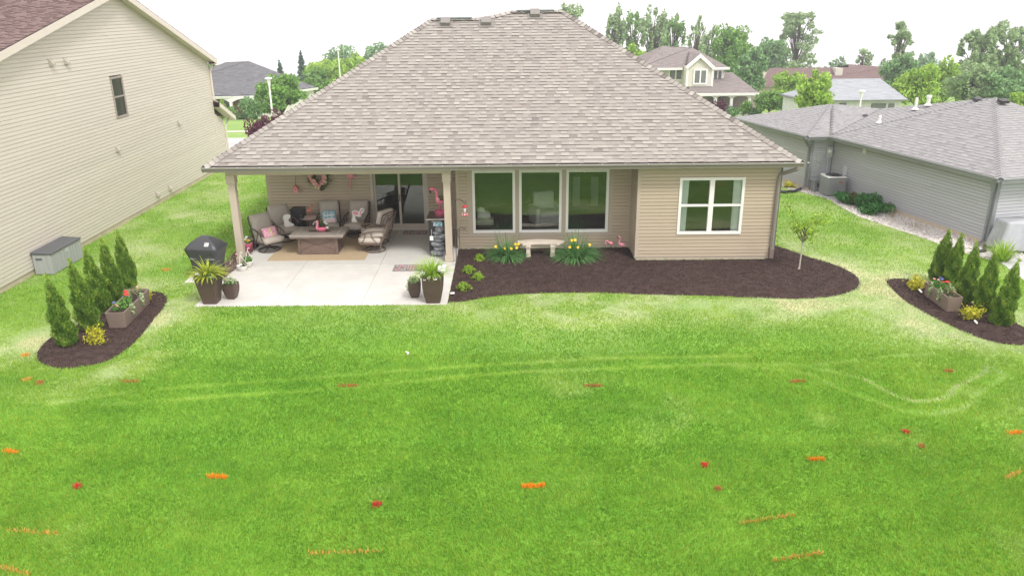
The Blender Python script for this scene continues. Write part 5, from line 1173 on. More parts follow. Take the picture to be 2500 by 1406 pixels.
# wall ornaments
def birdhouse():
    x, y, z = -5.02, BY - .09, 1.33
    o = thing('birdhouse', 'little coral pink birdhouse hanging on the patio wall left of the wreath', 'birdhouse', (x, y, z))
    b = MB(); b.extrude([(x - .062, y - .05, z), (x + .062, y - .05, z), (x + .062, y - .05, z + .13), (x, y - .05, z + .21), (x - .062, y - .05, z + .13)], (0, .1, 0)); b.build('box', M_PINKS, o)
    b = MB()
    for s_ in (-1, 1): b.extrude([(x, y - .065, z + .222), (x + s_ * .085, y - .065, z + .115), (x + s_ * .085, y - .065, z + .13), (x, y - .065, z + .24)], (0, .13, 0))
    b.build('roof', M_CORAL, o); b = MB(); b.lathe([(.016, -.003), (.016, .003)], (0, 0, 0), 10); b.v = [(x + p[0], y - .052 + p[2], z + .11 + p[1]) for p in b.v]; b.build('hole', M_BLACK, o)
    b = MB(); b.tube([(x, y, z + .23), (x + .01, y + .03, z + .34), (x + .012, y + .075, z + .5)], .006, 5); b.build('cord', M_IRON, o)
birdhouse()
wr = thing('wreath', 'round floral wreath of pink and cream blossoms on the patio wall', 'wreath', (-4.24, BY - .08, 1.80))
ns = 420; a = rng.uniform(0, 2 * np.pi, ns); rr = .25 + rng.normal(0, .07, ns); cp_ = np.stack([-4.24 + np.cos(a) * rr, BY - .06 - rng.random(ns) * .10, 1.82 + np.sin(a) * rr], -1)
da = rand_dirs(ns); db = np.cross(da, rand_dirs(ns)); adopt(leaves('leaves', cp_, da * .055, db * .03, L_OLIVE), wr)
mb = MB(); [flower(mb, (-4.24 + .24 * math.cos(k) * random.uniform(.6, 1.2), BY - .17 - random.random() * .03, 1.82 + .24 * math.sin(k) * random.uniform(.6, 1.2)), random.uniform(.05, .075), 6, (random.uniform(-.4, .4), -1, .2)) for k in np.linspace(0, 6.2, 24)]; mb.build('pink_blossoms', P_PINK, wr)
mb = MB(); [flower(mb, (-4.24 + .25 * math.cos(k) * random.uniform(.5, 1.3), BY - .17 - random.random() * .03, 1.80 + .27 * math.sin(k) * random.uniform(.5, 1.25)), random.uniform(.04, .06), 6, (random.uniform(-.4, .4), -1, .2)) for k in np.linspace(.1, 6.3, 20)]; mb.build('cream_blossoms', mat('cream_petal', (0.70, 0.55, 0.38), rough=.7), wr)
clump(wr, (-4.18, BY - .1, 1.5), 60, .09, .04, .12, .05, L_OLIVE, 'trailing_leaves')
fw = flamingo('flamingo_plaque', 'pale pink flamingo ornament hanging on the wall left of the sliding door', -3.24, BY - .07, 1.44, .78, 0, M_PINKS, group=None); 
# doormats
def doormat(x0, x1, y0, y1, z, label):
    o = thing('doormat', label, 'doormat', ((x0 + x1) / 2, (y0 + y1) / 2, z))
    b = MB(); b.box(x0, x1, y0, y1, z, z + .012); b.build('mat_base', mat('mat_brown', (0.23, 0.21, 0.20), rough=.95, var=.3, scale=40) if 'mat_brown' not in bpy.data.materials else bpy.data.materials['mat_brown'], o)
    pk, wt = MB(), MB(); nx_, ny_ = 9, 3
    for i in range(nx_):
        for j in range(ny_):
            if random.random() < .12: continue
            cx, cy = x0 + .05 + (x1 - x0 - .1) * (i + .5) / nx_, y0 + .04 + (y1 - y0 - .08) * (j + .5) / ny_
            (pk if (i * 7 + j * 3) % 5 in (0, 2, 3) else wt).prism([(cx + random.uniform(.022, .036) * math.cos(t), cy + random.uniform(.03, .05) * math.sin(t)) for t in np.linspace(0, 6.28, 8)[:-1]], z + .012, z + .0155)
    pk.build('pink_motifs', M_PINKS, o); wt.build('pale_motifs', mat('mat_pale', (0.52, 0.48, 0.42), rough=.95) if 'mat_pale' not in bpy.data.materials else bpy.data.materials['mat_pale'], o)
doormat(-1.58, -.82, 3.54, 3.98, PZ, 'dark patterned doormat in front of the sliding door')
doormat(-1.38, -.58, -.86, -.30, .012, 'pink and grey patterned doormat on the open slab beside the tall planter')
# bar cabinet, fountain and pink flamingo tower beside the right column
cb = thing('bar_cabinet', 'narrow black cabinet with pale-edged top beside the right porch column', 'cabinet', (-.25, 1.45, PZ))
b = MB(); b.box(-.50, .0, 1.05, 1.85, PZ + .02, 1.06); b.build('cabinet_body', bpy.data.materials['black_plastic'], cb, bevel=.01)
b = MB(); b.box(-.56, .04, .98, 1.92, 1.06, 1.085); b.build('counter_edge', mat('steel_edge', (0.5, 0.48, 0.45), rough=.35, metal=.3), cb); b = MB(); b.box(-.545, .025, .995, 1.905, 1.085, 1.098); b.build('counter_top', mat('espresso_top', (0.10, 0.075, 0.065), rough=.4), cb)
b = MB(); b.tube([(-.40, 1.03, 1.0), (-.12, 1.03, 1.0)], .012, 6); b.build('towel_bar', bpy.data.materials['steel_edge'], cb); b = MB(); b.box(-.36, -.10, 1.035, 1.05, .86, .97); b.build('teal_label', bpy.data.materials['teal_print'], cb)
tw = thing('flamingo_tower', 'bright pink two-tier flamingo planter tower on top of the bar cabinet', 'planter', (-.22, 1.35, 1.098))
b = MB(); b.lathe([(.13, 0), (.16, .13), (.17, .14), (.15, .14), (.13, .06), (0, .05)], (-.18, 1.35, 1.098), 18); b.build('lower_pot', M_PINK, tw, smooth=True); b = MB(); b.lathe([(.03, .04), (.03, .35), (.10, .38), (.125, .46), (.11, .46), (0, .41)], (-.18, 1.35, 1.098), 16); b.build('upper_pot', M_PINK, tw, smooth=True)
b = MB(); b.tube(bez((-.20, 1.28, 1.55), (-.32, 1.26, 1.66), (-.12, 1.24, 1.74), (-.28, 1.22, 2.02), (-.42, 1.22, 1.96), (-.40, 1.22, 1.86), n=14), [.045] * 4 + [.035] * 6 + [.045, .052, .05, .042, .03], 10); b.build('flamingo_neck', M_PINK, tw, smooth=True)
b = MB(); b.tube([(-.40, 1.22, 1.88), (-.43, 1.22, 1.83), (-.40, 1.22, 1.76)], [.036, .03, .004], 8); b.build('beak', M_BLACK, tw, smooth=True)
b = MB(); b.ball((-.22, 1.24, 1.60), .06, .05, .075); b.build('small_flamingo', M_PINKS, tw, smooth=True); clump(tw, (-.15, 1.36, 1.62), 50, .1, .08, .08, .03, L_DARK)
fo = thing('rock_fountain', 'grey tiered rock fountain standing in front of the black bar cabinet', 'fountain', (-.22, .68, PZ))
M_ROCK = mat('fountain_rock', (0.22, 0.23, 0.24), rough=.7, var=.65, scale=9, bump=1.0, bscale=14)
def rock(name, c, rx, ry, rz, parent, seed):
    b = MB(); b.ball(c, rx, ry, rz, 18); r3 = np.random.default_rng(seed); ph = r3.uniform(0, 6, 8)
    b.v = [(c[0] + (x - c[0]) * (1 + .12 * math.sin(9 * (z - c[2]) / rz * .5 + ph[0] + 3 * math.atan2(y - c[1], x - c[0]))), c[1] + (y - c[1]) * (1 + .12 * math.sin(5 * math.atan2(y - c[1], x - c[0]) + ph[1])), c[2] + (z - c[2]) * (1 + .1 * math.sin(4 * math.atan2(y - c[1], x - c[0]) + ph[2]))) for x, y, z in b.v]
    b.build(name, M_ROCK, parent, smooth=True)
for k, (dx, zc, rx, rz) in enumerate(((0, .11, .21, .10), (.03, .24, .16, .07), (-.02, .37, .19, .08), (.03, .49, .15, .06), (.05, .60, .18, .07), (.0, .70, .13, .05), (.06, .80, .12, .09))): rock('tier', (-.22 + dx, .68, PZ + zc), rx, .15, rz, fo, k)
b = MB(); b.box(-.43, -.33, .49, .50, .55, .68); b.tube([(-.38, .50, .66), (-.38, .56, .86)], .004, 4); b.build('price_tag', M_WHITE, fo)
# planters on the patio corners
M_POT = mat('brown_resin', (0.085, 0.054, 0.043), rough=.55, var=.08, scale=5, bump=.08, bscale=90)
M_SOIL = mat('potting_soil', (0.03, 0.02, 0.015), rough=1, var=.4, scale=30)
def square_pot(name, label, x, y, z, wb, wt, h, rz, group, belly=0.0):
    o = thing(name, label, 'planter', (x, y, z), rz, group); b = MB()
    n = 10; rings = []
    for i in range(n + 1):
        t = i / n; w = (wb + (wt - wb) * t + belly * math.sin(math.pi * t)) / 2; rings.append((w, t * h))
    rings += [(wt / 2 + .004, h), (wt / 2 - .025, h), (wt / 2 - .03, h - .05)]
    vs = []; k = .30
    for w, zz in rings:
        c = w * k * .5
        for sx, sy in ((1, 1), (-1, 1), (-1, -1), (1, -1)):
            pr = [(sx * w, sy * (w - c)), (sx * (w - c), sy * w)]; vs += [(a_, b_, zz) for a_, b_ in (pr if sx * sy > 0 else pr[::-1])]
    m = len(rings); fs = [(i * 8 + j, i * 8 + (j + 1) % 8, (i + 1) * 8 + (j + 1) % 8, (i + 1) * 8 + j) for i in range(m - 1) for j in range(8)] + [tuple(range(7, -1, -1))]
    b.add(vs, fs); b.build('pot', M_POT, o, world=False)
    b = MB(); b.prism([(v[0], v[1]) for v in vs[-8:]], h - .09, h - .05); b.build('soil', M_SOIL, o, world=False)
    return o
GP = 'brown square patio planters'
p1 = square_pot('tall_planter', 'tall brown planter with feathery lime fern, in front of the covered grill', -5.42, -3.54, .012, .34, .56, .70, 0, GP)
p2 = square_pot('tall_planter', 'tall brown planter with lime grass and white flowers, right corner of the patio', -.03, -3.64, .012, .34, .50, .70, 0, GP, belly=.05)
p3 = square_pot('small_planter', 'small brown planter of pale ivy beside the left tall planter', -5.02, -3.25, .012, .18, .31, .40, R(-6), GP, belly=.06)
p4 = square_pot('small_planter', 'small brown planter of pale ivy beside the right tall planter', -.52, -3.27, .012, .18, .30, .40, R(4), GP, belly=.06)
def plant_in(p, z, kind):
    x, y = origin(p).x, origin(p).y
    if kind == 'fern':
        tuft(p, (x, y, z), 150, .50, .045, L_FERN, 1.05, 1.0, 'fern_fronds', .14, 5); tuft(p, (x, y, z), 70, .30, .03, L_MID, 1.3, .6, 'low_leaves', .2, 4); clump(p, (x, y, z + .03), 160, .26, .22, .09, .035, L_MID)
        flowers('white_flowers', jit((x + .14, y - .2, z + .06), 7, .06, .03, .05) + jit((x - .2, y - .15, z + .1), 3, .05, .03, .03), .035, P_WHITE, p)
    elif kind == 'grass':
        tuft(p, (x - .02, y, z), 300, .52, .022, L_LIME, .95, .8, 'grass_leaves', .14, 4); clump(p, (x, y, z + .02), 200, .27, .22, .09, .03, L_MID)
        flowers('white_flowers', jit((x + .22, y - .08, z + .16), 14, .10, .06, .09) + jit((x, y - .24, z + .0), 5, .2, .02, .03) + jit((x - .24, y - .12, z + .08), 3, .04, .05, .04), .05, P_WHITE, p); flowers('dark_flowers', jit((x - .2, y - .2, z + .03), 4, .06, .03, .04) + jit((x + .2, y - .22, z - .01), 4, .06, .03, .04), .04, P_PURP, p)
    else:
        clump(p, (x, y, z + .05), 150, .17, .15, .12, .038, L_PALE, 'ivy_leaves'); clump(p, (x, y, z + .02), 80, .15, .13, .07, .035, L_MID, 'dark_leaves')
        clump(p, (x - .15, y - .12, z - .06), 40, .06, .05, .10, .032, L_PALE, 'trailing_ivy')
        v = []; n_ = 26; t = np.linspace(0, 1, n_); c_ = np.stack([x - .17 + .02 * np.sin(t * 9), np.full(n_, y - .15), z - .02 - .30 * t], -1); a_ = rand_dirs(n_) * .014; adopt(leaves('vine', c_, a_, np.cross(a_, rand_dirs(n_)) * .7, L_PALE), p)
plant_in(p1, .68, 'fern'); plant_in(p2, .68, 'grass'); plant_in(p3, .39, 'ivy'); plant_in(p4, .39, 'ivy')
# white hanging baskets resting on the slab edge
def basket(x, y, z, label, full):
    o = thing('hanging_basket', label, 'flower pot', (x, y, z), 0, 'white hanging baskets set down on the patio edge')
    b = MB(); b.lathe([(.085, 0), (.10, .01), (.145, .13), (.155, .15), (.145, .15), (.13, .10), (0, .10)], (x, y, z), 20); b.build('pot', M_WHITE, o, smooth=True)
    b = MB(); b.lathe([(.135, .10), (.0, .125)], (x, y, z), 16); b.build('soil', M_SOIL, o)
    b = MB(); hx, hy, hz = x + (.02 if full else -.03), y + .02, z + .50
    for k in range(3): a_ = k * 2.1 + .3; b.tube([(x + .145 * math.cos(a_), y + .145 * math.sin(a_), z + .145), (x + .10 * math.cos(a_) * .7 + (hx - x) * .4, y + .1 * math.sin(a_) * .7, z + .30), (hx, hy, hz - .06)], .006, 5)
    b.tube(bez((hx, hy, hz - .07), (hx, hy, hz + .02), (hx + .05, hy, hz + .05), (hx + .06, hy, hz - .01), n=7), .008, 5); b.build('hanger', M_WHITE, o)
    clump(o, (x + (0 if full else .05), y + (.02 if full else .06), z + .18), 220 if full else 60, .13 if full else .07, .12 if full else .06, .10, .03, L_OLIVE if not full else L_MID)
basket(-5.53, -.66, .012, 'nearer white hanging basket with bare soil on the slab edge', False); basket(-5.50, -.24, .03, 'white hanging basket full of small leaves, behind the bare one', True)
pp = thing('pink_flower_pot', 'pink pot of yellow and white pansies behind the left porch column', 'flower pot', (-6.0, 1.55, .02)); b = MB(); b.lathe([(.09, 0), (.135, .22), (.145, .24), (.125, .24), (0, .2)], (-6.0, 1.55, .02), 18); b.build('pot', M_PINK, pp, smooth=True)
clump(pp, (-6.0, 1.55, .30), 80, .11, .1, .08, .03, L_MID); flowers('yellow_pansies', jit((-5.97, 1.46, .36), 5, .06, .03, .05), .045, P_YEL, pp); flowers('white_pansies', jit((-6.02, 1.46, .43), 4, .05, .03, .05), .045, P_WHITE, pp)
bp_ = thing('black_flower_pot', 'black pot with a climbing plant on a wire trellis behind the left column', 'flower pot', (-5.95, 2.05, .02)); b = MB(); b.lathe([(.10, 0), (.13, .22), (.14, .24), (.12, .24), (0, .2)], (-5.95, 2.05, .02), 16); b.build('pot', M_BLACK, bp_, smooth=True)
b = MB(); [b.tube([(-5.95 + q_, 2.05, .22), (-5.95 + q_ * 1.6, 2.08, .85)], .006, 5) for q_ in (-.08, 0, .08)]; [b.tube([(-6.08, 2.07, zz), (-5.82, 2.07, zz)], .005, 5) for zz in (.45, .65, .82)]; b.build('trellis', M_WHITE, bp_); clump(bp_, (-5.95, 2.04, .48), 220, .13, .09, .26, .035, L_MID); flowers('white_flowers', jit((-5.86, 1.95, .75), 4, .08, .03, .12), .035, P_WHITE, bp_)
pl = MB(); pl.lathe([(0, .0), (.12, .0), (.16, .03), (.15, .035), (0, .012)], (-6.1, 1.05, .03), 16); tag(set_down(pl.build('pink_saucer', M_PINKS, None), -6.1, 1.05), 'pink saucer lying on the bark strip by the left column base', 'saucer')
# covered grill
M_GCOV = mat('black_vinyl', (0.05, 0.052, 0.056), rough=.42, var=.15, scale=4, bump=.35, bscale=6, spec=.5)
gr = thing('covered_grill', 'barbecue grill under a fitted black cover with white label, beside the patio', 'grill', (-6.25, -1.2, 0), R(-8))
prof = [(0.0, .335, .26), (.3, .335, .26), (.52, .37, .27), (.72, .43, .31), (.80, .455, .33), (.84, .45, .325), (.97, .34, .225), (1.07, .19, .12), (1.13, .07, .04)]
b = MB(); N = 40; vs = []
for z, rx, ry in prof:
    for i in range(N):
        a_ = 2 * math.pi * i / N; c_, s_ = math.cos(a_), math.sin(a_); k = max(abs(c_), abs(s_)) ** .92; f = 1 + (.012 * math.sin(5 * a_ + z * 8) if z < .8 else .006 * math.sin(3 * a_))
        vs.append((c_ / k * rx * f, s_ / k * ry * f, z + .02))
b.add(vs, [(j * N + i, j * N + (i + 1) % N, (j + 1) * N + (i + 1) % N, (j + 1) * N + i) for j in range(len(prof) - 1) for i in range(N)] + [tuple((len(prof) - 1) * N + i for i in range(N))]); b.build('cover', M_GCOV, gr, smooth=True, world=False)
b = MB(); b.obox((.16, -.235, .965), (.062, 0, 0), Vector((0, .36, .5)).normalized() * .055, Vector((0, -.5, .36)).normalized() * .012); lb = b.build('label_patch', mat('patch_white', (0.62, 0.62, 0.62), rough=.6), gr, world=False, bevel=.008)
b = MB(); upv = Vector((0, .36, .5)).normalized(); nv = Vector((0, -.5, .36)).normalized() * .0135
for s_ in (-1, 1): b.obox(Vector((.16 + s_ * .02, -.275, 1.025)) + nv, Vector((.006, 0, 0)), upv * .032 + Vector((s_ * .012, 0, 0)), nv * .05)
b.obox(Vector((.16, -.235, .965)) + nv - upv * .008, (.006, 0, 0), upv * .02, nv * .05); b.build('patch_emblem', mat('emblem_grey', (0.16, 0.16, 0.16), rough=.6), lb, world=False)
b = MB(); b.box(-.34, .34, -.275, -.262, .56, .62); b.build('reflective_band', mat('grey_band', (0.25, 0.25, 0.26), rough=.4), gr, world=False)
b = MB(); b.box(-6.74, -6.2, -1.74, -.9, .0, .03); tag(set_down(b.build('paving_slab', M_CONC, None, bevel=.01), -6.7, -1.2), 'pale concrete paver half hidden under the covered grill', 'paver')
# deck box
db_ = thing('deck_box', 'grey plank-look plastic deck box with dark lid against the cream house wall', 'storage box', (-11.0, .1, 0))
M_PLANK = mat('grey_resin', (0.36, 0.37, 0.37), rough=.6, var=.1, scale=5, stretch=(1, 1, .15))
bx0, bx1, by0, by1 = -11.13, -10.63, -.75, .80
b = MB(); b.box(bx0, bx1, by0, by1, .02, .58)
for k in range(10): y_ = by0 + .005 + (by1 - by0) * k / 10; b.box(bx1, bx1 + .008, y_ + .012, y_ + (by1 - by0) / 10 - .004, .03, .575)
for k in range(4): x_ = bx0 + (bx1 - bx0) * k / 4; b.box(x_ + .008, x_ + (bx1 - bx0) / 4 - .004, by0 - .008, by0, .03, .575)
b.build('box_body', M_PLANK, db_); b = MB(); b.add([(bx0 - .02, by0 - .03, .58), (bx1 + .035, by0 - .03, .58), (bx1 + .035, by1 + .03, .58), (bx0 - .02, by1 + .03, .58), (bx0 - .02, by0 - .03, .66), (bx1 + .035, by0 - .03, .615), (bx1 + .035, by1 + .03, .615), (bx0 - .02, by1 + .03, .66)], [(3, 2, 1, 0), (4, 5, 6, 7), (0, 1, 5, 4), (1, 2, 6, 5), (2, 3, 7, 6), (3, 0, 4, 7)]); b.build('lid', mat('dark_lid', (0.095, 0.10, 0.105), rough=.55, var=.1), db_, bevel=.012)
b = MB(); b.box(bx1 + .008, bx1 + .02, -.03, .10, .43, .55); b.build('latch', mat('latch_grey', (.45, .46, .46), rough=.5), db_); b = MB(); b.box(-11.05, -10.88, by0 - .012, by0 - .006, .42, .48); b.build('handle_recess', bpy.data.materials['dark_lid'], db_)
# bed furniture
bn = thing('stone_bench', 'curved pale concrete bench under the picture windows between two yellow daylily clumps', 'bench', (2.75, .5, .05))
M_BEN = mat('cast_concrete', (0.60, 0.53, 0.43), rough=.9, var=.12, scale=6, bump=.4, bscale=50)
arc = [R(-90 + 30.0 * (i / 12 * 2 - 1)) for i in range(13)]; cy_ = .55 - .25; Rr = 1.42
outer = [(2.75 + Rr * math.sin(t) * 1.0, .75 - Rr * (1 - math.cos(t)) + .0) for t in np.linspace(-.52, .52, 13)]; inner = [(2.75 + (Rr - .36) * math.sin(t), .75 - .36 - (Rr - .36) * (1 - math.cos(t))) for t in np.linspace(.50, -.50, 13)]
b = MB(); b.prism(outer + inner, .415, .485); b.build('seat', M_BEN, bn, bevel=.015)
for x in (2.40, 3.10): b = MB(); b.box(x - .06, x + .06, .33, .55, .04, .415); b.box(x - .075, x + .075, .30, .58, .34, .413); b.box(x - .07, x + .07, .305, .575, .04, .12); b.build('leg', M_BEN, bn, bevel=.012)
flamingo('lawn_flamingo', 'pink lawn flamingo with its head bent down, in the mulch by the wall corner', 4.86, 1.02, .04, .46, R(10), M_PINKS, head_down=True, group='pink lawn flamingos', legm=M_IRON); flamingo('lawn_flamingo', 'pink lawn flamingo with upright neck, in the mulch by the wall corner', 5.14, .70, .04, .53, R(-10), M_PINKS, group='pink lawn flamingos', legm=M_IRON)
hk = thing('shepherd_hook', 'tall black shepherd hook holding the hummingbird feeder beside the right column', 'plant hook', (.34, -.38, 0))
b = MB(); b.tube([(.36, -.38, 0), (.36, -.38, 1.62)] + bez((.36, -.38, 1.72), (.36, -.38, 2.0), (.56, -.38, 2.0), (.60, -.38, 1.76), (.66, -.38, 1.76), (.67, -.38, 1.84), n=12), .010, 6); b.build('pole', M_IRON, hk); b = MB(); b.tube([(.26, -.38, .12), (.27, -.38, .16), (.46, -.38, .16), (.47, -.38, .0)], .008, 5); b.build('step_in_foot', M_IRON, hk)
hk = thing('shepherd_hook', 'short black shepherd hook with a double crook beside the picture window wall', 'plant hook', (.40, .95, 0)); b = MB(); b.tube([(.40, .95, 0), (.39, .95, .62)] + bez((.39, .95, .68), (.40, .95, .90), (.52, .95, .86), (.50, .95, .72), (.57, .95, .72), (.57, .95, .82), n=10), .009, 6); b.tube(bez((.39, .95, .5), (.32, .95, .55), (.34, .95, .72), (.37, .95, .78), n=6), .008, 5); b.build('pole', M_IRON, hk)
hf = thing('hummingbird_feeder', 'red and clear hummingbird feeder hanging from the tall shepherd hook', 'bird feeder', (.635, -.38, 1.47))
M_RED = mat('red_plastic', (0.58, 0.02, 0.04), rough=.35)
b = MB(); b.lathe([(.03, 0), (.085, .015), (.095, .03), (.05, .05), (.03, .06)], (.635, -.38, 1.45), 16); b.build('base_dish', M_RED, hf, smooth=True); b = MB(); b.lathe([(.028, .06), (.036, .16), (.034, .22)], (.635, -.38, 1.45), 14); b.build('bottle', mat('clear_plastic', (0.62, 0.60, 0.58), rough=.2), hf, smooth=True)
b = MB(); b.lathe([(.036, .22), (.075, .25), (.06, .27), (.01, .285)], (.635, -.38, 1.45), 14); b.tube([(.635, -.38, 1.73), (.635, -.38, 1.77)], .005, 5); b.build('top_cap', M_RED, hf, smooth=True); b = MB(); [flower(b, (.635 + .07 * math.cos(k), -.38 + .07 * math.sin(k), 1.49), .022) for k in (3.6, 4.7, 5.8)]; b.build('port_flowers', P_WHITE, hf)
b = MB(); b.obox((.40, -3.2, .075), (.05, .01, .0), (.0, .03, .012), (0, -.002, .004)); tag(set_down(b.build('plant_tag', M_WHITE, None), .4, -3.2), 'white plant tag lying in the mulch near the patio corner', 'plant tag')
b = MB(); b.tube([(-.33, -7.1, .03), (-.27, -7.16, .035), (-.28, -7.22, .03)], .02, 5); tag(set_down(b.build('paper_scrap', M_WHITE, None), -.3, -7.15), 'small white scrap lying on the lawn', 'litter')
# trough planters
def trough(a_, b2, w, h, label, seed):
    a_, b2 = Vector((*site(a_[0], a_[1]), 0)), Vector((*site(b2[0], b2[1]), 0)); d = (b2 - a_); L = d.length; rz = math.atan2(d.y, d.x); c = (a_ + b2) / 2; SURVEY[0] = False
    o = thing('trough_planter', label, 'planter', (c.x, c.y, .06), rz, 'brown trough planters in front of the arborvitae')
    b = MB(); vs = []; ch = .025
    for hw, hl, z in ((w / 2 * .86, L / 2 * .97, 0), (w / 2, L / 2, h), (w / 2 - .03, L / 2 - .03, h), (w / 2 - .035, L / 2 - .035, h - .05)):
        vs += [(-hl + ch, -hw, z), (hl - ch, -hw, z), (hl, -hw + ch, z), (hl, hw - ch, z), (hl - ch, hw, z), (-hl + ch, hw, z), (-hl, hw - ch, z), (-hl, -hw + ch, z)]
    b.add(vs, [(i * 8 + j, i * 8 + (j + 1) % 8, (i + 1) * 8 + (j + 1) % 8, (i + 1) * 8 + j) for i in range(3) for j in range(8)]); b.build('pot', mat('taupe_resin', (0.20, 0.15, 0.12), rough=.6, var=.08, bump=.08, bscale=90) if 'taupe_resin' not in bpy.data.materials else bpy.data.materials['taupe_resin'], o, world=False)
    b = MB(); b.prism([(v[0], v[1]) for v in vs[-8:]], h - .08, h - .05); b.build('soil', M_SOIL, o, world=False)
    Mw = Matrix.Translation((c.x, c.y, .06)) @ Matrix.Rotation(rz, 4, 'Z')
    def add(nm, n, lx, ly, lz, rx, ry, rz_, s, m):
        q_ = clump(None, (lx, ly, lz), n, rx, ry, rz_, s, m, nm); q_.parent = o
    add('foliage', 240, -L * .18, 0, h + .02, L * .26, w * .36, .10, .035, L_MID); add('foliage', 110, L * .25, .0, h + .03, L * .2, w * .32, .12, .03, L_OLIVE); add('dusty_leaves', 40, L * .1, .05, h + .1, .1, .08, .10, .03, L_PALE)
    for lx in (-L * .22, L * .16): add('trailing_ivy', 80, lx, -w * .5, h - .07, .10, .05, .17, .038, L_PALE)
    def fl(nm, pts, r, m):
        mb = MB(); [flower(mb, p, r, 6, (random.uniform(-.3, .3), random.uniform(-.5, .2), .9)) for p in pts]; mb.build(nm, m, o, world=False)
    fl('red_flowers', [(-L * .03, -.02, h + .16), (L * .04, .03, h + .19)], .06, P_RED); fl('pink_flowers', [(-L * .4, -.03, h + .1), (-L * .34, .04, h + .1), (L * .4, 0, h + .1)], .035, P_PINK); fl('blue_flowers', [(-L * .35, .08, h + .15), (-L * .3, .1, h + .13)], .04, mat('blue_petal', (0.12, 0.16, 0.45), rough=.7) if 'blue_petal' not in bpy.data.materials else bpy.data.materials['blue_petal'])
    return o
trough((-6.83, -5.55, 0), (-7.02, -3.72, 0), .44, .37, 'brown trough planter with red geraniums and ivy in the left mulch bed', 1)
trough((12.05, -3.70, 0), (11.92, -5.02, 0), .36, .36, 'brown trough planter with red geraniums and ivy in the right mulch bed', 2)
SURVEY[0] = False

# ------------------------------------------------------------------ garden plants
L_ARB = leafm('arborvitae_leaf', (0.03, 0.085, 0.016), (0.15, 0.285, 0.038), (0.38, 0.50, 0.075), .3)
M_BARKT = mat('tree_bark', (0.10, 0.075, 0.055), rough=.95, var=.35, scale=12, bump=.6, bscale=20); M_PALEB = mat('pale_bark', (0.42, 0.38, 0.32), rough=.9, var=.25, scale=14, stretch=(1, 1, 4))
def arborvitae(px, py, y, top, r, label, seed, lean=0.0):
    p = gp(px, py); x, yy = p.x, p.y; h = max(.9, top)
    o = thing('arborvitae', label, 'arborvitae', (x, yy, .03), 0, 'young arborvitae in the mulch beds')
    r3 = np.random.default_rng(seed); n = 7500; r *= .70 + .15 * r3.random()
    t = 1 - np.sqrt(r3.random(n)) ; t = t * .98 + .02 * r3.random(n)
    th = r3.uniform(0, 2 * np.pi, n)
    sh = r3.uniform(-.06, .08); prof = np.interp(t, [0, .05, .18 + sh, .4 + sh, .7 + sh * .5, .9, 1], [.60, .90, 1.0, .90, .60, .34, .10]) * r
    lump = 1 + .16 * np.sin(th * 3 + t * 11 + seed) + .12 * np.sin(th * 5 - t * 17 + 2 * seed) + .10 * np.sin(th * 2 + t * 29)
    rad = prof * lump * (.55 + .45 * r3.random(n) ** .5)
    c = np.stack([np.cos(th) * rad + lean * t * h, np.sin(th) * rad, .04 + t * h], -1)
    a = np.stack([np.cos(th) * .55, np.sin(th) * .55, np.ones(n)], -1) + r3.normal(0, .35, (n, 3)); a /= np.linalg.norm(a, axis=1, keepdims=True)
    b = np.cross(a, np.stack([np.cos(th), np.sin(th), np.zeros(n)], -1) + r3.normal(0, .5, (n, 3))); b /= np.linalg.norm(b, axis=1, keepdims=True)
    s = r3.uniform(.020, .046, (n, 1)); rn = np.clip(.30 + .55 * (rad / (prof * 1.2 + 1e-6)) ** 2 * r3.uniform(.4, 1.1, n) + .22 * (t - .4) + .12 * np.sin(th * 4 + t * 20 + seed), 0, 1)  # inner leaves darker, outer and upper ones brighter: light and shade in the colour
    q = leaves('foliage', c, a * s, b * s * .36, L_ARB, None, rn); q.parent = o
    # a few leader shoots
    m = 60; t2 = r3.uniform(.85, 1.06, m); c2 = np.stack([r3.normal(0, .02, m) + lean * t2 * h, r3.normal(0, .02, m), .04 + t2 * h], -1); a2 = rand_dirs(m, 2.2); q = leaves('leader_shoots', c2, a2 * .045, np.cross(a2, rand_dirs(m)) * .018, L_ARB, None, r3.uniform(.6, 1, m)); q.parent = o
    b_ = MB(); b_.tube([(0, 0, 0), (lean * .4 * h, 0, .4 * h), (lean * h, 0, h * .95)], [.03, .02, .006], 6); b_.build('trunk', M_BARKT, o, world=False)
AL = ['arborvitae nearest the camera in the left bed, in front of the golden shrub', 'arborvitae in the left bed directly behind the nearest one, beside the golden shrub', 'middle arborvitae of the left bed, behind the near end of the trough planter', 'second arborvitae from the far end of the left bed, behind the trough planter', 'farthest arborvitae of the left bed, slimmest and most upright']
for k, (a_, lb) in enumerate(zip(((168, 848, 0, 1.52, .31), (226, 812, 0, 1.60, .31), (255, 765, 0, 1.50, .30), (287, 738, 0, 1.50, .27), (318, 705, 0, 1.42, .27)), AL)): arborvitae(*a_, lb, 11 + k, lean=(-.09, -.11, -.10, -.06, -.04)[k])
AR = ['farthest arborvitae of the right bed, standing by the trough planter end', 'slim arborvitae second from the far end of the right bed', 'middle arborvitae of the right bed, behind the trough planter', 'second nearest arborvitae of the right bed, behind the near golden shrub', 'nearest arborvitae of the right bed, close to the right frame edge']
for k, (a_, lb) in enumerate(zip(((2288, 690, 0, 1.28, .27), (2316, 702, 0, 1.28, .27), (2352, 742, 0, 1.42, .29), (2396, 768, 0, 1.42, .29), (2440, 798, 0, 1.42, .30)), AR)): arborvitae(*a_, lb, 31 + k, lean=(.04, .06, .02, .02, .06)[k])
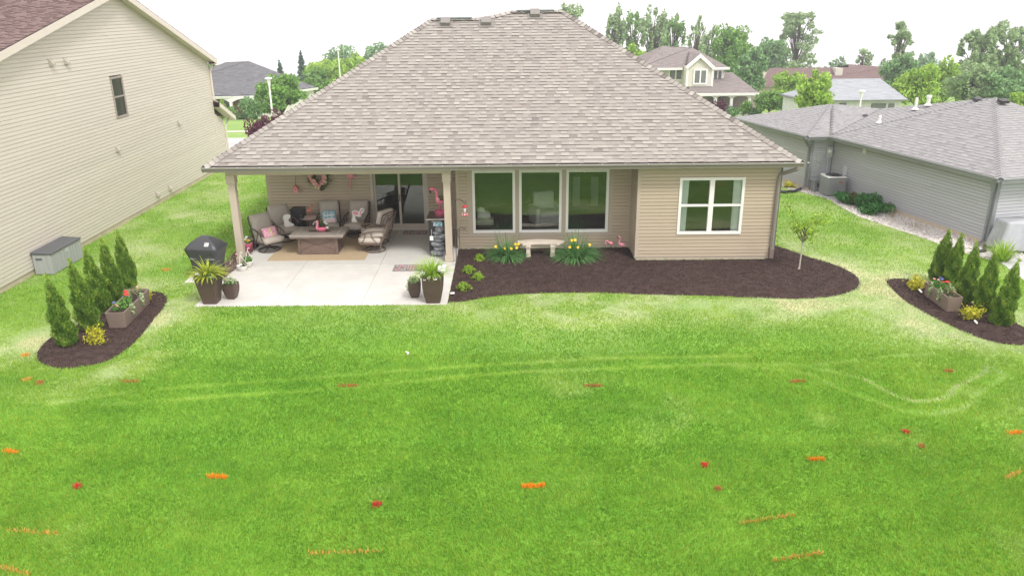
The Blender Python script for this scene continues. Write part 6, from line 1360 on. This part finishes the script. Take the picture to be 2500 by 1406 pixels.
def golden(px, py, s, label, tagc=False, seed=0):
    p = gp(px, py); o = thing('golden_shrub', label, 'shrub', (p.x, p.y, .05), 0, 'small golden shrubs in the mulch beds')
    n = 260; c = []
    b = MB()
    for k in range(15):
        a_ = random.uniform(0, 6.28); t = random.uniform(.2, 1); e = Vector((math.cos(a_) * t * .27 * s, math.sin(a_) * t * .22 * s, (.14 + .34 * random.random() * (1.25 - .5 * t)) * s)); b.tube([(0, 0, 0), e * .5 + Vector((0, 0, .03)), e], [.008, .006, .003], 5)
        for _ in range(44): t = random.uniform(.45, 1.05); c.append((e.x * t + random.gauss(0, .05), e.y * t + random.gauss(0, .05), e.z * t + random.gauss(0, .05)))
    c = np.array(c); a2 = rand_dirs(len(c), .4); q = leaves('foliage', c, a2 * .030, np.cross(a2, rand_dirs(len(c))) * .019, L_GOLD); q.parent = o
    b.build('stems', M_BARKT, o, world=False)
    if tagc: b = MB(); b.obox((.02, -.16, .03), (.03, .02, 0), (-.02, .05, .03), (0, -.003, .004)); b.build('nursery_tag', M_WHITE, o, world=False)
golden(243, 845, .85, 'golden shrub at the foot of the nearest left arborvitae'); golden(356, 742, .68, 'golden shrub beyond the far end of the left trough planter', True); golden(2236, 712, .72, 'golden shrub at the far tip of the right mulch bed', True); golden(2370, 788, .9, 'golden shrub in front of the right arborvitae row with white tag', True)
def low_shrub(px, py, w, label):
    p = gp(px, py); o = thing('groundcover_shrub', label, 'shrub', (p.x, p.y, .05), 0, 'small lime shrubs along the patio edge'); n = 320
    th = rng.uniform(0, 2 * np.pi, n); rad = np.sqrt(rng.random(n)) * (1 + .3 * np.sin(3 * th)); c = np.stack([np.cos(th) * rad * w, np.sin(th) * rad * w * .8, .03 + .13 * (1 - rad ** 2).clip(0) + rng.normal(0, .025, n)], -1); a = rand_dirs(n, .2); q = leaves('foliage', c, a * .04, np.cross(a, rand_dirs(n)) * .016, L_LIME, None, rng.random(n) * .8); q.parent = o
    b = MB(); [b.tube([(0, 0, 0), (.7 * w * math.cos(k), .6 * w * math.sin(k), .08)], .005, 4) for k in np.arange(0, 6, .8)]; b.build('stems', M_BARKT, o, world=False)
low_shrub(1171, 641, .14, 'lime shrub nearest the house wall, in front of the shepherd hooks'); low_shrub(1145, 669, .17, 'lime shrub close to the patio edge, second from the wall'); low_shrub(1166, 687, .16, 'lime shrub set farthest from the patio edge, third from the wall'); low_shrub(1133, 711, .17, 'lime shrub nearest the lawn, in the bed corner by the patio')
L_DAY = leafm('daylily_leaf', (0.06, 0.19, 0.04), (0.13, 0.32, 0.09), (0.26, 0.46, 0.19), .3)
def daylily(px, py, label, w, fl):
    p = gp(px, py); o = thing('daylily', label, 'flowering plant', (p.x, p.y, .05), 0, 'daylily clumps beside the bench')
    q = tuft(o, (p.x, p.y, .05), 430, .66 * w, .024, L_DAY, 1.15, .95, 'leaves', .26 * w, 6); b = MB(); pts = []
    for dx, dz in fl:
        e = Vector((p.x + dx, p.y - .18 + random.uniform(-.05, .1), dz)); pts.append(e); b.tube(bez((p.x + dx * .3, p.y, .08), (p.x + dx * .6, p.y - .05, dz * .8), e, n=5), .006, 4)
    for k in range(8): a_ = random.uniform(-.5, .5); b.tube([(p.x + a_ * .3, p.y, .1), (p.x + a_ * .8, p.y + .1, random.uniform(.65, .92))], .005, 4)
    b.build('flower_stalks', L_DAY, o); mb = MB(); [flower(mb, e, .048, 6, (random.uniform(-.3, .3), -.8, .6)) for e in pts]; mb.build('yellow_flowers', P_YEL, o)
daylily(1238, 632, 'daylily clump with many yellow flowers left of the bench', 1.0, [(-.32, .40), (-.05, .38), (.12, .34), (.24, .46), (.30, .44), (.34, .50), (.28, .38)]); daylily(1405, 632, 'wider daylily clump with few yellow flowers right of the bench', 1.15, [(-.18, .40), (-.12, .58), (-.04, .60), (.38, .46), (.05, .38)])
# young tree
yt = gp(1950, 662); o = thing('young_tree', 'slender young tree with pale trunk and lime leaves in the mulch right of the house', 'tree', (yt.x, yt.y, .03))
b = MB(); b.lathe([(.06, -.02), (.05, .02), (.03, .06)], (0, 0, 0), 8); b.tube([(0, 0, 0), (.01, 0, .4), (.0, 0, .8), (.03, 0, 1.05)], [.028, .02, .016, .013], 8); b.build('trunk', M_PALEB, o, world=False)
b = MB(); c = []
for k in range(24):
    a_ = k * 2.4; L_ = random.choice((.25, .4, .55, .75)); z0_ = random.uniform(.75, 1.05); e = Vector((.03 + L_ * .75 * math.cos(a_), L_ * .6 * math.sin(a_), z0_ + L_ * random.uniform(.35, 1.15))); m_ = Vector((.02 + .1 * math.cos(a_), .1 * math.sin(a_), z0_ + .12)); b.tube([(.02, 0, z0_), m_, e], [.009, .007, .003], 5)
    for _ in range(20): t = random.uniform(.55, 1.1); q_ = m_.lerp(e, t); c.append((q_.x + random.gauss(0, .05), q_.y + random.gauss(0, .05), q_.z + random.gauss(0, .045)))
for _ in range(70): c.append((.42 + random.gauss(0, .12), random.gauss(0, .05), 1.33 + random.gauss(0, .03)))
b.build('branches', M_BARKT, o, world=False); c = np.array(c); a2 = rand_dirs(len(c)); q = leaves('crown', c, a2 * .055, np.cross(a2, rand_dirs(len(c))) * .026, L_LIME); q.parent = o
# plants along the grey wall
def shrub(name, label, x, y, z, w, d, h, n, s, m, group=None, cat='shrub', up=.3, stems=True):
    o = thing(name, label, cat, (x, y, z), 0, group)
    blobs = [(random.uniform(-.5, .5) * w, random.uniform(-.5, .5) * d, h * random.uniform(.35, .75), random.uniform(.35, .6)) for _ in range(9)]
    C_, A_, B_ = [], [], []
    for bx, by, bz, br in blobs:
        k = n // 9; dd = rand_dirs(k); rad = rng.uniform(.55, 1.0, (k, 1)) ** .6; C_.append(np.array([bx, by, bz]) + dd * rad * np.array([w * br * .75, d * br * .75, h * br * .72])); a = rand_dirs(k, up) + dd * .5; a /= np.linalg.norm(a, axis=1, keepdims=True); A_.append(a); B_.append(np.cross(a, rand_dirs(k)))
    C_, A_, B_ = map(np.concatenate, (C_, A_, B_)); C_[:, 2] = np.maximum(C_[:, 2], .03); sz = s * rng.uniform(.6, 1.3, (len(C_), 1)); q = leaves('foliage', C_, A_ * sz, B_ * sz * .5, m); q.parent = o
    if stems: b = MB(); [b.tube([(0, 0, 0), (bx * .8, by * .8, bz)], .012 + .01 * w, 5) for bx, by, bz, br in blobs[:5]]; b.build('stems', M_BARKT, o, world=False)
    return o
L_JUN = leafm('juniper_leaf', (0.03, 0.13, 0.03), (0.07, 0.23, 0.055), (0.13, 0.33, 0.09)); L_RUST = leafm('rust_leaf', (0.14, 0.05, 0.025), (0.24, 0.085, 0.045), (0.34, 0.15, 0.08)); L_DRY = leafm('dry_leaf', (0.28, 0.22, 0.12), (0.40, 0.33, 0.2), (0.55, 0.48, 0.33))
for (px, py, w, h, lb) in ((2072, 490, .55, .36, 'green juniper beside the air conditioner'), (2118, 500, .65, .50, 'tallest green juniper of the row along the grey wall'), (2138, 514, .75, .34, 'low spreading juniper at the near end of the row')):
    p = gp(px, py + 8); shrub('juniper', lb, p.x, p.y, .02, w, .6, h, 900, .07, L_JUN, 'junipers along the grey wall')
p = gp(2090, 503); shrub('rust_shrub', 'rust brown dead shrub between the junipers on the white gravel', p.x, p.y, .02, .34, .3, .42, 420, .05, L_RUST)
p = gp(2172, 518); shrub('green_shrub', 'small sparse shrub at the near end of the junipers on the gravel', p.x, p.y, .02, .3, .3, .3, 220, .05, L_OLIVE)
for px, py, lb in ((2178, 532, 'dry straw-coloured weed clump on the gravel beyond the junipers'), (2232, 556, 'thin dry weed clump midway along the white gravel')):
    p = gp(px, py); o = thing('dry_weed', lb, 'weed', (p.x, p.y, .02), 0, 'dry weeds on the gravel'); tuft(o, (p.x, p.y, .02), 26, .42, .010, L_DRY, .8, .2, 'stalks', .12)
p = gp(1925, 458); o = thing('hosta', 'yellow-green hosta by the far downspout of the grey house', 'plant', (p.x, p.y, .02)); tuft(o, (p.x, p.y, .02), 40, .34, .09, L_GOLD, 1.1, .6, 'leaves', .06)
p = gp(2417, 628); o = thing('feathery_shrub', 'feathery lime green plant behind the right arborvitae row', 'plant', (p.x + .1, p.y - .4, .02)); tuft(o, (p.x + .1, p.y - .4, .02), 170, .62, .03, L_LIME, .8, .5, 'leaves', .12); 

# ------------------------------------------------------------------ trees beyond
def tint(name, c, trans=.35): c = tuple(v * 1.75 for v in c); return leafm(name, tuple(v * .6 for v in c), c, tuple(min(.8, v * 1.45) for v in c), trans)
T_GREEN = tint('tree_green', (0.12, 0.215, 0.05)); T_DEEP = tint('tree_deep', (0.125, 0.215, 0.085)); T_YEL = tint('tree_yellow_green', (0.20, 0.30, 0.05)); T_GREY = tint('tree_grey_green', (0.19, 0.26, 0.125)); T_BLUE = tint('spruce_blue', (0.07, 0.125, 0.085)); T_PURP = tint('purple_leaf', (0.075, 0.022, 0.036)); T_HAZY = tint('far_green', (0.16, 0.24, 0.13))
def tree(label, px, ptop, pw, y, kind, m, n=2200, group='trees behind the houses', base=None, name=None, s=None, seed=0):
    """crown of leaf clumps along real limbs; px = centre, ptop = top, pw = crown width as surveyed at depth y"""
    p = at(px, ptop, y); zg = terrain(y) if base is None else base; H = max(1.0, p.z - zg); W = (at(px + pw / 2, ptop, y) - at(px - pw / 2, ptop, y)).length
    nm = name or {'round': 'broadleaf_tree', 'poplar': 'poplar_tree', 'sparse': 'sparse_tree', 'conifer': 'spruce_tree', 'bush': 'bushy_tree'}[kind]
    o = thing(nm, label, 'tree', (p.x, y, zg), random.uniform(0, .3), group); r3 = np.random.default_rng(int(px * 7 + y)); rd = random.Random(int(px * 3 + y))
    s = (s or max(.10, (y + 21) * .0024)) * .85
    b = MB(); C_, D_ = [], []
    if kind == 'conifer':
        b.tube([(0, 0, 0), (0, 0, H * .5), (0, 0, H * .98)], [H * .022, H * .014, .02], 7)
        t = 1 - np.sqrt(r3.random(n)) ; th = r3.uniform(0, 6.283, n); whorl = np.abs(np.sin(t * 34)) ** .6; rad = W / 2 * (1 - t) * (.35 + .65 * whorl * r3.random(n) ** .4) * (1 + .12 * np.sin(th * 5 + t * 20))
        c = np.stack([np.cos(th) * rad, np.sin(th) * rad, H * (.06 + .94 * t) - rad * .25], -1); a = np.stack([np.cos(th), np.sin(th), np.full(n, -.25)], -1) + r3.normal(0, .3, (n, 3)); a /= np.linalg.norm(a, axis=1, keepdims=True); bb = np.cross(a, rand_dirs(n)); bb /= np.linalg.norm(bb, axis=1, keepdims=True) + 1e-9
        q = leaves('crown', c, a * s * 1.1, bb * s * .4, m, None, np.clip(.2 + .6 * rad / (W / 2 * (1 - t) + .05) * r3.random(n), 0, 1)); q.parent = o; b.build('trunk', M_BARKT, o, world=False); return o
    z0_ = {'round': .2, 'poplar': .12, 'sparse': .1, 'bush': .05}[kind]
    b.tube([(0, 0, -.1), (rd.uniform(-.02, .02) * H, 0, H * .4), (rd.uniform(-.03, .03) * H, 0, H * .8)], [max(.06, H * .024), H * .015, H * .006], 8)
    nb = {'round': 70, 'poplar': 64, 'sparse': 60, 'bush': 60}[kind]; n = int(n * 2.2)
    for k in range(nb):
        if kind == 'poplar':
            q0 = rd.uniform(-.42, .42); zt = rd.uniform(z0_, 1.0 - .5 * abs(q0) * rd.random()); c = Vector((q0 * W * (.5 + .5 * zt), rd.uniform(-.4, .4) * W, H * zt)); rx, rz = W * rd.uniform(.05, .10), H * rd.uniform(.05, .10)
        elif kind == 'sparse':
            a_ = rd.uniform(0, 6.28); zt = z0_ + (1 - z0_) * rd.random(); ww = W / 2 * (.55 + .45 * math.sin(math.pi * min(1, zt * 1.05))); t = rd.random() ** .7; c = Vector((math.cos(a_) * ww * t, math.sin(a_) * ww * t, H * zt)); rx, rz = W * rd.uniform(.05, .13), H * rd.uniform(.025, .06)
        else:
            a_ = rd.uniform(0, 6.28); ph = math.acos(rd.uniform(-.75, 1)); t = rd.uniform(.35, .95); zc = z0_ + (1 - z0_) * .5; c = Vector((math.cos(a_) * math.sin(ph) * W / 2 * t, math.sin(a_) * math.sin(ph) * W / 2 * t, H * (zc + (1 - zc) * t * math.cos(ph)))); rx, rz = W * rd.uniform(.07, .18), min(W * .14, H * rd.uniform(.06, .13))
        c.z = min(c.z, H - rz * .6); k_ = max(8, n // nb)
        b.tube([(0, 0, max(.1 * H, c.z * .55 - .02 * H)), c * .6 + Vector((0, 0, c.z * .28)), c], [H * .007, H * .005, H * .002], 5)
        d = r3.normal(size=(k_, 3)); d /= np.linalg.norm(d, axis=1, keepdims=True); rr = (.45 + .55 * r3.random((k_, 1))) ** .7
        C_.append(np.array(c) + d * rr * np.array([rx, rx, rz]) * 1.05); D_.append(d)
    c = np.concatenate(C_); d = np.concatenate(D_); k_ = len(c); c[:, 2] = np.maximum(c[:, 2], .1)
    a = r3.normal(size=(k_, 3)) + d * .3; a /= np.linalg.norm(a, axis=1, keepdims=True); bb = np.cross(a, d + r3.normal(0, .5, (k_, 3))); bb /= np.linalg.norm(bb, axis=1, keepdims=True) + 1e-9
    sz = s * r3.uniform(.6, 1.35, (k_, 1)); q = leaves('crown', c, a * sz, bb * sz * .6, m); q.parent = o; b.build('trunk', M_BARKT, o, world=False); return o
S_ = 'sparse'
tree('sparse dark tree peeking over the right end of the main ridge', 1395, 12, 120, 80, S_, T_GREY, 1100); tree('low yellow-green tree just behind the upper right hip of the main roof', 1425, 55, 60, 62, 'bush', T_YEL, 900)
tree('leftmost tall poplar behind the two-storey house', 1505, 15, 70, 105, 'poplar', T_GREY, 1500); tree('second tall poplar from the left behind the two-storey house', 1548, 30, 64, 108, 'poplar', T_GREEN, 1500); tree('third tall poplar from the left behind the two-storey house', 1598, 20, 76, 104, 'poplar', T_GREY, 1700); tree('rightmost tall poplar of the cluster behind the two-storey house', 1648, 34, 64, 109, 'poplar', T_GREEN, 1500)
tree('yellow-green bush between the main roof and the two-storey house roof', 1545, 106, 75, 72, 'bush', T_YEL, 900); tree('thin nearly bare tree right of the poplar cluster', 1705, 36, 55, 100, S_, T_GREY, 420); tree('pale green slim tree left of the big round tree', 1735, 62, 60, 92, 'poplar', T_GREY, 900)
tree('big round bright green tree right of the two-storey house', 1795, 60, 130, 80, 'round', T_GREEN, 4200); tree('dark leafy tree low beside the two-storey house roof', 1842, 118, 76, 72, 'round', T_DEEP, 2200); tree('mid-height green tree between the round tree and the tall airy tree', 1888, 88, 90, 98, 'round', T_DEEP, 1600)
tree('tall airy tree with sky showing through, above the brown roof', 1955, 34, 135, 112, S_, T_GREY, 2100); tree('small olive tree in front of the brown roof', 1928, 168, 76, 66, 'bush', T_YEL, 1300); tree('upright olive tree in front of the pale grey hip roof', 1998, 163, 92, 37, 'bush', T_YEL, 2400, s=.13)
tree('mop-headed weeping tree between the arched porch and the grey roof', 1882, 222, 76, 48, 'round', T_GREEN, 2600, s=.13); tree('sparse conifer behind the second brown roof', 2110, 122, 70, 118, S_, T_GREY, 500); tree('faint small tree on the skyline above the brown roof', 2050, 140, 60, 125, S_, T_HAZY, 420)
tree('tall thin tree with tufted top, right of the brown roofs', 2208, 56, 76, 82, S_, T_GREY, 1300); tree('leafy lower tree under the tall thin tree', 2205, 125, 90, 78, 'round', T_DEEP, 1900); tree('distant tree between the thin tree and the yellow-green tree', 2268, 126, 62, 120, 'round', T_HAZY, 700)
tree('rounded yellow-green tree right of the pale grey hip roof', 2258, 150, 110, 45, 'bush', T_YEL, 3200, s=.15); tree('bright lime tree behind the rounded yellow-green tree', 2322, 138, 100, 58, 'bush', T_YEL, 2300); tree('big feathery poplar near the right frame edge', 2402, 62, 112, 64, 'poplar', T_GREY, 3600); tree('big feathery poplar at the right frame edge', 2480, 56, 125, 66, 'poplar', T_GREY, 3600)
tree('dense green tree above the grey neighbour ridge', 2385, 150, 130, 52, 'bush', T_GREY, 3000); tree('dense darker tree at the right frame edge above the grey roof', 2470, 165, 130, 50, 'bush', T_DEEP, 3000); tree('bright bush at the right frame edge behind the grey roof vents', 2490, 218, 70, 40, 'bush', T_YEL, 1300, s=.14)
tree('dark round tree on the skyline beside the tall street lamp', 830, 112, 95, 122, 'round', T_DEEP, 1300); tree('dark tree on the skyline above the left roof slope', 920, 104, 80, 130, 'round', T_DEEP, 1000); tree('second dark tree on the skyline tight against the left roof slope', 965, 110, 70, 132, 'round', T_DEEP, 800)
tree('wide lime tree behind the left roof slope', 800, 138, 110, 84, 'bush', T_YEL, 2600); tree('lime tree right of the wide lime tree, meeting the roof slope', 868, 128, 90, 90, 'bush', T_YEL, 2000); tree('medium green tree behind the tall street lamp', 770, 160, 70, 78, 'bush', T_GREEN, 1300)
tree('blue-green spruce, the taller of two beyond the charcoal roof', 733, 121, 58, 86, 'conifer', T_BLUE, 2600, 'spruces beyond the charcoal roof'); tree('blue-green spruce, the shorter of two beyond the charcoal roof', 681, 143, 46, 92, 'conifer', T_BLUE, 1600, 'spruces beyond the charcoal roof')
tree('round green tree in front of the charcoal hip roof, beside the street lamp', 678, 178, 112, 42, 'round', T_GREEN, 4200, s=.14); tree('green tree half hidden behind the cream house corner', 515, 140, 40, 80, 'round', T_GREEN, 900)
p = at(617, 250, 53); shrub('hedge_shrub', 'dark rounded hedge shrub below the brick porch of the charcoal-roofed house', p.x, 53, terrain(53), 1.7, 1.3, 1.9, 1500, .15, T_DEEP, 'shrubs before the charcoal-roofed house'); p = at(563, 262, 53); shrub('hedge_shrub', 'small yellow-green ball shrub below the brick porch', p.x, 53, terrain(53), 1.0, .9, 1.3, 900, .12, T_GREEN, 'shrubs before the charcoal-roofed house'); p = at(575, 270, 53.5); shrub('hedge_shrub', 'low dark green spreading shrub beside the porch lawn', p.x + .6, 53.5, terrain(53.5), 1.8, .7, .6, 700, .13, T_DEEP, 'shrubs before the charcoal-roofed house')
p = at(540, 258, 54); shrub('hedge_shrub', 'thin yellow shrub against the arched porch left column', p.x, 54, terrain(54), .6, .5, 1.7, 420, .11, T_YEL, 'shrubs before the charcoal-roofed house')
for px, pt, y, w, lb in ((640, 280, 25.5, .8, 'purple barberry shrub nearest the lamp post'), (612, 296, 24, .6, 'purple barberry shrub beside the pale road'), (662, 268, 27.5, .8, 'purple barberry shrub touching the main roof edge')):
    p = at(px, pt, y); shrub('purple_shrub', lb, p.x, y, terrain(y), w, .7, max(.9, p.z - terrain(y) + .05), 1000, .085, T_PURP, 'purple shrubs beyond the left roof corner')
for px, w, h, m, lb in ((1815, .9, 1.3, T_GREEN, 'rounded bright shrub in front of the arched porch'), (1795, .7, .8, T_DEEP, 'clipped hedge block left of the bright porch shrub'), (1842, .8, .8, T_DEEP, 'dark clipped hedge right of the bright porch shrub')):
    p = at(px, 268, 49); shrub('hedge_shrub', lb, p.x, 49, terrain(49) + .1, w, .7, h, 800, .12, m, 'shrubs before the arched porch')
p = at(1752, 262, 50); shrub('purple_shrub', 'dark red shrub at the left of the arched porch', p.x, 50, terrain(50) + .2, .9, .7, 1.2, 700, .12, T_PURP, 'shrubs before the arched porch')
p = at(1783, 276, 50.5); b = MB(); b.lathe([(.25, 0), (.33, .5), (.36, .55), (0, .5)], (p.x, 50.5, terrain(50) + .3), 14); tag(b.build('blue_pot', mat('blue_glaze', (0.02, 0.035, 0.12), rough=.3), None), 'dark blue glazed pot at the arched porch column', 'flower pot')
# far wood that reads as one mass along the skyline
n = 9000; xx = rng.uniform(-190, 230, n); yy = rng.uniform(150, 175, n); hh = 1.0 + 3.2 * vnoise(xx, yy * 0 + 3, 14, 77) + 2 * vnoise(xx, yy * 0 + 9, 5, 78)
c = np.stack([xx, yy, np.vectorize(terrain)(yy) + rng.random(n) * hh], -1); a = rand_dirs(n); q = leaves('far_woods', c, a * .8, np.cross(a, rand_dirs(n)) * .6, T_HAZY); tag(q, kind='stuff')

# ------------------------------------------------------------------ spray-paint marks on the lawn (coloured grass blades)
def paint(px, py, L, W, ang, c, label, dens=1.0, faint=False):
    W *= .8; p = gp(px, py); n = int(max(120, 7000 * L * W * dens)); u = rng.normal(0, .36, n).clip(-1, 1) if L < W * 1.6 else rng.uniform(-1, 1, n); v = rng.normal(0, .38, n)
    ca, sa = math.cos(ang), math.sin(ang); x = p.x + u * L / 2 * ca - v * W / 2 * sa + rng.normal(0, .008, n); y = p.y + u * L / 2 * sa + v * W / 2 * ca + rng.normal(0, .008, n)
    h = rng.uniform(.045, .075, n); az = rng.uniform(0, np.pi, n); w = rng.uniform(.006, .011, n); lx, ly = rng.normal(0, .02, n), rng.normal(0, .02, n); z = np.full(n, 0.0)
    V = np.stack([np.stack([x - np.cos(az) * w, y - np.sin(az) * w, z], -1), np.stack([x + np.cos(az) * w, y + np.sin(az) * w, z], -1), np.stack([x + lx, y + ly, h], -1)], 1).reshape(-1, 3)
    o = np_mesh('paint_mark', V, 3, c, None, rng.random(n)); tag(o, label, 'paint mark', 'spray paint marks on the lawn'); 
    o.data.transform(Matrix.Translation((-p.x, -p.y, 0))); o.location = (p.x, p.y, 0)
K_OR = ramp_mat('orange_paint', [(0, (0.90, 0.30, 0.01)), (1, (0.95, 0.42, 0.03))], rough=.6, trans=.2); K_RD = ramp_mat('red_paint', [(0, (0.60, 0.035, 0.035)), (1, (0.78, 0.10, 0.08))], rough=.6, trans=.2); K_FO = ramp_mat('faded_orange_paint', [(0, (0.72, 0.36, 0.06)), (1, (0.80, 0.50, 0.14))], rough=.7, trans=.2); K_FR = ramp_mat('faded_red_paint', [(0, (0.50, 0.17, 0.055)), (1, (0.60, 0.25, 0.09))], rough=.7, trans=.2)
for a_ in ((27, 1104, .26, .10, -.25, K_OR, 'bright orange dash at the left frame edge'), (530, 1166, .32, .11, -.1, K_OR, 'bright orange dash between the left red spot and the central red spot'), (1302, 1188, .34, .12, .08, K_OR, 'bright orange dash below the middle of the house'), (1992, 1123, .26, .10, .03, K_OR, 'bright orange dash right of the red spot in the right half'), (2477, 1058, .22, .10, .1, K_OR, 'bright orange dash at the right frame edge'),
           (80, 1300, .78, .07, -.12, K_FO, 'faded orange line near the lower left corner'), (30, 1392, .6, .07, -.3, K_FO, 'faded orange line cut by the bottom left corner'), (840, 1350, .98, .06, .03, K_FO, 'long faded orange line near the bottom centre-left'), (1870, 1269, .9, .06, .22, K_FO, 'thin faded orange line upper of two in the lower right'), (1945, 1361, .72, .07, .2, K_FO, 'faded orange line lowest in the lower right'), (2472, 1161, .42, .05, .5, K_FO, 'faint orange streak at the right frame edge'),
           (189, 1190, .14, .15, 0, K_RD, 'red spot in the left foreground'), (920, 1233, .14, .17, 0, K_RD, 'large red spot in the centre-left foreground'), (1720, 1137, .14, .15, 0, K_RD, 'red spot in the right half of the foreground'), (2210, 1056, .15, .13, 0, K_RD, 'red spot below the looped tyre tracks'), (2250, 1092, .12, .11, 0, K_FR, 'small dull red spot just below the spot under the looped tracks'), (1752, 1195, .12, .12, 0, K_FR, 'faint pink-red spot below the right half red spot'),
           (317, 933, .34, .10, 0, K_FR, 'dull red dash right of the left mulch bed'), (850, 943, .36, .10, 0, K_FR, 'dull red dash on the upper tyre track left of centre'), (1447, 943, .34, .11, 0, K_FR, 'dull red dash below the tyre tracks near the centre'), (1946, 932, .32, .12, .1, K_FR, 'dull red dash where the tyre tracks split'), (2315, 908, .18, .10, 0, K_FR, 'faint red dash inside the tyre track loop'), (68, 928, .16, .12, .6, K_FO, 'faint orange patch left of the left mulch bed'), (97, 936, .14, .2, .3, K_FR, 'faint rust patch below the left mulch bed'), (62, 868, .22, .22, .4, K_FO, 'orange patch beside the rounded end of the left mulch bed'), (405, 660, .3, .25, .3, K_FO, 'pale orange patch on the lawn behind the left mulch bed')):
    paint(*a_, dens=.30 if a_[5] is K_FO else (.24 if a_[5] is K_FR else 1.2))

# ------------------------------------------------------------------ air
mb = MB(); mb.box(-260, 300, -120, 230, -40, 12)
hz, t_, b_ = new_mat('thin_haze'); t_.nodes.remove(b_)
v_ = _n(t_, 'VolumePrincipled'); v_.inputs['Color'].default_value = (0.93, 0.96, 1.0, 1); v_.inputs['Density'].default_value = 0.0011; v_.inputs['Anisotropy'].default_value = 0.2
t_.links.new(v_.outputs[0], t_.nodes['Material Output'].inputs['Volume'])
tag(mb.build('haze', hz), kind='stuff')
